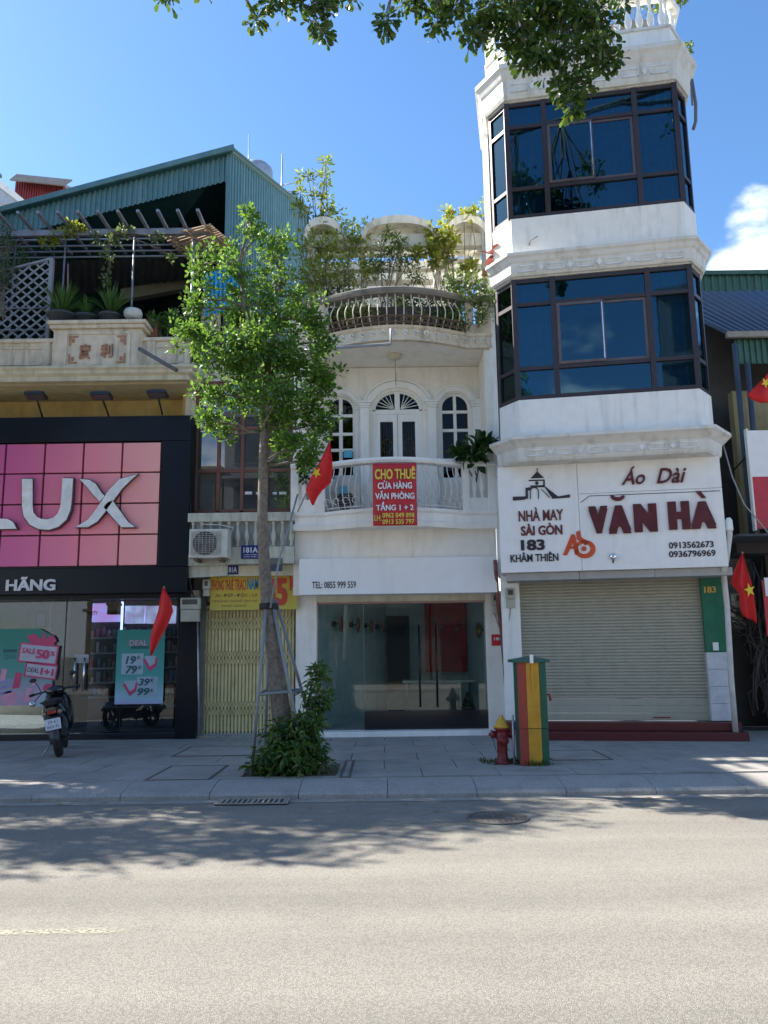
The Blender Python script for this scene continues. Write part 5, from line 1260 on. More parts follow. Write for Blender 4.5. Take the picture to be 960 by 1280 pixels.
prect(152, 817, 179, 843, PYY, PALE, po); prect(171, 846, 197, 871, PYY, PALE, po)
for s_, x0, y0, x1, y1 in (('19', 157, 820, 170, 830), ('79', 157, 832, 171.5, 842), ('39', 173, 848, 187, 857), ('99', 172, 860, 187, 869)): wp(s_, x0, y0, x1, y1, PYY-0.003, DTEAL, po, bold=0.03, shear=0.2, depth=0.002)
for x0, y0 in ((171.5, 819.5), (173, 832), (188, 848), (188, 861)): wp('K', x0, y0, x0+4, y0+4.5, PYY-0.003, DTEAL, po, bold=0.02, shear=0.2, depth=0.002)
wp('DEAL', 162, 800, 184, 807, PYY-0.001, PKL, po, bold=0.01, depth=0.002); prect(164, 807.5, 186, 811, PYY, DTEAL, po)
for x0, y0 in ((178, 824), (153, 855)):
    a = P(x0, y0, PYY); w_ = 0.27; MB().prism([(a.x, a.z), (a.x+w_, a.z+0.02), (a.x+w_*.92, a.z-.13), (a.x+w_/2, a.z-0.21)], PYY-0.004, PYY-0.001).build('print', PKP, po); MB().prism([(a.x+.03, a.z+.05), (a.x+w_*.9, a.z+0.06), (a.x+w_*.8, a.z-.08), (a.x+w_/2, a.z-0.13)], PYY-0.006, PYY-0.0045).build('print', PALE, po)
# left big sale poster
po2 = thing('sale_poster', P(40, 880, PYY), 'large teal and pink poster reading SALE 50% and DEAL 1+1', 'poster')
r = RC(-30, 786, 52, 882, PYY)
TP2 = grad_print('teal_pink_print', [(0.0, (0.40, 0.30, 0.42)), (0.3, (0.42, 0.32, 0.45)), (0.55, (0.07, 0.28, 0.27)), (1.0, (0.01, 0.19, 0.15))], 'Z', r[2], r[3], 0.3)
MB().prism([(r[0], r[2]), (P(46, 880, PYY).x, r[2]), (P(64, 862, PYY).x, P(64, 862, PYY).z), (P(70, 820, PYY).x, P(70, 820, PYY).z), (P(66, 790, PYY).x, P(66, 795, PYY).z), (P(50, 787, PYY).x, r[3]), (r[0], r[3])], PYY, PYY+0.006).build('sheet', TP2, po2)
# ribbon bow
MB().prism([(P(x, y, PYY).x, P(x, y, PYY).z) for x, y in ((34, 795), (43, 792), (52, 799), (55, 788), (58, 799), (66, 793), (71, 801), (66, 806), (40, 806))], PYY-0.004, PYY-0.001).build('ribbon_print', PKP, po2)
prect(23.5, 805, 72.5, 829.5, PYY-0.004, PKP, po2, rot=-0.10); prect(25.5, 807, 70.5, 827.5, PYY-0.007, mat('card_print', (0.42, 0.42, 0.50), 0.6), po2, rot=-0.10)
wp('SALE', 27.5, 810, 44.5, 817, PYY-0.010, PKP, po2, bold=0.02, depth=0.002, rot=-0.10); wp('50', 45, 812, 62, 823.5, PYY-0.010, PKP, po2, bold=0.05, depth=0.002, rot=-0.10); wp('%', 63, 814, 69, 820, PYY-0.010, PKP, po2, bold=0.02, depth=0.002, rot=-0.1)
prect(31, 829.5, 71, 848, PYY-0.004, PKP, po2, rot=-0.13); prect(33, 831.5, 69.5, 846, PYY-0.007, mat('card_print', (0.5, 0.5, 0.6), 0.6), po2, rot=-0.13)
wp('DEAL', 34.5, 834.5, 49, 840.5, PYY-0.010, INK, po2, bold=0.01, depth=0.002, rot=-0.13); wp('1+1', 50.5, 835.5, 67, 844.5, PYY-0.010, PKP, po2, bold=0.05, depth=0.002, rot=-0.13)
prect(4, 811.5, 21, 815.5, PYY, DTEAL, po2); wp('QÙA', 5, 816, 20, 825, PYY, DTEAL, po2, bold=-0.005, depth=0.002)
for i, (x, y, rw_, c_) in enumerate(((12, 873, 10, PKL), (3, 843, 6, PKL), (20, 850, 8, PKP), (60, 860, 6, PKP), (50, 873, 8, PALE), (34, 868, 7, PKL), (42, 852, 4, PKL))):
    p = P(x, y, PYY); rr_ = rw_*0.0143
    if i in (0, 3): MB().prism([(p.x+rr_*math.cos(t_*PI/8), p.z+rr_*.9*math.sin(t_*PI/8)) for t_ in range(16)], PYY-0.004-i*.0004, PYY-0.001).build('product_print', c_, po2)
    else: MB().prism([(p.x-rr_*.5, p.z-rr_*1.3), (p.x+rr_*.6, p.z-rr_*1.2), (p.x+rr_*.9, p.z+rr_), (p.x-rr_*.1, p.z+rr_*1.2)], PYY-0.004-i*.0004, PYY-0.001).build('product_print', c_, po2)
for i in range(3):
    p = P(3+i*0, 854+i*7, PYY); MB().prism([(p.x-.1, p.z-.02), (p.x+.16, p.z+.03), (p.x+.16, p.z+.08), (p.x-.1, p.z+.03)], PYY-0.004, PYY-0.001).build('product_print', mat('violet_print', (0.25, 0.25, 0.5), 0.6), po2)
# ---- big sign
zs0 = P(115, 742, FY).z; zs1 = P(115, 520, FY).z
lg = thing('shop_sign', (-6.2, FY, zs0), 'huge black framed sign of pink panels with white raised letters LUX', 'sign')
ppx = [P(q, 630, FY).x for q in (-47, 1.5, 51, 100, 149, 198.5)]; pz0 = P(100, 708, FY).z; pz1 = P(100, 553, FY).z
pz = [pz0+(pz1-pz0)*i/4 for i in range(5)]
MB().box(-9.4, XE, FY+0.02, 14.50, pz1+0.02, zs1).build('frame', DKMET, lg, bevel=0.012)
MB().box(ppx[-1]+0.01, XE, FY+0.02, 14.50, pz0-0.018, pz1+0.018).build('frame', DKMET, lg, bevel=0.012)
MB().box(-9.4, XE, FY+0.02, 14.50, zs0, pz0-0.02).build('frame', DKMET, lg, bevel=0.012)
MB().box(-9.4, ppx[-1]+0.008, FY+0.10, 14.45, pz0-0.018, pz1+0.018).build('backing', BLACK, lg)
MB().box(ppx[0]-3.0, XE-0.02, 14.1, 14.5, zs0-0.08, zs0-0.002).build('soffit', DKMET, lg)
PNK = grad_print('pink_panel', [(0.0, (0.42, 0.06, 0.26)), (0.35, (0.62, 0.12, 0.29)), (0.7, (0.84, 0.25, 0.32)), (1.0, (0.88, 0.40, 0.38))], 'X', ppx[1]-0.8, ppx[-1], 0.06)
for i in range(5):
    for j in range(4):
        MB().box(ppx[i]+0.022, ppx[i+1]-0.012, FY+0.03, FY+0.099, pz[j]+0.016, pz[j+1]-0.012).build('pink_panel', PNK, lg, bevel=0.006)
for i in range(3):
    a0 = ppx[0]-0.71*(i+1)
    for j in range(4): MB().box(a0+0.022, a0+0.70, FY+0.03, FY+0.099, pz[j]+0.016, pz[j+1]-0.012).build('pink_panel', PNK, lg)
LW = mat('white_letter_face', (0.72, 0.74, 0.76), 0.5, dirt=0.25, dcol=(0.45, 0.3, 0.2), dscale=8); LE = mat('letter_edge', (0.10, 0.04, 0.05), 0.5)
def fp(q, Y=FY-0.05): p = P(q[0], q[1], Y); return (p.x, p.z)
def letter(polys, n='raised_letter'):
    m_ = MB(); e_ = MB()
    for pl_ in polys:
        pts = [fp(q) for q in pl_]; m_.prism(pts, FY-0.070, FY-0.051)
        cx_ = sum(p[0] for p in pts)/len(pts); cz_ = sum(p[1] for p in pts)/len(pts)
        pp_ = []
        for x, z in pts:
            d = Vector((x-cx_, z-cz_)); d = d*(1+0.022/max(d.length, .01)); pp_.append((cx_+d.x, cz_+d.y))
        e_.prism(pp_, FY-0.050, FY+0.028)
    o = m_.build(n, LW, lg); e_.build('letter_edge', LE, o)
def band_poly(cl, w):
    """strip of quads along a centreline, w = half widths"""
    out_ = []; L_ = []; Rr = []
    for i, p in enumerate(cl):
        a = Vector(cl[max(i-1, 0)]); b = Vector(cl[min(i+1, len(cl)-1)]); d = (b-a).normalized(); n_ = Vector((-d.y, d.x))
        L_.append(Vector(p)+n_*w[i]); Rr.append(Vector(p)-n_*w[i])
    return [tuple(v) for v in L_]+[tuple(v) for v in Rr[::-1]]
uc = [(34.5, 599), (34.5, 632), (36, 643), (42, 651), (50, 655), (60, 656), (70, 653), (78, 646), (82, 636), (83.5, 625), (85, 598)]
# the U as one closed outline
letter([band_poly(uc, [6.5]*11)])
def xcurve(a, c, b, wa, wb, n=12):
    cl = [((1-t)**2*a[0]+2*t*(1-t)*c[0]+t*t*b[0], (1-t)**2*a[1]+2*t*(1-t)*c[1]+t*t*b[1]) for t in [i/n for i in range(n+1)]]
    return band_poly(cl, [wa+(wb-wa)*i/n for i in range(n+1)])
letter([[(100, 599), (112, 600), (120, 605), (127, 616), (131, 620), (125, 627), (118, 620), (110, 610)], [(135, 628), (141, 626), (160, 652), (169, 659), (152, 659), (142, 648), (130, 634)], [(95, 659), (110, 650), (121, 636), (137, 612), (150, 599), (172, 593), (164, 600), (152, 612), (134, 637), (122, 652), (110, 659)]])
letter([[(-40, 600), (-28, 600), (-28, 647), (10, 649), (17, 653), (21, 661), (-40, 662)]])
wp('HÃNG', 8, 721, 70, 738.5, FY+0.018, mat('grey_letters', (0.55, 0.55, 0.58), 0.5), lg, bold=0.035, depth=0.02)
# floodlights above the sign
FLB = mat('black_floodlight', (0.02, 0.02, 0.022), 0.35)
for i, (hx, hy, bx_, by_) in enumerate(((42, 494, 53, 521), (124, 494, 136, 520), (194, 492, 203, 518))):
    a = P(hx+3, hy+2, 13.25); b = P(bx_, by_, FY+0.1)
    fl_ = thing('floodlight', b, 'black floodlight on a slanted arm above the black sign, %s' % ['leftmost of three', 'middle of three', 'rightmost of three'][i], 'floodlight', 'floodlights above the pink sign')
    MB().tube([b, a], 0.018, 6).build('arm', FLB, fl_)
    Rm = Matrix.Translation(a) @ Matrix.Rotation(R_(-12), 4, 'X'); 
    hd = MB(Rm).box(-0.17, 0.17, -0.11, 0.11, -0.01, 0.05).build('head', FLB, fl_, bevel=0.01)
    fn = MB(Rm)
    for k_ in range(6): fn.box(-0.12+k_*0.045, -0.11+k_*0.045, -0.08, 0.08, 0.051, 0.085)
    fn.build('cooling_fins', FLB, fl_)
    MB(Rm).box(-0.15, 0.15, -0.09, 0.09, -0.016, -0.011).build('lens', mat('lamp_lens', (0.06, 0.06, 0.06), 0.2), fl_)
# terrace things -------------------------------------------------------------
ZT = zpar0+0.2
# pergola of pipes
pgm = mat('grey_pipe_paint', (0.22, 0.24, 0.28), 0.5, metal=0.3, dirt=0.5, dcol=(0.25, 0.15, 0.1), dscale=7)
pr_ = thing('terrace_pergola', (-5.6, 14.2, ZT), 'grey steel pipe pergola with projecting rafters over the left terrace', 'pergola')
PGY = 14.3
za = P(130, 291, PGY).z
xa_, xb_ = -9.5, P(262, 290, PGY).x
MB().box(xa_, xb_, PGY-0.04, PGY+0.04, za-0.06, za+0.06).build('front_beam', pgm, pr_)
for i in range(17):
    qx = 256-24.0*i; p = P(qx, 289, PGY)
    zf = 0.16
    MB().box(p.x-0.028, p.x+0.028, PGY-0.62, PGY+1.0, za+0.062, za+0.115).build('rafter', pgm, pr_)
for py in (299, 307, 314, 321):
    p = P(130, py, PGY+0.5); MB().tube([(xa_, PGY+0.5, p.z), (xb_-0.05, PGY+0.5, p.z)], 0.020, 6).build('pipe_rail', pgm, pr_)
for qx in (82, 168, 20): 
    p = P(qx, 300, PGY+0.1); MB().tube([(p.x, PGY+0.1, ZT), (p.x, PGY+0.1, za-0.06)], 0.018, 8).build('post', pgm, pr_)
p = P(258, 300, PGY+0.1); MB().tube([(p.x-0.25, PGY+0.1, ZT), (p.x-0.25, PGY+0.1, za-0.06)], 0.03, 8).build('post', pgm, pr_)
a = P(85, 330, PGY+0.2); b = P(89, 365, PGY+0.2); MB().tube([a, (b.x, b.y, ZT+0.4)], 0.016, 6).build('brace', mat('pink_pipe', (0.35, 0.22, 0.2), 0.6), pr_)
# slatted bamboo awning at its right end
am = thing('slat_awning', P(250, 300, 14.6), 'small tilted awning of brown bamboo slats at the right end of the pergola', 'awning')
BAM = mat('bamboo_slat', (0.36, 0.25, 0.15), 0.8, isl=0.2)
A = [P(200, 294, 14.4), P(262, 280, 14.0), P(291, 304, 14.7), P(240, 328, 15.2)]
for i in range(11):
    t_ = (i+0.5)/11; p0 = A[0].lerp(A[3], t_); p1 = A[1].lerp(A[2], t_)
    MB().tube([p0, p1], 0.024, 5, smooth=False).build('slat', BAM, am)
for t_ in (0.15, 0.55, 0.9): MB().tube([A[0].lerp(A[1], t_)-Vector((0, 0, .04)), A[3].lerp(A[2], t_)-Vector((0, 0, .04))], 0.018, 5).build('batten', BAM, am)
# blue corrugated sheet leaning
BLUE = mat('blue_tin', (0.03, 0.36, 0.62), 0.4, metal=0.2, dirt=0.2)
bs = thing('blue_tin_sheet', P(278, 395, 14.9), 'bright blue corrugated tin sheet leaning behind the street tree crown', 'tin sheet')
MB().corrug(P(256, 396, 14.5), P(302, 386, 14.9), P(302, 330, 14.9), P(254, 343, 14.5), 9, 0.05).build('sheet', BLUE, bs)
# white trellis
TRW = mat('pale_lath', (0.24, 0.26, 0.29), 0.7, dirt=0.5, dcol=(0.2, 0.2, 0.2), dscale=5)
tr_ = thing('trellis', P(20, 422, 14.15), 'pale diagonal lath trellis screen at the left of the terrace', 'trellis')
TY = 14.1; pa = P(64, 325, TY); xr = pa.x; xl = -9.0; zb_ = P(30, 424, TY).z; zr_t = pa.z; sl_t = (P(20, 336, TY).z-pa.z)/(P(20, 336, TY).x-pa.x)
def clip_line(x0, z0, dx, dz):
    """clip an infinite line to the trellis outline, returns two points or None"""
    ts = []; 
    def inside(x, z): return xl-1e-6 <= x <= xr+1e-6 and z >= zb_-1e-6 and z <= zr_t+sl_t*(x-xr)+1e-6
    for t_ in np.arange(-4, 4, 0.02):
        if inside(x0+dx*t_, z0+dz*t_): ts.append(t_)
    if len(ts) < 6: return None
    return (x0+dx*ts[0], z0+dz*ts[0]), (x0+dx*ts[-1], z0+dz*ts[-1])
stp = 0.215
for sgn in (1, -1):
    k_ = -14
    while k_ < 30:
        x0 = xr-0.1-k_*stp; c_ = clip_line(x0, (zb_+zr_t)/2, 0.72, sgn*0.62); k_ += 1
        if c_:
            (xA, zA), (xB, zB) = c_; d = Vector((xB-xA, zB-zA)).normalized(); n_ = Vector((-d.y, d.x))*0.018
            yy = TY+(0.0 if sgn > 0 else 0.013)
            MB().prism([(xA+n_.x, zA+n_.y), (xB+n_.x, zB+n_.y), (xB-n_.x, zB-n_.y), (xA-n_.x, zA-n_.y)], yy, yy+0.011).build('lath', TRW, tr_)
MB().box(xr-0.02, xr+0.05, TY-0.03, TY+0.05, zb_-0.1, zr_t+0.03).build('post', TRW, tr_)
m_ = MB(); m_.prism([(xl, zr_t+sl_t*(xl-xr)), (xr-0.021, zr_t), (xr-0.021, zr_t+0.04), (xl, zr_t+sl_t*(xl-xr)+0.04)], TY-0.02, TY+0.04); m_.build('top_rail', TRW, tr_)
for py in (386, 413): 
    z = P(30, py, TY).z; MB().tube([(xl, TY-0.03, z), (xr, TY-0.03, z)], 0.012, 5).build('rail', TRW, tr_)
# slanting pipe from the parapet
tag(MB().tube([P(174, 436, 13.55), P(221, 463, 13.2)], 0.035, 8).build('drain_pipe', mat('dark_pipe', (0.12, 0.12, 0.13), 0.6)), 'dark slanting spout pipe sticking out below the left parapet', 'pipe')
# tin shed
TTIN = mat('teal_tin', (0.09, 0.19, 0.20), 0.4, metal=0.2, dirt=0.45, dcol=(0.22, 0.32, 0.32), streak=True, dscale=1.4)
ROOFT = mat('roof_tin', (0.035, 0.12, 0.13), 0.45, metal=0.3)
sd = thing('tin_shed', (-6.0, 15.4, ZT), 'large teal corrugated tin roof shed covering the left terrace', 'shed')
SY = 15.4
tl = P(0, 268, SY); trr = P(288, 190, SY); dx_ = (trr.z-tl.z)/(trr.x-tl.x)
xw = -9.8; ztl = tl.z+dx_*(xw-tl.x)
br_ = P(286, 226, SY); bl_ = P(103, 273, SY); dx2 = (br_.z-bl_.z)/(br_.x-bl_.x)
zbl = bl_.z+dx2*(xw-bl_.x)
b0 = max(zbl, ZT)
nw_ = 46; xb_l = [xw, trr.x]
MB().corrug((xw, SY, zbl), (trr.x, SY, br_.z), (trr.x, SY, trr.z), (xw, SY, ztl), 62, 0.028).build('front_sheet', TTIN, sd)
# right side wall receding
bk = Vector((-2.05, 20.5, P(384, 262, 20.5).z))
MB().corrug((trr.x, SY, ZT-0.5), (bk.x, bk.y, ZT-0.5), (bk.x, bk.y, bk.z), (trr.x, SY, trr.z), 34, 0.03).build('side_sheet', TTIN, sd)
MB().box(trr.x-0.07, trr.x+0.02, SY-0.05, SY+0.03, ZT, trr.z-0.02).build('corner_flashing', TTIN, sd)
# roof sheet (seen from below) with edge flashing
bz_l = ztl-0.4
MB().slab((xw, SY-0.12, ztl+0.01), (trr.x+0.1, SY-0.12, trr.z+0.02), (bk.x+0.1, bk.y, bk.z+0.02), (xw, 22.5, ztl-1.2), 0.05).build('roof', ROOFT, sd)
m_ = MB(); m_.prism([(xw, ztl-0.05), (trr.x+0.1, trr.z-0.05), (trr.x+0.1, trr.z+0.07), (xw, ztl+0.07)], SY-0.17, SY-0.125); m_.build('ridge_flashing', TTIN, sd)
m_ = MB(); m_.tube([(trr.x+0.06, SY-0.1, trr.z), (bk.x+0.06, bk.y, bk.z)], 0.06, 4, smooth=False); m_.build('side_flashing', TTIN, sd)
MB().box(xw, bk.x+0.05, 20.52, 20.7, ZT-1, bk.z-0.1).build('back_wall', mat('shed_shade_dark', (0.04, 0.045, 0.05), 0.9), sd)  # colour darkened to stand in for shade under the shed roof
m_ = MB(); m_.add([(trr.x-0.09, SY+0.02, ZT-0.5), (bk.x-0.12, bk.y, ZT-0.5), (bk.x-0.12, bk.y, bk.z-0.05), (trr.x-0.09, SY+0.02, trr.z-0.05)], [(0, 1, 2, 3)]); m_.build('inner_lining', mat('shed_shade_dark', (0.04, 0.045, 0.05), 0.9), sd)
MB().box(xw-0.1, xw, SY, 20.7, ZT, ztl-0.1).build('far_side', DARKIN, sd)
for i in range(6):
    y0 = 16.2+i*0.95; t_ = (y0-SY)/(bk.y-SY); xr2 = trr.x+(bk.x-trr.x)*min(t_, 1); zr2 = trr.z+(bk.z-trr.z)*min(t_, 1)-0.12; zl2 = ztl-0.8*t_-0.25
    m_ = MB(); m_.tube([(xw, y0, zl2), (xr2-0.1, y0, zr2-0.05)], 0.035, 4, smooth=False); m_.build('purlin', pgm, sd)
# a lean-to roof deeper on the terrace and a beige lintel, both coloured dark for the shade there
LT = mat('shaded_old_roof', (0.07, 0.075, 0.08), 0.9, dirt=0.5)
m_ = MB(); m_.corrug(P(60, 372, 17.5), P(258, 352, 17.5), P(262, 320, 16.2), P(60, 326, 16.2), 20, 0.03); m_.build('inner_roof', LT, sd)
r = RC(150, 358, 240, 372, 17.3); m_ = MB(); m_.prism([(r[0], r[2]-0.05), (r[1], r[2]+0.25), (r[1], r[3]+0.25), (r[0], r[3]-0.05)], 17.3, 17.5); m_.build('inner_beam', mat('dim_beam', (0.20, 0.18, 0.13), 0.9), sd)
r = RC(252, 380, 272, 410, 15.0); MB().box(r[0], r[1], 15.0, 15.3, ZT, r[3]+0.1).build('pier', CREAM, lx)
# far red tin house and white roof behind at the left
fh = thing('far_house', (-12.0, 27.0, 10.0), 'far small red tin clad house peeking above the teal shed roof', 'house')
RT_ = mat('red_tin', (0.22, 0.03, 0.035), 0.5, dirt=0.3, dcol=(0.35, 0.12, 0.1), streak=True)
a, b, c_, d = P(16, 240, 27), P(80, 252, 27), P(80, 232, 27), P(20, 222, 27)
MB().corrug((a.x, 27, a.z-3), (b.x, 27, b.z-3), c_, d, 20, 0.04).build('wall', RT_, fh)
MB().corrug((b.x, 27, b.z-3), (b.x+1.2, 31, b.z-3), (c_.x+1.2, 31, c_.z-0.5), (c_.x, 27, c_.z), 10, 0.04).build('wall', RT_, fh)
MB().slab(P(13, 226, 26.6), P(22, 219, 26.6), P(84, 226, 26.6)+Vector((0.2, 0, 0)), P(80, 233, 26.6), 0.08).build('roof', mat('grey_roof_edge', (0.25, 0.24, 0.24), 0.7), fh)
MB().slab(P(22, 221, 26.5), P(81, 230, 26.5), P(93, 236, 31), P(40, 224, 31), 0.06).build('roof', mat('grey_roof_edge', (0.25, 0.24, 0.24), 0.7), fh)
wr = thing('far_house', (-13.5, 24.0, 9.0), 'far white roofed building at the upper left corner behind the shed', 'building')
MB().slab(P(-60, 250, 24), P(-60, 190, 24), P(2, 230, 24), P(40, 262, 24), 0.15).build('roof', mat('pale_blue_roof', (0.40, 0.45, 0.52), 0.5), wr)
MB().slab(P(-62, 188, 23.8), P(2, 226, 23.8), P(44, 262, 23.8), P(36, 262, 23.8), 0.1).build('roof_edge', TRIM, wr)
# water tank and rods behind the shed
wt_ = thing('water_tank', P(320, 212, 19.0), 'steel rooftop water tank just behind the shed roof', 'water tank')
p = P(321, 208, 20.5); MB().lathe((p.x, 20.5, p.z-0.9), [(0.42, 0), (0.45, 0.1), (0.45, 0.7), (0.43, 0.8), (0.32, 0.92), (0.12, 1.0), (0.08, 1.02)], 20).build('tank', STEEL, wt_)
MB().tube([(p.x, 20.5, 9), (p.x, 20.5, p.z-0.9)], 0.2, 8).build('stand', STEEL, wt_)
a = P(311, 200, 19); b = P(311, 168, 19); tag(MB().tube([(a.x, 19, a.z-1.2), b], 0.012, 5).build('lightning_rod', STEEL), 'thin vertical rod rising beside the water tank', 'rod')
a = P(351, 238, 19.5); m_ = MB(); m_.tube([(a.x, 19.5, a.z-1.4), P(353, 192, 19.5)], 0.02, 5); m_.tube([P(351, 232, 19.5), P(380, 226, 19.5)], 0.015, 5); m_.tube([P(351, 240, 19.5), P(375, 238, 19.5)], 0.012, 5)
tag(m_.build('antenna', STEEL), 'slanting television antenna mast with cross rods above the shed side', 'antenna')

# ================================================================== GATE HOUSE (narrow, between)
gh = thing('narrow_house', (-2.5, 14.5, 0.13), 'narrow old cream house with a folding gate and brown framed windows', 'house')
gX0, gX1 = P(237, 560, 14.3).x, P(366, 560, 14.3).x
BRW = mat('red_brown_frame', (0.16, 0.065, 0.045), 0.6, var=0.2); GPN = glass('grey_dusty_pane', (0.25, 0.28, 0.30), 0.10, dust=0.14)
cols = [P(q, 560, 14.3).x for q in (245, 273.5, 303, 334, 364)]; zr_ = [P(300, q, 14.3).z for q in (638, 588, 535, 478)]
fr = MB(); t = 0.03
for x in cols: fr.box(x-t, x+t, 14.30, 14.38, zr_[0], zr_[-1])
for z in zr_:
    for a_, b_ in zip(cols, cols[1:]): fr.box(a_+t, b_-t, 14.31, 14.37, z-t, z+t)
win = fr.build('window', BRW, gh, bevel=0.003)
for a_, b_ in zip(cols, cols[1:]):
    for c_, d_ in zip(zr_, zr_[1:]): MB().box(a_+t, b_-t, 14.335, 14.343, c_+t, d_-t).build('pane', GPN, win)
MB().box(gX0, cols[0]-t, 14.3, 14.6, 3.6, zr_[-1]+0.4).build('wall', CREAM, gh)
MB().box(cols[-1]+t, gX1+0.06, 14.3, 14.6, 3.6, zr_[-1]+0.4).build('wall', CREAM, gh)
MB().box(cols[0]-t, cols[-1]+t, 14.3, 14.6, zr_[-1]+t, zr_[-1]+0.4).build('lintel', CREAM, gh)
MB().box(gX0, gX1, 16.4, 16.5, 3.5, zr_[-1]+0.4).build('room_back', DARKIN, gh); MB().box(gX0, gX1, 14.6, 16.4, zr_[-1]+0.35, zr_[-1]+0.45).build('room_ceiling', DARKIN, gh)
MB().box(gX0-0.1, gX0, 14.3, 16.4, 2.7, zr_[-1]+0.4).build('side_wall', CREAM, gh)
BLC = mat('bluish_cloth', (0.18, 0.28, 0.38), 0.8, var=0.5, vscale=9)
r = RC(248, 595, 271, 635, 14.7); MB().box(r[0], r[1], 14.7, 14.74, r[2], r[3]).build('stored_cloth', BLC, gh)
WTX = mat('white_sticker_text', (0.6, 0.62, 0.65), 0.6)
for x0 in (306, 320, 341, 349):
    prect(x0, 614.5+(x0 % 3)*0.3, x0+(9 if x0 != 341 else 5), 618, 14.33, WTX, win, n='sticker_print')
# balcony front with balusters
by_ = 13.95
zb0 = P(300, 705, by_).z; zb_1 = P(330, 683, by_).z; zt1 = P(300, 652, by_).z; zt0 = P(300, 641, by_).z
bX0, bX1 = P(235, 660, by_).x, P(368, 660, by_).x
OLDP = mat('old_pale_paint', (0.50, 0.50, 0.42), 0.85, dirt=0.8, dcol=(0.22, 0.2, 0.15), streak=True, dscale=3, bump=0.4)
MB().box(bX0, bX1, by_-0.04, by_+0.14, zt1, zt0).build('balcony_rail', OLDP, gh, bevel=0.008)
MB().box(P(283, 690, by_).x, bX1, by_, by_+0.12, zb0, zb_1).build('balcony_base', OLDP, gh, bevel=0.008)
MB().box(bX0, P(283, 690, by_).x-0.003, by_, by_+0.12, zb0-0.02, zb_1-0.12).build('balcony_base', OLDP, gh, bevel=0.008)
MB().box(bX0, bX1, by_+0.121, 14.3, zb0, zb0+0.1).build('balcony_floor', OLDP, gh)
MB().box(bX0, bX1, 14.0, 14.05, zb0+0.101, zt1).build('balcony_backing', mat('grey_backing', (0.30, 0.31, 0.30), 0.8), gh)
bpz = baluster_proto(zt1-zb_1, OLDP, 0.9)
nb_ = 12
for i in range(nb_):
    qx = 241+11.2*i; p = P(qx, 668, by_); inst(bpz, 'baluster', gh, Tr(p.x, by_+0.01, zb_1+0.001))
# beams under
r = RC(255, 705, 372, 720, 14.15); MB().box(r[0], r[1], 14.15, 14.5, r[2], zb0-0.003).build('beam', CREAM, gh, bevel=0.008)
r = RC(232, 697, 262, 722, 14.0); MB().prism([(r[0], r[2]), (r[0], r[3]), (r[1]+.3, r[3]-0.02), (r[1]+.3, r[2]+.03)], 14.02, 14.14).build('side_beam', OLDP, gh)
r = RC(235, 722, 256, 922, 14.45); MB().box(r[0], r[1], 14.45, 14.7, 0.13, 2.95).build('pier', mat('dark_grime_wall', (0.20, 0.19, 0.16), 0.9, dirt=0.6), gh)
MB().box(P(254, 820, 14.5).x, -1.61, 14.55, 14.9, 2.50, 2.95).build('header', CREAM, gh)
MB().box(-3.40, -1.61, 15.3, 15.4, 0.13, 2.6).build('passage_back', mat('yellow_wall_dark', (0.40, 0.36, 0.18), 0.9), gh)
MB().box(-3.4, -1.62, 14.40, 15.3, 0.10, 0.17).build('door_step', CONC, gh)
# folding gate
GYEL = mat('pale_yellow_gate', (0.62, 0.54, 0.28), 0.55, dirt=0.5, dcol=(0.26, 0.22, 0.12), streak=True, dscale=3)
fg_ = thing('folding_gate', (-2.5, 14.52, 0.17), 'pale yellow steel folding gate with scissor lattice bands, closed', 'gate')
g0, g1 = P(254, 840, 14.5).x, P(379, 840, 14.5).x-0.0; g1 = min(g1, -1.63)
zg0, zg1 = 0.20, P(310, 760, 14.5).z
npk = 26; ppk = proto(MB().box(-0.020, 0.020, -0.012, 0.012, 0, zg1-zg0), GYEL, 0.003); ppf = proto(MB().box(-0.033, 0.033, 0.016, 0.020, 0, zg1-zg0-0.06), GYEL)
for i in range(npk):
    x = g0+0.03+(g1-g0-0.06)*i/(npk-1); inst(ppk, 'picket', fg_, Tr(x, 14.52, zg0))
    if i < npk-1: inst(ppf, 'leaf_strip', fg_, Tr(x+(g1-g0-0.06)/(npk-1)/2, 14.52, zg0+0.03))
st_ = (g1-g0-0.06)/(npk-1)
for zc_, hh_ in ((zg1-0.27, 0.24), (zg0+1.30, 0.26), (zg0+0.42, 0.26)):
    la = MB()
    for i in range(npk-2):
        x0 = g0+0.03+st_*i; x1 = x0+st_*2
        for s1_ in (-1, 1):
            la.tube([(x0, 14.494, zc_-s1_*hh_/2), (x1, 14.494, zc_+s1_*hh_/2)], 0.010, 4, smooth=False)
    la.build('scissor_lattice', GYEL, fg_)['kind'] = 'stuff'
MB().box(g0-0.02, g1+0.02, 14.49, 14.55, zg1+0.001, zg1+0.05).build('top_track', GYEL, fg_); MB().box(g0-0.02, g1+0.02, 14.49, 14.55, 0.171, 0.198).build('bottom_track', STEEL, fg_)
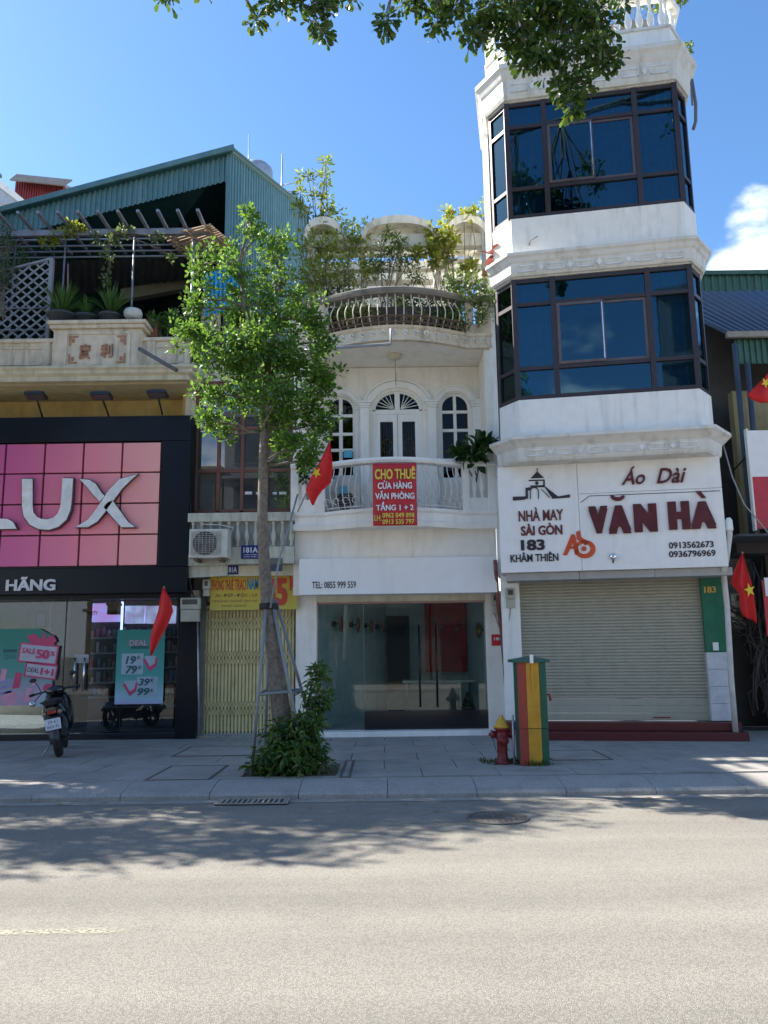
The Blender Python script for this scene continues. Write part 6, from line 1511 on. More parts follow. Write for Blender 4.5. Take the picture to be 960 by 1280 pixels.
# guesthouse banner
r = RC(263, 720, 326, 764, 14.30)
YB = grad_print('yellow_banner_print', [(0.0, (0.50, 0.48, 0.10)), (0.5, (0.55, 0.42, 0.06)), (1.0, (0.60, 0.40, 0.03))], 'Z', r[2], r[3], 0.3)
gbn = thing('room_banner', ((r[0]+r[1])/2, 14.28, r[2]), 'faded yellow guesthouse banner with red and blue lettering above the folding gate', 'banner')
MB().box(r[0], P(372, 742, 14.28).x, 14.285, 14.295, r[2]+0.02, r[3]).build('sheet', YB, gbn)
REDL = mat('faded_red_letters', (0.50, 0.06, 0.03), 0.6); BLUL = mat('faded_blue_letters', (0.02, 0.22, 0.35), 0.6); BRNL = mat('faded_brown_letters', (0.22, 0.15, 0.04), 0.6)
Yg = 14.284
wp('PHÒNG THUÊ', 265, 722, 292, 738, Yg, REDL, gbn, bold=0.02, depth=0.002); wp('TRAO', 293.5, 724, 307.5, 738, Yg, REDL, gbn, bold=0.02, depth=0.002); wp('NAM', 309, 722, 323, 737, Yg, BLUL, gbn, bold=0.03, depth=0.002)
wp('AI - ĐẸP - ĐỘC - LẠ', 269, 741, 322, 747, Yg, BRNL, gbn, bold=0.02, depth=0.002)
wp('PHÒNG NGHỈ GIÁ RẺ', 266, 749, 322, 752.5, Yg, BRNL, gbn, bold=0.0, depth=0.002); wp('NHÀ NGHỈ', 278, 755, 308, 758.5, Yg, BRNL, gbn, bold=0.0, depth=0.002)
wp('35', 331, 722, 359.5, 757, Yg, REDL, gbn, bold=0.05, depth=0.003); wp('K', 362, 720, 371, 738, Yg, REDL, gbn, bold=0.05, depth=0.003)
NAVY = mat('navy_plate', (0.015, 0.025, 0.16), 0.35)
def plate(px0, py0, px1, py1, Y, s, label, m=NAVY, sub=True):
    r = RC(px0, py0, px1, py1, Y); o = thing('number_plate', ((r[0]+r[1])/2, Y, r[2]), label, 'number plate')
    MB().box(r[0], r[1], Y, Y+0.01, r[2], r[3]).build('plate', m, o, bevel=0.002)
    h_ = r[3]-r[2]; w_ = r[1]-r[0]
    write(s, r[0]+w_*.12, r[1]-w_*.12, r[2]+h_*(.45 if sub else .22), r[3]-h_*.15, Y-0.001, BW, o, bold=0.02, depth=0.002)
    if sub:
        for k_ in (0.30, 0.15): write('KHÂM THIÊN', r[0]+w_*.15, r[1]-w_*.15, r[2]+h_*(k_-.04), r[2]+h_*(k_+.06), Y-0.001, BW, o, bold=0.0, depth=0.001)
plate(301.5, 681.5, 325, 698.5, 13.93, '181A', 'larger blue house number plate 181 on the balcony base of the narrow house')
plate(282, 707, 298, 718, 14.14, '181A', 'smaller blue house number plate on the beam over the yellow banner', sub=False)
gp = thing('name_plate', P(348, 710, 13.93), 'two small grey stacked plates right of the tree trunk under the balcony', 'plate')
for i, (y0, y1, c_) in enumerate(((697.5, 704.5, mat('grey_sign', (0.14, 0.14, 0.13), 0.6)), (705.5, 714, mat('slate_sign', (0.05, 0.06, 0.08), 0.6)))):
    r = RC(337, y0, 353, y1, 13.93); MB().box(r[0], r[1], 13.93, 13.945, r[2], r[3]).build('plate', c_, gp)
# air conditioner
ACW = mat('aged_white_casing', (0.55, 0.55, 0.50), 0.5, dirt=0.4, dcol=(0.3, 0.28, 0.22), dscale=4)
r = RC(236, 661, 284, 697, 13.55)
ac = thing('air_conditioner', ((r[0]+r[1])/2, 13.7, r[2]), 'old white air conditioner outdoor unit on brackets on the narrow balcony', 'air conditioner')
xa, xb, za_, zb_ = r
MB().box(xa, xb, 13.56, 13.93, za_, zb_).build('casing', ACW, ac, bevel=0.012)
fcx = xa+(xb-xa)*0.42; fcz = (za_+zb_)/2; fr_ = (zb_-za_)*0.42
cyl = MB(); cyl.prism([(fcx+fr_*math.cos(q*PI/14), fcz+fr_*math.sin(q*PI/14)) for q in range(28)], 13.553, 13.559); cyl.build('fan_opening', BLACK, ac)
bl_m = MB()
for k_ in range(3):
    an = k_*2*PI/3; pts = [(fcx, fcz)]+[(fcx+fr_*0.85*math.cos(an+q*0.22), fcz+fr_*0.85*math.sin(an+q*0.22)) for q in range(5)]
    bl_m.prism(pts, 13.5515, 13.5525)
bl_m.build('fan_blades', mat('fan_grey', (0.08, 0.08, 0.08), 0.5), ac)
gl_m = MB()
for i in range(13): 
    z = za_+0.05+(zb_-za_-0.1)*i/12; gl_m.box(xa+0.05, xa+(xb-xa)*0.82, 13.540, 13.545, z-0.004, z+0.004)
for i in range(9):
    x = xa+0.05+((xb-xa)*0.82-0.05)*i/8; gl_m.box(x-0.004, x+0.004, 13.545, 13.550, za_+0.05, zb_-0.05)
gl_m.build('fan_grille', mat('grille_wire', (0.35, 0.35, 0.33), 0.5), ac)
for x in (xa+0.12, xb-0.12): MB().box(x-0.02, x+0.02, 13.5, 13.95, za_-0.05, za_-0.002).build('bracket', mat('rusty_bracket', (0.15, 0.10, 0.07), 0.8), ac)
MB().tube([(xb-0.02, 13.8, zb_-0.05), (xb+0.05, 13.85, zb_+0.06), (xb-0.2, 13.9, zb_+0.12), (xa+0.15, 13.92, zb_+0.14), (xa+0.1, 13.95, zb_+0.06)], 0.012, 6).build('pipe', mat('pipe_wrap', (0.5, 0.5, 0.48), 0.7), ac)
meter(225, 747, 249, 777, 14.1, 'wide beige electric meter box at the right end of the cosmetics shopfront', 0.5)
meter(253, 724, 262, 745, 14.2, 'small old meter box in the corner left of the yellow banner', 0.6)
for i, (a, b, sg_) in enumerate(((P(232, 560, 13.95), P(240, 660, 13.97), 0.0), (P(234, 712, 14.0), P(252, 770, 14.3), 0.1))):
    cable('wall_cable', arc(a, b, sg_), 0.014, ['black cable dropping past the corner of the black sign', 'black cable looping from the balcony beam to the gate pier'][i])
cable('conduit', [P(247, 778, 14.28), P(248, 850, 14.28), P(249, 920, 14.28)], 0.016, 'pale vertical conduit between the black pier and folding gate', STEEL)

# ================================================================== RIGHT NEIGHBOUR
rh = thing('old_shophouse', (7.4, 14.0, 0.13), 'dark cluttered old shophouse with blue tin roof at the right edge', 'house')
RYF = 13.9
a = P(908, 418, RYF)
BTIN = mat('blue_grey_tin', (0.055, 0.085, 0.14), 0.4, metal=0.3, dirt=0.3, dcol=(0.10, 0.12, 0.15)); GTIN = mat('green_tin', (0.045, 0.12, 0.085), 0.5, metal=0.2, dirt=0.4, dcol=(0.14, 0.17, 0.12), streak=True)
e0 = P(908, 418, 14.2); eR = Vector((10.5, 14.2, e0.z)); rdL = P(882, 366, 17.0); rdR = Vector((12, 17.0, rdL.z+0.0))
rdL2 = Vector((e0.x-0.1, 17.0, rdL.z)); 
MB().corrug(e0, eR, (12.0, 17.0, rdL.z), (5.9, 17.0, rdL.z), 30, 0.045).build('roof_sheet', BTIN, rh)
MB().box(e0.x-0.02, 10.5, 14.12, 14.20, e0.z-0.08, e0.z+0.03).build('eave_board', mat('weathered_board', (0.30, 0.27, 0.22), 0.8, dirt=0.4), rh)
g1_ = P(905, 345, 18.0)
MB().corrug((5.6, 18.0, P(905, 366, 18).z-0.6), (12.5, 18.0, P(905, 366, 18).z-0.6), (12.5, 18.0, g1_.z), (5.6, 18.0, g1_.z), 40, 0.03).build('upper_sheet', GTIN, rh)
MB().box(5.5, 12.5, 17.9, 18.2, g1_.z, g1_.z+0.10).build('ridge_cap', GTIN, rh)
v0 = P(917, 418, 14.28)
MB().corrug((v0.x, 14.28, P(930, 455, 14.28).z), (10.4, 14.28, P(930, 455, 14.28).z), (10.4, 14.28, e0.z-0.081), (v0.x, 14.28, e0.z-0.081), 34, 0.03).build('valance_sheet', GTIN, rh)
MB().box(5.78, 12, 15.2, 15.4, 0.13, e0.z+(15.2-14.2)/2.8*(rdL.z-e0.z)-0.06).build('back_wall', mat('shade_dark_wall', (0.07, 0.065, 0.06), 0.9, dirt=0.5), rh)  # wall colour kept dark in place of shade under the roof
MB().box(5.55, 6.05, 19.5, 19.7, 0.13, 9.5).build('alley_shade_fill', mat('shade_dark_wall', (0.07, 0.065, 0.06), 0.9), rh)  # wall added to fill the alley gap, its shade painted in
px_ = P(921, 500, 13.8).x
for qx, y0, y1 in ((918, 430, 530), (934, 455, 560)):
    a = P(qx, y0, 13.85); b = P(qx+7, y1, 13.85)
    MB().tube([(a.x, 13.85, 3.5), (a.x, 13.85, a.z)], 0.05, 8).build('post', mat('blue_post', (0.05, 0.08, 0.12), 0.6), rh)
YW = mat('old_yellow_wall', (0.30, 0.25, 0.13), 0.9, dirt=0.6, streak=True, dcol=(0.12, 0.10, 0.06))
MB().box(6.55, 11, 14.4, 14.6, 3.6, 6.3).build('upper_wall', YW, rh)
MB().box(6.2, 11, 14.0, 14.3, 3.2, 3.5).build('canopy_beam', mat('rusty_beam', (0.06, 0.05, 0.05), 0.8, dirt=0.5), rh)
MB().box(5.85, 11, 13.1, 14.3, 3.38, 3.42).build('canopy', mat('dark_canopy', (0.05, 0.06, 0.07), 0.7), rh)
MB().box(6.85, 11, 14.35, 14.5, 0.13, 3.2).build('ground_wall', mat('dark_brown_wall', (0.05, 0.035, 0.03), 0.8, dirt=0.4), rh)
MB().box(6.0, 6.85, 14.9, 15.0, 1.9, 3.2).build('grey_blocks', mat('grey_block', (0.16, 0.155, 0.14), 0.9, var=0.3), rh)
# sign boards
sb = thing('signboard', P(950, 664, 13.5), 'tall signboard, pale upper half and red lower half, at the right edge', 'sign')
r = RC(940, 537, 990, 595, 13.5); x0_ = P(940, 600, 13.5).x
zA, zB, zC = P(945, 538, 13.5).z, P(945, 596, 13.5).z, P(945, 661, 13.5).z
MB().box(x0_, x0_+1.4, 13.5, 13.56, zB+0.002, zA).build('white_panel', SGW, sb); MB().box(x0_, x0_+1.4, 13.5, 13.56, zC, zB-0.002).build('red_panel', mat('sign_red', (0.50, 0.01, 0.03), 0.4), sb)
MB().box(x0_-0.03, x0_-0.001, 13.48, 13.58, zC-0.03, zA+0.03).build('frame', TRIM, sb)
# flags ----------------------------------------------------------------------
FRED = mat('flag_red', (0.62, 0.012, 0.012), 0.65, var=0.08); FYEL = mat('flag_yellow', (0.80, 0.58, 0.03), 0.6)
def flag(name_pts, Y, label, pole, star=None, fold=0.05, srot=0.0, ssize=0.09):
    """name_pts: outline rows (left, right) of pixels from top to bottom; cloth hangs in folds"""
    rows_ = name_pts; n = 12; base = P(*pole[0], Y)
    f = thing('flag', base, label, 'flag', 'red flags hung on the house fronts')
    m_ = MB()
    for j, (l_, r__) in enumerate(rows_):
        a = P(*l_, Y); b = P(*r__, Y)
        for i in range(n+1):
            u = i/n; p = a.lerp(b, u); p.y = Y+fold*math.sin(u*9+j*0.5)*min(1, (b-a).length*3); m_.v.append(tuple(p))
    for j in range(len(rows_)-1):
        for i in range(n): q = j*(n+1)+i; m_.f.append((q, q+1, q+n+2, q+n+1)); m_.sm.append(True)
    o = m_.build('cloth', FRED, f); so = o.modifiers.new('s', 'SOLIDIFY'); so.thickness = 0.003
    MB().tube([P(*pole[0], Y+pole[2]), P(*pole[1], Y)], 0.012, 6).build('pole', mat('flag_pole', (0.35, 0.33, 0.30), 0.5), f)
    if star:
        c_ = P(*star, Y); pts = []
        for k_ in range(10):
            rr_ = ssize if k_ % 2 == 0 else ssize*0.40; an = PI/2+k_*PI/5+srot; pts.append((c_.x+rr_*math.cos(an)*0.8, c_.z+rr_*math.sin(an)))
        MB().prism(pts, Y-fold-0.014, Y-fold-0.008).build('star', FYEL, f)
    return f
flag([((203, 734), (206, 736)), ((200, 748), (214, 752)), ((197, 764), (217, 764)), ((191, 782), (211, 780)), ((187, 798), (205, 792)), ((187, 812), (197, 806)), ((188, 820), (190, 819))], 13.5,
     'plain red flag hanging folded in front of the cosmetics shop glass', ((212, 775), (205, 733), 0.5), fold=0.04)
flag([((411, 553), (413, 553)), ((404, 568), (415, 572)), ((396, 582), (416, 590)), ((388, 596), (414, 604)), ((382, 612), (403, 614)), ((386, 622), (397, 622)), ((390, 631), (392, 632))], 13.2,
     'red flag with yellow star hanging diagonally at the left end of the white balcony', ((372, 640), (414, 548), 0.5), star=(396, 592), srot=0.5, ssize=0.10)
flag([((927, 692), (929, 692)), ((920, 708), (934, 712)), ((914, 728), (938, 726)), ((925, 742), (941, 742)), ((926, 762), (943, 758)), ((929, 770), (945, 775)), ((942, 776), (946, 780))], 13.2,
     'red flag with yellow star hanging upright beside the tower rain pipe', ((930, 745), (928, 690), 0.6), star=(935, 738), srot=0.2, ssize=0.12)
flag([((970, 455), (985, 455)), ((956, 472), (985, 470)), ((944, 484), (985, 480)), ((935, 492), (985, 490)), ((940, 498), (985, 500)), ((952, 503), (985, 510))], 13.2,
     'red flag partly cut off at the right edge under the green valance', ((960, 530), (975, 452), 0.5), star=(955, 480), srot=0.6, ssize=0.1)
# cable tangle and meter boxes on the right
cb = MB(); 
for i in range(34):
    a = P(random.uniform(932, 985), random.uniform(700, 735), 13.6+random.uniform(0, .4)); b = P(random.uniform(938, 975), random.uniform(820, 900), 13.7+random.uniform(0, .3))
    cb.tube(wiggle(a, b, 6, 0.06, random.uniform(-.1, .15)), random.uniform(0.008, 0.02), 5)
for i in range(14):
    a = P(random.uniform(905, 930), random.uniform(755, 790), 14.0); b = P(random.uniform(945, 985), random.uniform(750, 800), 13.8)
    cb.tube(wiggle(a, b, 6, 0.06, random.uniform(0.0, .2)), random.uniform(0.01, 0.02), 5)
tag(cb.build('cable_tangle', mat('dusty_cable', (0.06, 0.05, 0.045), 0.8)), 'thick tangle of black cables hanging on the dark shophouse at the right edge', 'cables', kind='stuff')
for i, (x0, y0) in enumerate(((918, 742), (918, 762), (926, 722))):
    meter(x0, y0, x0+10, y0+17, 14.1, ['upper dim meter box behind the hanging flag at the right', 'lower dim meter box below the flag tip at the right', 'meter box half hidden behind the right flag top'][i])
cable('street_cable', [P(902, 548, 13.3), P(915, 595, 13.2), P(930, 630, 13.1), P(962, 668, 13.0)], 0.012, 'grey cable sagging from the tower cornice to the right signboard', cw)
cable('street_cable', [P(938, 565, 13.6), P(915, 590, 14.0)], 0.015, 'black short strut cable beside the pale signboard')
sr_ = thing('red_notice', P(958, 790, 13.5), 'narrow red and white notice board at the right edge below the canopy', 'sign')
r = RC(956, 725, 985, 795, 13.5); MB().box(r[0], r[1], 13.5, 13.53, r[2], r[3]).build('board', mat('sign_red', (0.5, 0.01, 0.03), 0.4), sr_); r = RC(956, 722, 985, 745, 13.49); MB().box(r[0], r[1], 13.48, 13.499, r[2], r[3]).build('board', SGW, sr_)
# curtain wall continuations beyond the frame so that nothing ends in view from a step aside

lh = thing('neighbour_house', (-11.5, 13.5, 0.13), 'tall plain pale house just beyond the left edge next to the cosmetics shop', 'house')
MB().box(-15.0, -8.44, 13.75, 16.2, 0.13, 12.05).build('wall', CREAM, lh)
MB().box(-15.05, -8.40, 13.70, 16.25, 12.052, 12.12).build('roof_slab', CONC, lh)
MB().box(-14.5, -9.5, 13.67, 13.749, 0.3, 2.8).build('shutter', GREYM, lh)
for f_ in range(2):
    for i in range(3):
        wn_ = MB().box(-14.6+i*2.0, -13.2+i*2.0, 13.69, 13.749, 4.0+f_*3.2, 5.8+f_*3.2).build('window', TRIM, lh); MB().box(-14.5+i*2.0, -13.3+i*2.0, 13.67, 13.689, 4.1+f_*3.2, 5.7+f_*3.2).build('pane', PANED, wn_)
# ================================================================== STREET FURNITURE
# striped cabinet
c0 = G(667, 957); CX, CY = c0.x+0.0, c0.y+0.17
cbx = thing('utility_cabinet', (CX, CY, 0.13), 'rusty street cabinet painted in red yellow and green stripes with a green cap', 'cabinet')
xL = P(648.5, 890, c0.y).x; xR = P(684.5, 890, c0.y).x; W_ = xR-xL
zt_ = P(665, 828, c0.y).z; zsp = P(665, 911, c0.y).z
CRED = mat('chipped_red_paint', (0.34, 0.05, 0.03), 0.55, dirt=0.5, dcol=(0.10, 0.05, 0.035), dscale=9, bump=0.3); CYEL = mat('chipped_yellow_paint', (0.58, 0.30, 0.02), 0.55, dirt=0.45, dcol=(0.25, 0.16, 0.06), dscale=9, bump=0.3)
CGRN = mat('chipped_green_paint', (0.01, 0.10, 0.055), 0.5, dirt=0.4, dcol=(0.10, 0.10, 0.07), dscale=9, bump=0.3)
yA, yB = c0.y, c0.y+0.34
for (a_, b_, m_) in ((0, 0.30, CRED), (0.30, 0.76, CYEL), (0.76, 1.0, CGRN)):
    for (z0, z1, o_) in ((0.13, zsp-0.004, 0.0), (zsp+0.004, zt_, 0.004)):
        MB().box(xL+W_*a_+(0.0015 if a_ else 0), xL+W_*b_-(0.0015 if b_ < 1 else 0), yA-o_, yA+0.03, z0, z1).build('door_stripe', m_, cbx, bevel=0.002)
MB().box(xL+0.002, xR-0.002, yA+0.031, yB, 0.13, zt_).build('body', CGRN, cbx, bevel=0.004)
lv = MB()
for i in range(5):
    for zb_ in (zsp+0.10, zt_-0.25): lv.box(xL+W_*.36, xL+W_*.70, yA-0.012, yA-0.0045, zb_+i*0.028, zb_+i*0.028+0.012)
lv.build('louvres', CYEL, cbx)
MB().box(xL+W_*.48, xL+W_*.56, yA-0.014, yA-0.0045, zsp+0.45, zsp+0.85).build('hinge_strip', CYEL, cbx)
m_ = MB(); m_.hprism([(xL-0.06, yA-0.05), (xR+0.05, yA-0.05), (xR+0.05, yB+0.05), (xL-0.06, yB+0.05)], zt_+0.001, zt_+0.035)
xm = (xL+xR)/2; ym = (yA+yB)/2
m_.add([(xL-0.06, yA-0.05, zt_+.0355), (xR+0.05, yA-0.05, zt_+.0355), (xR+0.05, yB+0.05, zt_+.0355), (xL-0.06, yB+0.05, zt_+.0355), (xm, ym, zt_+0.085)], [(0, 1, 4), (1, 2, 4), (2, 3, 4), (3, 0, 4), (3, 2, 1, 0)])
m_.build('cap', mat('cap_green', (0.02, 0.10, 0.075), 0.5, dirt=0.4, dcol=(0.12, 0.10, 0.08), dscale=7), cbx)
MB().box(xm-0.025, xm+0.02, yA-0.062, yA-0.055, zt_-0.01, zt_+0.10).build('sticker', TRIM, cbx)
MB().tube([(xR+0.001, yA+0.12, zsp+0.42), (xR+0.06, yA+0.12, zsp+0.42), (xR+0.07, yA+0.12, zsp+0.34)], 0.018, 6).build('handle', CRED, cbx)
m_ = MB(); m_.tube([(xL-0.07, yA+0.10, 0.13), (xL-0.065, yA+0.10, 0.75)], 0.014, 6); tag(m_.build('old_rod', STEEL), 'thin grey rod standing between hydrant and striped cabinet', 'rod')
# hydrant
h0 = G(630, 956); HR = mat('hydrant_red', (0.20, 0.018, 0.022), 0.45, dirt=0.4, dcol=(0.08, 0.03, 0.03), dscale=12, bump=0.3); HY = mat('hydrant_yellow', (0.62, 0.36, 0.02), 0.5, dirt=0.4, dcol=(0.5, 0.45, 0.35), dscale=14)
hy = thing('fire_hydrant', (h0.x, h0.y+0.1, 0.13), 'dark red fire hydrant with a yellow domed top beside the striped cabinet', 'fire hydrant')
hx, hyy = h0.x, h0.y+0.1
MB().lathe((hx, hyy, 0.13), [(0.105, 0), (0.105, 0.035), (0.075, 0.045), (0.070, 0.09), (0.066, 0.12), (0.070, 0.30), (0.088, 0.33), (0.088, 0.36), (0.078, 0.38), (0.078, 0.425), (0.10, 0.43), (0.10, 0.45)], 20).build('barrel', HR, hy)
MB().lathe((hx, hyy, 0.13), [(0.098, 0.452), (0.102, 0.475), (0.075, 0.49), (0.070, 0.53), (0.045, 0.565), (0.026, 0.575), (0.026, 0.61), (0.014, 0.615)], 18).build('bonnet', HY, hy)
for sx_ in (-1, 1):
    Rm = Matrix.Translation((hx+sx_*0.06, hyy, 0.13+0.37)) @ Matrix.Rotation(sx_*PI/2, 4, 'Y')
    MB(Rm).lathe((0, 0, 0), [(0.045, 0), (0.045, 0.05), (0.056, 0.052), (0.056, 0.08), (0.02, 0.085), (0.02, 0.11)], 14).build('side_outlet', HR, hy)
Rm = Matrix.Translation((hx, hyy-0.05, 0.13+0.30)) @ Matrix.Rotation(PI/2, 4, 'X')
MB(Rm).lathe((0, 0, 0), [(0.06, 0), (0.06, 0.035), (0.073, 0.037), (0.073, 0.065), (0.022, 0.07), (0.022, 0.09)], 16).build('front_outlet', HR, hy)
ch = MB(); ch.tube(arc((hx-0.12, hyy-0.01, 0.47), (hx-0.05, hyy-0.08, 0.25), 0.06), 0.006, 5); ch.build('chain', IRON, hy)
wd = leaf_object('weeds', [leaf_mesh([(hx+random.uniform(-.25, .2), hyy+random.uniform(-.12, .15), 0.14) for _ in range(45)]+[(xL+random.uniform(0, W_), yA-0.03, 0.135) for _ in range(16)], 7, 0.04, 0.05, 'lance', 0.8)], leafmat('weed_leaf', (0.05, 0.09, 0.02), (0.10, 0.13, 0.04)))
tag(wd, 'low green weeds and moss around the hydrant foot', 'weeds', kind='stuff')

# ================================================================== MOTOR SCOOTER (rear view, leaning on its side stand)
b0 = G(73, 949)
SX, SY_ = b0.x, b0.y
mr_ = thing('motor_scooter', (SX, SY_+0.7, 0.13), 'black motor scooter parked nose-in before the cosmetics shop, seen from behind', 'scooter')
# scooter frame: y forward (away from the viewer), lean to the left, slight yaw to the left
SM = Matrix.Translation((SX, SY_, 0.13)) @ Matrix.Rotation(R_(18), 4, 'Z') @ Matrix.Rotation(R_(-11), 4, 'Y')
def SB(): return MB(SM)
SBLK = mat('scooter_black', (0.006, 0.007, 0.012), 0.16, coat=0.8); SDRK = mat('scooter_dark_plastic', (0.02, 0.022, 0.028), 0.5); 
def wheel(y, r, w_, name='wheel'):
    c = (0, y, r); t_ = SB(); n = 28; k = 10; vs = []
    for i in range(n):
        a = 2*PI*i/n
        for j in range(k):
            b = 2*PI*j/k; rr_ = r-0.045+0.045*math.cos(b); vs.append((w_/2*math.sin(b), y+rr_*math.cos(a), r+rr_*math.sin(a)))
    t_.add(vs, [(i*k+j, ((i+1) % n)*k+j, ((i+1) % n)*k+(j+1) % k, i*k+(j+1) % k) for i in range(n) for j in range(k)], True)
    o = t_.build(name, RUBBER, mr_)
    rim = SB(); 
    for i in range(5):
        a = 2*PI*i/5; rim.tube([(0, y, r), (0, y+(r-0.07)*math.cos(a), r+(r-0.07)*math.sin(a))], 0.018, 6)
    rim.tube([(0, y+(r-0.085)*math.cos(2*PI*i/24), r+(r-0.085)*math.sin(2*PI*i/24)) for i in range(25)], 0.02, 6); rim.tube([(-0.06, y, r), (0.06, y, r)], 0.035, 10)
    rim.build('rim', SDRK, o); return o
wheel(0.27, 0.265, 0.11); wheel(1.52, 0.265, 0.09)
def loft(secs, n=14, T_=None):
    """secs: (y, xc, zc, halfwidth, halfheight, power)"""
    m_ = MB(SM); vs = []
    for (y, xc_, zc_, hw, hh_, pw) in secs:
        for i in range(n):
            a = 2*PI*i/n; c_, s_ = math.cos(a), math.sin(a)
            vs.append((xc_+hw*math.copysign(abs(c_)**pw, c_), y, zc_+hh_*math.copysign(abs(s_)**pw, s_)))
    m_.add(vs, [(i*n+j, (i+1)*n+j, (i+1)*n+(j+1) % n, i*n+(j+1) % n) for i in range(len(secs)-1) for j in range(n)], True)
    m_.add(vs[:n], [tuple(range(n))[::-1]]); m_.add(vs[-n:], [tuple(range(n))]); return flipfix_later(m_)
def flipfix_later(m_): return m_
tail = loft([(0.02, 0, 0.70, 0.06, 0.04, .8), (0.10, 0, 0.69, 0.11, 0.07, .75), (0.30, 0, 0.66, 0.15, 0.12, .75), (0.60, 0, 0.60, 0.18, 0.15, .75), (0.85, 0, 0.52, 0.17, 0.17, .75), (0.98, 0, 0.42, 0.14, 0.12, .8)]).build('tail_body', SBLK, mr_); flipfix(tail)
flipfix(loft([(0.05, 0, 0.78, 0.07, 0.02, .8), (0.15, 0, 0.80, 0.12, 0.04, .8), (0.45, 0, 0.80, 0.14, 0.05, .8), (0.60, 0, 0.77, 0.13, 0.045, .8), (0.95, 0, 0.76, 0.10, 0.05, .8)]).build('seat', mat('seat_vinyl', (0.012, 0.012, 0.014), 0.55), mr_))
SB().tube([(-0.11, 0.30, 0.80), (-0.13, 0.08, 0.82), (-0.08, -0.02, 0.83), (0.08, -0.02, 0.83), (0.13, 0.08, 0.82), (0.11, 0.30, 0.80)], 0.014, 8).build('grab_rail', SDRK, mr_)
SB().box(-0.06, 0.06, 0.00, 0.03, 0.64, 0.69).build('tail_lamp', mat('tail_lamp_red', (0.30, 0.01, 0.01), 0.15), mr_, bevel=0.01)
for sx_ in (-1, 1): flipfix(SB().ball((sx_*0.105, 0.04, 0.655), 0.035, 0.03, 0.03).build('indicator', mat('amber_grey_lens', (0.30, 0.22, 0.15), 0.2), mr_))
# number plate and rear mudguard
pm = SM @ Matrix.Translation((0, -0.035, 0.50)) @ Matrix.Rotation(R_(-14), 4, 'X')
PLW = mat('plate_white', (0.60, 0.62, 0.66), 0.4)
pl_o = MB(pm).box(-0.105, 0.105, 0, 0.006, -0.08, 0.08).build('number_plate', PLW, mr_, bevel=0.003)
def wsc(s, x0, x1, z0, z1):
    vs, fs, be = text_mesh(s, -0.004); ax = min(v[0] for v in vs); bx = max(v[0] for v in vs); ay = min(v[1] for v in vs); by = max(v[1] for v in vs)
    m_ = MB(pm); m_.add([(x0+(v[0]-ax)*(x1-x0)/(bx-ax), -0.002, z0+(v[1]-ay)*(z1-z0)/(by-ay)) for v in vs], fs); m_.build('plate_digits', INK, pl_o)
wsc('29-E1', -0.07, 0.07, 0.01, 0.055); wsc('663.45', -0.08, 0.08, -0.055, -0.01)
m_ = SB(); m_.hprism([(-0.06, 0.03), (0.06, 0.03), (0.07, 0.12), (-0.07, 0.12)], 0.42, 0.60); m_.build('plate_bracket', SDRK, mr_)
m_ = SB(); k = 9; vs = []
for i in range(k):
    a = R_(105+i*9.5); 
    for x in (-0.062, 0.062): vs.append((x, 0.27+0.305*math.cos(a), 0.265+0.305*math.sin(a)))
m_.add(vs, [(2*i, 2*i+1, 2*i+3, 2*i+2) for i in range(k-1)], True); o = m_.build('rear_mudguard', mat('mudguard_grey', (0.05, 0.055, 0.065), 0.5), mr_); q_ = o.modifiers.new('s', 'SOLIDIFY'); q_.thickness = 0.008
# engine, exhaust, shock, stands
SB().box(-0.10, -0.05, 0.18, 0.75, 0.20, 0.36).build('belt_case', SDRK, mr_, bevel=0.03)
SB().tube([(0.10, 0.80, 0.22), (0.12, 0.55, 0.22), (0.13, 0.35, 0.26)], 0.02, 8).tube([(0.13, 0.40, 0.25), (0.135, -0.02, 0.36)], [0.045, 0.052], 12).build('exhaust', mat('exhaust_dark', (0.03, 0.03, 0.035), 0.4, metal=0.5), mr_)
SB().tube([(0.09, 0.27, 0.27), (0.10, 0.42, 0.58)], 0.022, 8).build('shock_absorber', SDRK, mr_)
SB().tube([(-0.10, 0.60, 0.22), (-0.25, 0.50, 0.045)], 0.012, 6).build('side_stand', STEEL, mr_)
SB().box(-0.11, 0.11, 0.95, 1.25, 0.24, 0.30).build('footboard', SDRK, mr_, bevel=0.02)
flipfix(loft([(1.15, 0, 0.45, 0.17, 0.22, .7), (1.24, 0, 0.58, 0.22, 0.28, .7), (1.32, 0, 0.66, 0.20, 0.25, .7), (1.40, 0, 0.74, 0.12, 0.14, .8)]).build('leg_shield', SBLK, mr_))
flipfix(loft([(1.34, 0, 0.50, 0.05, 0.03, .8), (1.45, 0, 0.54, 0.075, 0.05, .8), (1.62, 0, 0.53, 0.07, 0.05, .8), (1.78, 0, 0.44, 0.04, 0.03, .8)]).build('front_mudguard', SBLK, mr_))
for sx_ in (-1, 1): SB().tube([(sx_*0.07, 1.52, 0.265), (sx_*0.07, 1.34, 0.68)], 0.018, 8).build('fork', STEEL, mr_)
flipfix(SB().ball((0, 1.22, 0.93), 0.15, 0.10, 0.075).build('handlebar_cowl', SBLK, mr_))
SB().tube([(-0.30, 1.10, 0.93), (-0.15, 1.18, 0.94), (0.15, 1.18, 0.94), (0.30, 1.10, 0.93)], 0.014, 8).build('handlebar', SDRK, mr_)
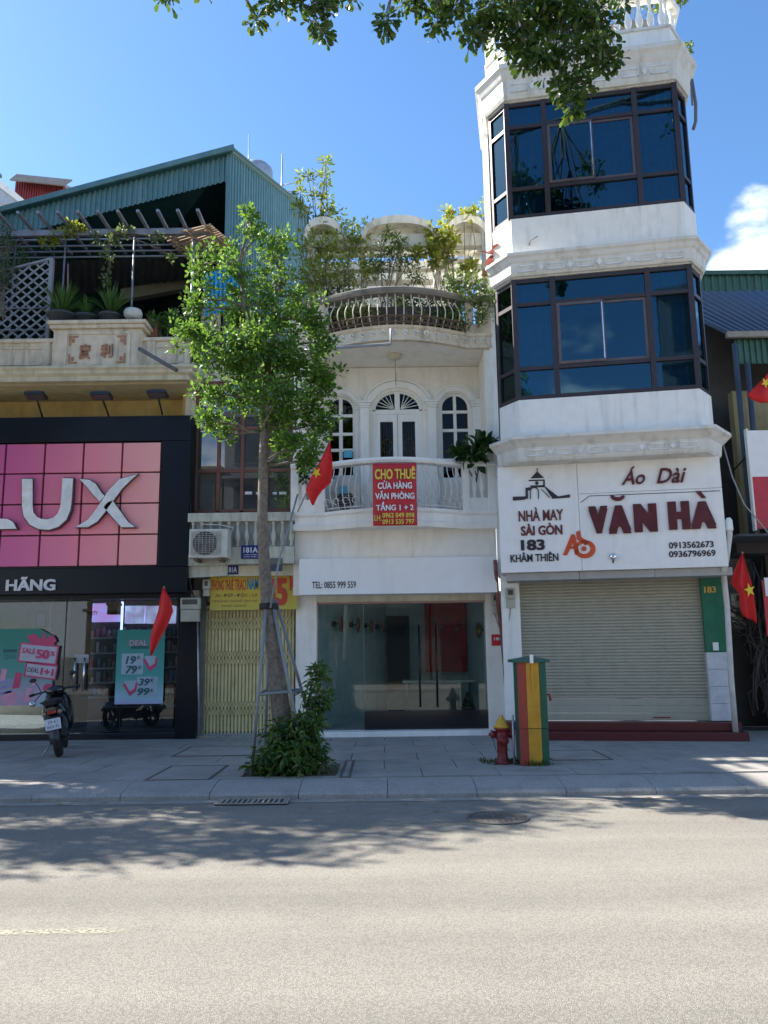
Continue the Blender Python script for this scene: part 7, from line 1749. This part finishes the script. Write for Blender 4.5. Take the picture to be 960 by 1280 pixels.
for sx_ in (-1, 1):
    SB().tube([(sx_*0.30, 1.10, 0.93), (sx_*0.37, 1.07, 0.925)], 0.02, 8).build('grip', RUBBER, mr_)
    SB().tube([(sx_*0.20, 1.15, 0.95), (sx_*0.24, 1.14, 1.08), (sx_*0.27, 1.13, 1.12)], 0.007, 6).build('mirror_stalk', SDRK, mr_)
    flipfix(SB().ball((sx_*0.29, 1.13, 1.15), 0.055, 0.018, 0.035).build('mirror', SDRK, mr_))
# round chrome headlight seen from behind of a mirror glass low at left
flipfix(SB().ball((-0.33, 0.95, 0.80), 0.045, 0.02, 0.045).build('mirror_glass', mat('bright_mirror', (0.6, 0.72, 0.72), 0.1, metal=0.8), mr_)); SB().tube([(-0.33, 0.95, 0.80), (-0.2, 1.12, 0.92)], 0.007, 6).build('mirror_stalk', SDRK, mr_)

# ================================================================== STREET TREE WITH PROPS
base = Vector((-1.22, 10.45, 0.12))
TY_ = 10.45
def tp(px, py, dy=0.0): return P(px, py, TY_+dy)
tree = thing('street_tree', base, 'young leafy street tree held by grey steel props before the narrow house', 'tree')
trunk = [Vector((P(360, 960, TY_).x, TY_, 0.10)), tp(356, 925), tp(350, 880), tp(343, 820), tp(335, 760), tp(330, 700), tp(328, 640), tp(329, 580), tp(330, 540), tp(328, 500)]
MB().tube(trunk, [0.16, 0.13, 0.12, 0.105, 0.088, 0.076, 0.066, 0.060, 0.055, 0.052], 14).build('trunk', BARK, tree)
# blobs: px, py, dy, rx(px), ry(px)
TB_ = [(250, 425, 0.0, 34, 17), (285, 450, -0.2, 40, 18), (325, 425, -0.3, 44, 22), (360, 450, -0.1, 36, 20), (395, 465, 0.1, 30, 20), (300, 398, 0.2, 44, 16), (350, 400, 0.1, 34, 18), (310, 465, 0.1, 50, 20), (270, 492, -0.2, 26, 13), (300, 500, 0.2, 28, 14), (262, 525, 0.0, 20, 13), (284, 540, 0.2, 10, 10),
       (345, 492, -0.4, 40, 20), (385, 505, 0.1, 32, 18), (350, 525, 0.0, 26, 16), (395, 530, 0.1, 24, 18), (372, 552, -0.2, 26, 16), (385, 575, 0.0, 14, 14), (355, 560, 0.2, 12, 10), (300, 362, 0.0, 36, 13), (258, 372, 0.1, 24, 9), (255, 330, 0.0, 22, 13), (282, 318, 0.1, 26, 12), (300, 340, -0.2, 26, 11), (340, 318, 0.2, 30, 15), (345, 350, 0.1, 30, 14),
       (378, 372, 0.3, 28, 16), (390, 400, 0.2, 22, 16), (405, 430, 0.2, 18, 16), (318, 290, 0.0, 13, 9), (311, 268, 0.0, 5, 12), (350, 296, 0.2, 18, 9), (330, 378, -0.2, 22, 10), (232, 412, 0.0, 16, 9), (408, 485, 0.0, 16, 16), (240, 385, 0.1, 14, 8)]
LEAF1 = leafmat('street_tree_leaf', (0.045, 0.12, 0.016), (0.135, 0.25, 0.035), 0.45)
cl_parts = []; tw_ = MB(); k1 = [trunk[-1], trunk[-2], trunk[-3]]
fork = trunk[-1]
mains = [(tp(318, 440, -0.1), [0.06, 0.045]), (tp(345, 400, 0.1), [0.06, 0.04]), (tp(300, 330, 0.0), [0.04, 0.025]), (tp(350, 340, 0.2), [0.035, 0.02])]
limb1 = wiggle(fork, mains[0][0], 4, 0.04); limb2 = wiggle(fork, mains[1][0], 4, 0.04); limb3 = wiggle(mains[0][0], mains[2][0], 4, 0.05); limb4 = wiggle(mains[1][0], mains[3][0], 4, 0.05)
for lb, (r0, r1) in ((limb1, (0.06, 0.045)), (limb2, (0.055, 0.04)), (limb3, (0.045, 0.02)), (limb4, (0.04, 0.018))):
    MB().tube(lb, [r0+(r1-r0)*i/(len(lb)-1) for i in range(len(lb))], 8).build('limb', BARK, tree)
nodes_ = limb1+limb2+limb3+limb4+trunk[-4:]
for (px, py, dy, rx, ry) in TB_:
    c = tp(px, py, dy); R1 = rx*0.0119; R2 = ry*0.0125
    nd = min(nodes_, key=lambda n_: (n_-c).length+(0.4 if n_.z > c.z else 0))
    br_ = wiggle(nd, c, 4, 0.05); MB().tube(br_, [0.024, 0.02, 0.016, 0.012, 0.008], 6).build('branch', BARK, tree)
    n_ = int(5+R1*R2*(170 if py < 380 else 290)); pts = blob_points(c, (R1*1.05, R1*0.95, R2), n_, 0.3)
    for p in pts[:max(4, n_//3)]: tw_.tube([br_[random.randint(2, 4)], Vector(p)], [0.006, 0.003], 4, caps=False)
    cl_parts.append(leaf_mesh(pts, 22, 0.12, 0.066, 'oval', 0.25))
tw_.build('twigs', BARK, tree)['kind'] = 'stuff'
leaf_object('crown', cl_parts, LEAF1, tree)
# props
top = tp(336, 757)
prop = thing('tree_prop', (base.x, base.y, 0.12), 'grey steel pipe props tied in a tripod around the street tree trunk', 'tree support')
PR = mat('prop_steel', (0.24, 0.26, 0.28), 0.6, metal=0.2, dirt=0.4, dcol=(0.15, 0.1, 0.07), dscale=6)
feet = [(314, 972, 10.15), (384, 966, 10.2), (331, 935, 11.3), (404, 935, 10.95)]
legs = []
for (fx_, fy_, fY) in feet:
    f_ = P(fx_, fy_, fY); f_.z = 0.13; t_ = top+Vector(((f_.x-top.x)*0.10, (f_.y-top.y)*0.25, random.uniform(0, .12)))
    legs.append((f_, t_)); MB().tube([f_, t_], 0.021, 8).build('leg', PR, prop)
def onleg(i, z): f_, t_ = legs[i]; return f_.lerp(t_, (z-f_.z)/(t_.z-f_.z))
za = P(318, 868, 10.3).z
for i, j in ((0, 1), (0, 2), (1, 3), (2, 3)): MB().tube([onleg(i, za), onleg(j, za+0.03)], 0.019, 8).build('cross_bar', PR, prop)
MB().lathe((top.x, top.y, top.z-0.05), [(0.12, 0), (0.125, 0.02), (0.125, 0.06), (0.12, 0.08)], 16).build('collar', RUBBER, prop)
p1_ = P(338, 760, 10.3); MB().tube([p1_, P(349, 700, 10.32), P(362, 655, 10.5), P(372, 618, 10.9)], 0.014, 6).build('tall_rod', PR, prop)
# shrub in the tree pit
LEAF2 = leafmat('shrub_leaf', (0.03, 0.075, 0.012), (0.11, 0.20, 0.035), 0.3, 0.35)
sh = thing('pit_shrub', G(370, 968), 'bushy green shrub with long leaves growing in the pit at the foot of the tree', 'shrub')
SBs = [(345, 940, -0.1, 26, 24), (365, 950, -0.2, 32, 20), (385, 905, 0.1, 22, 26), (395, 875, 0.2, 18, 24), (395, 945, 0.0, 18, 20), (330, 958, -0.1, 16, 14), (398, 845, 0.3, 10, 14), (360, 925, 0.1, 22, 20), (350, 912, 0.0, 16, 12), (380, 925, -0.1, 24, 22)]
parts_ = []; st_ = MB(); g0_ = G(368, 960)
for (px, py, dy, rx, ry) in SBs:
    c = P(px, py, 10.25+dy); R1 = rx*0.0108; R2 = ry*0.0112; c.z = max(c.z, 0.13+R2*0.6)
    n_ = int(6+R1*R2*420); pts = blob_points(c, (R1, R1, R2), n_, 0.4); pts[:, 2] = np.maximum(pts[:, 2], 0.16)
    for p in pts[::3]: st_.tube(wiggle(g0_+Vector((random.uniform(-.15, .15), random.uniform(-.1, .1), 0)), p, 3, 0.05), [0.008, 0.007, 0.005, 0.003], 4, caps=False)
    parts_.append(leaf_mesh(pts, 10, 0.07, 0.105, 'lance', 0.15, droop=0.35))
st_.build('stems', BARK, sh); leaf_object('foliage', parts_, LEAF2, sh)

# ================================================================== BIG OVERHANGING TREES (trunks stand beyond the frame)
LEAF3 = leafmat('almond_leaf', (0.022, 0.055, 0.009), (0.085, 0.14, 0.02), 0.42, 0.35)
def big_tree(x, y, label, vis, off, limbs):
    t = thing('shade_tree', (x, y, 0.13), label, 'tree')
    hh = 12.4 if x > 0 else 7.0
    tr = [Vector((x, y, 0.1)), Vector((x*0.99, y+0.1, hh*.33)), Vector((x*0.98, y+0.2, hh*.66)), Vector((x*0.96, y+0.3, hh))]
    MB().tube(tr, [0.28, 0.22, 0.19, 0.15], 12).build('trunk', BARK, t)
    ends = []
    for e in limbs:
        lb = wiggle(tr[-1] if e[2] > 11 else tr[-2].lerp(tr[-1], .2), e, 6, 0.03, -0.3); ends += lb[1:]
        MB().tube(lb, [0.075-0.010*i for i in range(7)], 8).build('limb', BARK, t)
    prt = []; tw = MB()
    for (c, r, dens) in vis+off:
        c = Vector(c); nd = min(ends, key=lambda n_: (n_-c).length); br = wiggle(nd, c, 4, 0.05)
        MB().tube(br, [0.02, 0.017, 0.013, 0.010, 0.007], 6).build('branch', BARK, t)
        rr_ = r if isinstance(r, tuple) else (r, r, r*0.8)
        n_ = int(dens*(1.4 if x > 0 else 2.0)*rr_[0]*rr_[1]*rr_[2]*8+5); pts = blob_points(c, rr_, n_, 0.3)
        for p in pts[::2]:
            tw.tube([br[random.randint(2, 4)], Vector(p)], [0.007, 0.004], 4, caps=False)
        prt.append(leaf_mesh(pts, 9, 0.12, 0.125, 'obovate', 0.1, jit=0.3, droop=0.15))
    tw.build('twigs', BARK, t)['kind'] = 'stuff'; leaf_object('crown', prt, LEAF3, t)
    return t
def v(px, py, Y, r): p = P(px, py, Y); return (tuple(p), r)
YT = 10.4
visR = [(*v(770, -12, YT, 0.36), 34), (*v(735, 28, YT-.2, 0.46), 60), (*v(685, 15, YT, 0.5), 56), (*v(742, 68, YT-.3, 0.30), 90), (*v(690, 72, YT-.2, 0.32), 80), (*v(722, 104, YT-.3, 0.19), 150), (*v(712, 132, YT-.3, 0.11), 420),
        (*v(645, 45, YT, 0.34), 70), (*v(612, 22, YT, 0.36), 60), (*v(660, 70, YT, 0.22), 110), (*v(565, 12, YT+.2, 0.34), 60), (*v(515, 2, YT+.2, 0.28), 80), (*v(485, 28, YT, 0.13), 220), (*v(548, 30, YT, 0.16), 180), (*v(590, 46, YT, 0.15), 180), (*v(700, 110, YT-.2, .12), 220),
        (*v(765, 80, YT-.1, .16), 160), (*v(640, -20, YT, .6), 20), 
        (*v(405, 8, YT+.4, 0.26), 80), (*v(395, 30, YT+.4, 0.13), 200), (*v(345, 5, YT+.4, 0.24), 80), (*v(322, 22, YT+.4, 0.12), 200), (*v(212, -4, YT+.3, 0.12), 160), (*v(430, -10, YT+.4, 0.24), 60), (*v(360, -20, YT+.4, 0.4), 40), (*v(405, 44, YT+.3, 0.06), 700), (*v(260, -30, YT+.4, .35), 24)]
offL = [((x, y+1.7, z-0.2), (1.3, 0.9, 0.8), dn) for x, y, z, dn in ((-7.6, 9.4, 6.6, 6), (-8.6, 9.6, 8.2, 8), (-9.8, 8.8, 8.6, 8), (-10.6, 10.2, 8.8, 8), (-11.8, 9.2, 9.0, 8), (-12.6, 10.6, 8.6, 8), (-13.4, 9.4, 8.2, 7), (-9.0, 10.8, 9.6, 8), (-11.0, 11.4, 10.2, 8), (-10.0, 8.0, 7.4, 6), (-12.0, 8.2, 7.6, 6), (-7.9, 9.8, 5.6, 5), (-14.4, 10.4, 8.0, 6), (-9.6, 9.6, 6.6, 6), (-11.4, 9.8, 7.2, 6), (-8.0, 9.6, 8.6, 6))]
offR = [((x, y, z), (1.0, 1.0, 0.7), dn) for x, y, z, dn in ((5.9, 9.9, 12.6, 6), (6.4, 10.0, 12.2, 6), (7.4, 9.4, 10.5, 6), (8.4, 10.2, 11.5, 6))]
big_tree(6.9, 9.95, 'large dark tree beyond the right edge with boughs hanging at top right', visR, offR, [Vector((3.0, 10.5, 12.5)), Vector((8.4, 10.2, 12.2)), Vector((-2.6, 10.9, 12.6))])
big_tree(-10.4, 9.8, 'large dark tree beyond the left edge just over the left pavement', [], offL, [Vector((-13, 9.6, 8.2)), Vector((-8.2, 9.2, 7.4)), Vector((-11, 10.4, 9.8))])

# ================================================================== PLANTS ON THE BUILDINGS
def plant(name, label, cat, blobs, base, m, n_per=10, leaf=0.08, shape='oval', spread=0.10, dens=300, up=0.2, droop=0.1, stems=True, group=None, scale=0.0142, shell=0.4, pot=None):
    t = thing(name, base, label, cat, group); prt = []; st = MB(); base = Vector(base)
    for (px, py, Y, rx, ry) in blobs:
        c = P(px, py, Y); k = Y/1000*1.02; R1, R2 = rx*k, ry*k
        n_ = int(5+R1*R2*dens*1.9); pts = blob_points(c, (R1, (R1+R2)/2, R2), n_, shell)
        if stems:
            br = wiggle(base, c, 4, 0.05); st.tube(br, [0.018, 0.015, 0.012, 0.009, 0.006], 5)
            for p in pts[::3]: st.tube([br[random.randint(2, 4)], Vector(p)], [0.006, 0.003], 4, caps=False)
        prt.append(leaf_mesh(pts, n_per, spread, leaf, shape, up, droop=droop))
    if stems: st.build('stems', BARK, t)
    leaf_object('foliage', prt, m, t)
    if pot: pot(t, base)
    return t
ROOFL = leafmat('roof_shrub_leaf', (0.08, 0.13, 0.02), (0.24, 0.31, 0.05), 0.5); YELL = leafmat('yellowish_leaf', (0.12, 0.17, 0.02), (0.30, 0.32, 0.04), 0.4); DKL = leafmat('dark_glossy_leaf', (0.012, 0.045, 0.012), (0.04, 0.09, 0.02), 0.15, 0.25)  # roof shrub leaf colour raised to stand for sunlight
ZR = 7.2
TERR = mat('terracotta_pot', (0.25, 0.11, 0.06), 0.8, dirt=0.4); WPOT = mat('white_pot', (0.6, 0.6, 0.56), 0.5, dirt=0.4); BPOT = mat('dark_pot', (0.05, 0.055, 0.065), 0.6)
def pot_of(r, h, m=TERR):
    def f(t, b): 
        MB().lathe((b.x, b.y, b.z-h), [(r*0.7, 0), (r*0.95, h*0.8), (r*1.08, h*0.82), (r*1.08, h), (r*0.85, h), (r*0.8, h*0.9)], 16).build('pot', m, t)
    return f
plant('roof_tree', 'tall airy shoot of a roof tree rising against the sky above the street tree', 'plant', [(406, 222, 15.2, 8, 14), (403, 245, 15.2, 16, 9), (385, 220, 15.2, 14, 6), (412, 265, 15.2, 20, 12), (380, 262, 15.1, 12, 12), (406, 202, 15.2, 4, 7), (376, 240, 15.2, 5, 6)], (P(405, 330, 15.2).x, 15.2, ZR), ROOFL, 8, 0.125, 'lance', 0.10, 110, 0.35)
plant('roof_shrub', 'broad dense shrub on the left of the rooftop balcony behind the street tree', 'shrub', [(400, 310, 14.9, 44, 28), (440, 300, 15.0, 40, 26), (425, 340, 14.8, 50, 26), (385, 345, 14.7, 30, 30), (462, 330, 15.0, 16, 18), (435, 282, 15.2, 16, 9)], (P(430, 360, 14.9).x, 14.9, ZR+0.3), leafmat('sunlit_roof_leaf', (0.10, 0.15, 0.02), (0.30, 0.36, 0.05), 0.5), 10, 0.095, 'lance', 0.10, 130, pot=pot_of(.28, .35))  # leaf colour brightened in place of sun that the shed blocks
plant('roof_small_tree', 'small dark stemmed tree standing in the middle of the rooftop balcony', 'plant', [(488, 318, 14.6, 26, 22), (510, 330, 14.6, 20, 14), (470, 335, 14.6, 16, 12), (483, 290, 14.6, 8, 14), (520, 345, 14.6, 12, 8), (500, 302, 14.6, 14, 12)], (P(476, 370, 14.6).x, 14.6, ZR+0.3), leafmat('roof_dark_leaf', (0.03, 0.06, 0.012), (0.12, 0.17, 0.04), 0.35), 9, 0.10, 'lance', 0.11, 110, pot=pot_of(.22, .35))
plant('creeper', 'yellowish climbing plant hanging from the arches of the rooftop pergola', 'climber', [(548, 292, 14.8, 14, 16), (560, 310, 14.8, 18, 12), (535, 312, 14.8, 22, 8), (520, 315, 14.8, 12, 6), (563, 296, 14.75, 10, 10), (545, 325, 14.8, 16, 8), (590, 270, 14.9, 14, 8), (560, 268, 14.9, 8, 10), (585, 335, 14.7, 16, 8)], (P(566, 372, 14.8).x, 14.8, ZR), YELL, 8, 0.11, 'oval', 0.10, 130)
plant('creeper', 'bright green creeper spilling over the right end of the rooftop balcony rail', 'climber', [(570, 355, 14.1, 30, 14), (600, 360, 14.0, 26, 18), (615, 375, 13.9, 16, 14), (590, 375, 14.0, 22, 10), (560, 372, 14.1, 22, 10), (578, 400, 13.95, 10, 20), (556, 395, 14.2, 14, 14), (604, 395, 13.9, 8, 16)], (P(590, 400, 14.3).x, 14.35, ZR+0.1), leafmat('creeper_leaf', (0.05, 0.11, 0.02), (0.17, 0.25, 0.05), 0.4), 9, 0.09, 'lance', 0.10, 190)
plant('balcony_plants', 'low yellow green planting behind the left bars of the rooftop balcony', 'plant', [(430, 395, 14.3, 26, 14), (460, 390, 14.4, 20, 14), (445, 375, 14.4, 24, 10), (520, 400, 14.4, 20, 10), (500, 385, 14.6, 16, 14)], (P(445, 405, 14.35).x, 14.35, ZR+0.1), YELL, 9, 0.09, 'lance', 0.09, 170)
plant('balcony_plants', 'dark potted greenery behind the middle bars of the rooftop balcony', 'plant', [(505, 375, 14.8, 26, 16), (535, 385, 14.7, 18, 16), (425, 370, 14.8, 18, 16)], (P(510, 400, 14.8).x, 14.8, ZR+0.1), DKL, 10, 0.10, 'lance', 0.10, 170)
plant('airy_weed', 'thin airy weed growing at the top of the pergola beside the tower', 'plant', [(600, 268, 14.9, 16, 8), (607, 250, 14.9, 6, 8), (590, 262, 14.9, 6, 12)], (P(605, 285, 14.9).x, 14.9, P(605, 285, 14.9).z), ROOFL, 7, 0.07, 'lance', 0.10, 60)
rl_ = leafmat('red_bract', (0.14, 0.03, 0.02), (0.24, 0.09, 0.06), 0.2)
pts = [tuple(P(622, 322, 13.6)), tuple(P(626, 335, 13.6)), tuple(P(618, 318, 13.6))]
o = leaf_object('red_leaf_sprig', [leaf_mesh(pts, 4, 0.05, 0.30, 'oval', 0.0)], rl_); tag(o, 'sprig of large dark red leaves at the left corner of the tower cornice', 'plant')
# fiddle leaf pot on the lower balcony
plant('potted_fig', 'large leaved dark green potted fig at the right end of the white balcony', 'plant', [(600, 560, 13.85, 14, 10), (592, 568, 13.85, 14, 7), (604, 552, 13.85, 8, 6), (577, 566, 13.9, 8, 6)], (P(598, 585, 13.85).x, 14.3, 4.6), DKL, 6, 0.21, 'oval', 0.07, 110, 0.4)
plant('potted_fig', 'small dark potted plant hanging at the left end of the white balcony', 'plant', [(381, 590, 13.85, 8, 12), (378, 575, 13.85, 6, 6)], (P(381, 600, 13.95).x, 14.3, 4.6), DKL, 6, 0.09, 'oval', 0.07, 200, 0.2)
# strap leaved plants in pots on the left parapet
STL = leafmat('strap_leaf', (0.035, 0.09, 0.018), (0.10, 0.20, 0.04), 0.3)
def straps(px, py, Y, r, n, label, pm, potr):
    b = P(px, py, Y); t = thing('potted_plant', b, label, 'potted plant', 'potted plants on the left parapet')
    m_ = MB()
    for i in range(n):
        a = random.uniform(0, 2*PI); L_ = r*random.uniform(0.7, 1.15); lean = random.uniform(0.15, 1.0); w_ = 0.016
        d = Vector((math.cos(a), math.sin(a), 0)); s_ = Vector((-d.y, d.x, 0)); pts = []
        for q in range(6):
            u = q/5; pts.append(b+d*(L_*lean*u)+Vector((0, 0, L_*(u*(1.15-0.3*lean)-0.55*lean*u*u))))
        vs = []
        for q, p_ in enumerate(pts): ww = w_*(1-(q/5)**2)+0.002; vs += [p_-s_*ww, p_+s_*ww]
        m_.add(vs, [(2*q, 2*q+1, 2*q+3, 2*q+2) for q in range(5)])
    m_.build('leaves', STL, t)
    h = 0.22; MB().lathe((b.x, b.y, b.z-h+0.03), [(potr*0.7, 0), (potr*0.95, h*0.8), (potr*1.08, h*0.82), (potr*1.08, h), (potr*0.85, h)], 16).build('pot', pm, t)
YPp = 13.9
straps(78, 396, YPp, 0.68, 130, 'bushy strap leaved plant on the left half of the parapet block', BPOT, 0.26)
straps(108, 398, YPp+0.1, 0.42, 50, 'low strap leaved plant between the two large ones on the parapet block', BPOT, 0.22)
straps(138, 396, YPp, 0.62, 100, 'strap leaved plant on the right half of the parapet block beside the white pot', BPOT, 0.20)
wp_ = thing('white_planter', P(166, 398, 13.85), 'round white planter standing at the right end of the parapet block', 'pot')
b = P(166, 399, 13.85); MB().lathe((b.x, b.y, b.z), [(0.11, 0), (0.16, 0.05), (0.17, 0.12), (0.15, 0.17), (0.13, 0.17), (0.13, 0.12)], 18).build('bowl', WPOT, wp_)
plant('terrace_plants', 'low plants in dark boxes on the terrace edge right of the parapet block', 'plant', [(200, 408, 14.1, 18, 8), (215, 400, 14.1, 12, 12), (190, 400, 14.2, 10, 10), (235, 402, 14.2, 14, 12)], (P(205, 418, 14.1).x, 14.1, ZT+0.5), STL, 8, 0.12, 'lance', 0.1, 160)
tag(MB().box(P(178, 410, 14.1).x, P(198, 410, 14.1).x, 14.0, 14.25, P(190, 417, 14.1).z-0.1, P(190, 402, 14.1).z).build('planter_box', TERR, bevel=0.01), 'square clay planter box on the terrace edge right of the parapet block', 'pot')
# vines
VN = leafmat('vine_leaf', (0.05, 0.09, 0.03), (0.15, 0.20, 0.07), 0.4)
plant('hanging_vine', 'vine hanging from the middle of the grey pipe pergola', 'climber', [(140, 300, 14.2, 12, 12), (134, 318, 14.2, 6, 14), (158, 288, 14.2, 10, 8), (150, 292, 14.2, 14, 6), (133, 345, 14.2, 4, 14), (200, 295, 14.2, 14, 5), (213, 320, 14.2, 3, 16), (120, 296, 14.2, 8, 5)], tuple(P(140, 290, 14.25)), VN, 6, 0.075, 'oval', 0.07, 150)
plant('hanging_vine', 'yellow tipped vine on the left part of the pergola beam', 'climber', [(92, 282, 14.2, 10, 4), (100, 284, 14.2, 8, 4), (82, 290, 14.2, 14, 4), (60, 300, 14.4, 18, 8)], tuple(P(92, 290, 14.25)), YELL, 7, 0.08, 'oval', 0.06, 200)
plant('hanging_vine', 'blue green leafy climber at the left edge of the terrace over the trellis', 'climber', [(6, 300, 14.0, 12, 22), (10, 330, 14.0, 14, 20), (4, 350, 14.0, 10, 14), (26, 320, 14.2, 12, 10)], tuple(P(4, 400, 14.1)), leafmat('bluish_leaf', (0.03, 0.07, 0.03), (0.07, 0.13, 0.06), 0.3), 9, 0.07, 'lance', 0.08, 260)
plant('tower_roof_shrub', 'dark shrub growing on the very top of the tower behind the balustrade', 'shrub', [(825, 6, 14.2, 26, 8), (850, 2, 14.0, 14, 6), (795, 0, 14.2, 14, 8), (858, 60, 13.3, 4, 5), (640, 62, 14.3, 10, 10), (616, 76, 14.3, 6, 10)], (4.4, 13.9, 12.4), ROOFL, 9, 0.09, 'oval', 0.1, 160)

# ================================================================== HOUSES ACROSS THE STREET (behind the camera, seen in the window panes)
def opp(x0, x1, h, col, label, y=-6.2, nf=3):
    m_ = mat('opposite_wall_%d' % int((x0+50)*10), col, 0.8, dirt=0.4, streak=True)  # wall colours darkened in place of shade from trees before them
    t = thing('house', ((x0+x1)/2, y-4, 0.13), label, 'house'); MB().box(x0, x1, y-8, y, 0.13, h).build('wall', m_, t)
    MB().box(x0-0.05, x1+0.05, y-8, y+0.25, h+0.002, h+0.25).build('cornice', m_, t)
    dk = mat('dark_opposite_glass', (0.03, 0.04, 0.05), 0.15)
    fh_ = (h-3.4)/nf; n = max(2, int((x1-x0)/1.7))
    MB().box(x0+0.4, x1-0.4, y+0.001, y+0.02, 0.3, 2.7).build('shopfront', dk, t)
    for f_ in range(nf):
        z0 = 3.4+f_*fh_+0.8; MB().box(x0, x1, y, y+0.5, z0-0.8, z0-0.68).build('ledge', m_, t)
        for i in range(n):
            xa = x0+(x1-x0)*(i+0.2)/n; xb = x0+(x1-x0)*(i+0.8)/n
            fr_ = MB().box(xa-0.06, xb+0.06, y+0.001, y+0.05, z0-0.06, z0+fh_*0.62+0.06).build('window', m_, t); MB().box(xa, xb, y+0.051, y+0.06, z0, z0+fh_*0.62).build('pane', dk, fr_)
opp(-13, -7.2, 9.5, (0.17, 0.14, 0.09), 'ochre house across the street behind the viewer, leftmost of five', nf=2)
opp(-7.1, -2.6, 12.0, (0.13, 0.14, 0.15), 'grey house across the street behind the viewer, second from left')
opp(-2.5, 1.9, 8.5, (0.12, 0.10, 0.085), 'low brown house across the street behind the viewer', nf=2)
opp(2.0, 4.6, 9.0, (0.13, 0.13, 0.12), 'cream house across the street behind the viewer', nf=2)
opp(4.7, 9.5, 15.5, (0.13, 0.13, 0.13), 'tall dark house across the street behind the viewer', nf=4)
ot = thing('street_tree', (-1.6, -3.6, 0.13), 'bushy tree on the opposite pavement behind the viewer', 'tree')
MB().tube([(-1.6, -3.6, 0.1), (-1.5, -3.6, 4), (-1.2, -3.7, 8.5)], [0.2, 0.15, 0.09], 10).build('trunk', BARK, ot)
prt = []
for c in ((-1.2, -3.7, 9), (-2.4, -3.9, 8), (0, -3.8, 8.2), (-1.5, -3.6, 10.4), (-0.4, -4, 10), (-2.3, -4.2, 9.8), (-1, -4.5, 11.4)):
    MB().tube([(-1.3, -3.6, 6), c], [0.06, 0.02], 6).build('branch', BARK, ot); prt.append(leaf_mesh(blob_points(c, 1.15, 150, .4), 8, 0.2, 0.16, 'oval', .2))
leaf_object('crown', prt, LEAF1, ot)

r = RC(418, 594, 450, 634, 14.45)
a2 = thing('air_conditioner', ((r[0]+r[1])/2, 14.55, r[2]), 'small white air conditioner unit standing behind the left bars of the white balcony', 'air conditioner')
MB().box(r[0], r[1], 14.45, 14.75, BZB+0.02, r[3]).build('casing', ACW, a2, bevel=0.012)
cx_, cz_ = r[0]+(r[1]-r[0])*.42, (BZB+r[3])/2; rr_ = 0.17
MB().prism([(cx_+rr_*math.cos(q*PI/12), cz_+rr_*math.sin(q*PI/12)) for q in range(24)], 14.44, 14.449).build('fan_opening', mat('fan_dark', (0.06, 0.06, 0.065), 0.6), a2)
gm = MB()
for i in range(7): gm.tube([(cx_-rr_*math.cos(math.asin((i-3)/3.6)), 14.435, cz_+rr_*(i-3)/3.6), (cx_+rr_*math.cos(math.asin((i-3)/3.6)), 14.435, cz_+rr_*(i-3)/3.6)], 0.005, 4)
gm.build('fan_grille', mat('grille_wire', (0.35, 0.35, 0.33), 0.5), a2)
BLP = mat('blue_sticker', (0.03, 0.30, 0.55), 0.4)
r = RC(429.5, 563, 440.5, 572, W2-0.02); tag(MB().box(r[0], r[1], W2-0.02, W2-0.004, r[2], r[3]).build('blue_notice', BLP), 'small blue notice stuck below the left arched window', 'notice')
r = RC(424, 608, 434, 617, 14.43); tag(MB().box(r[0], r[1], 14.42, 14.432, r[2], r[3]).build('blue_notice', BLP), 'small blue notice on the air conditioner behind the balcony bars', 'notice')
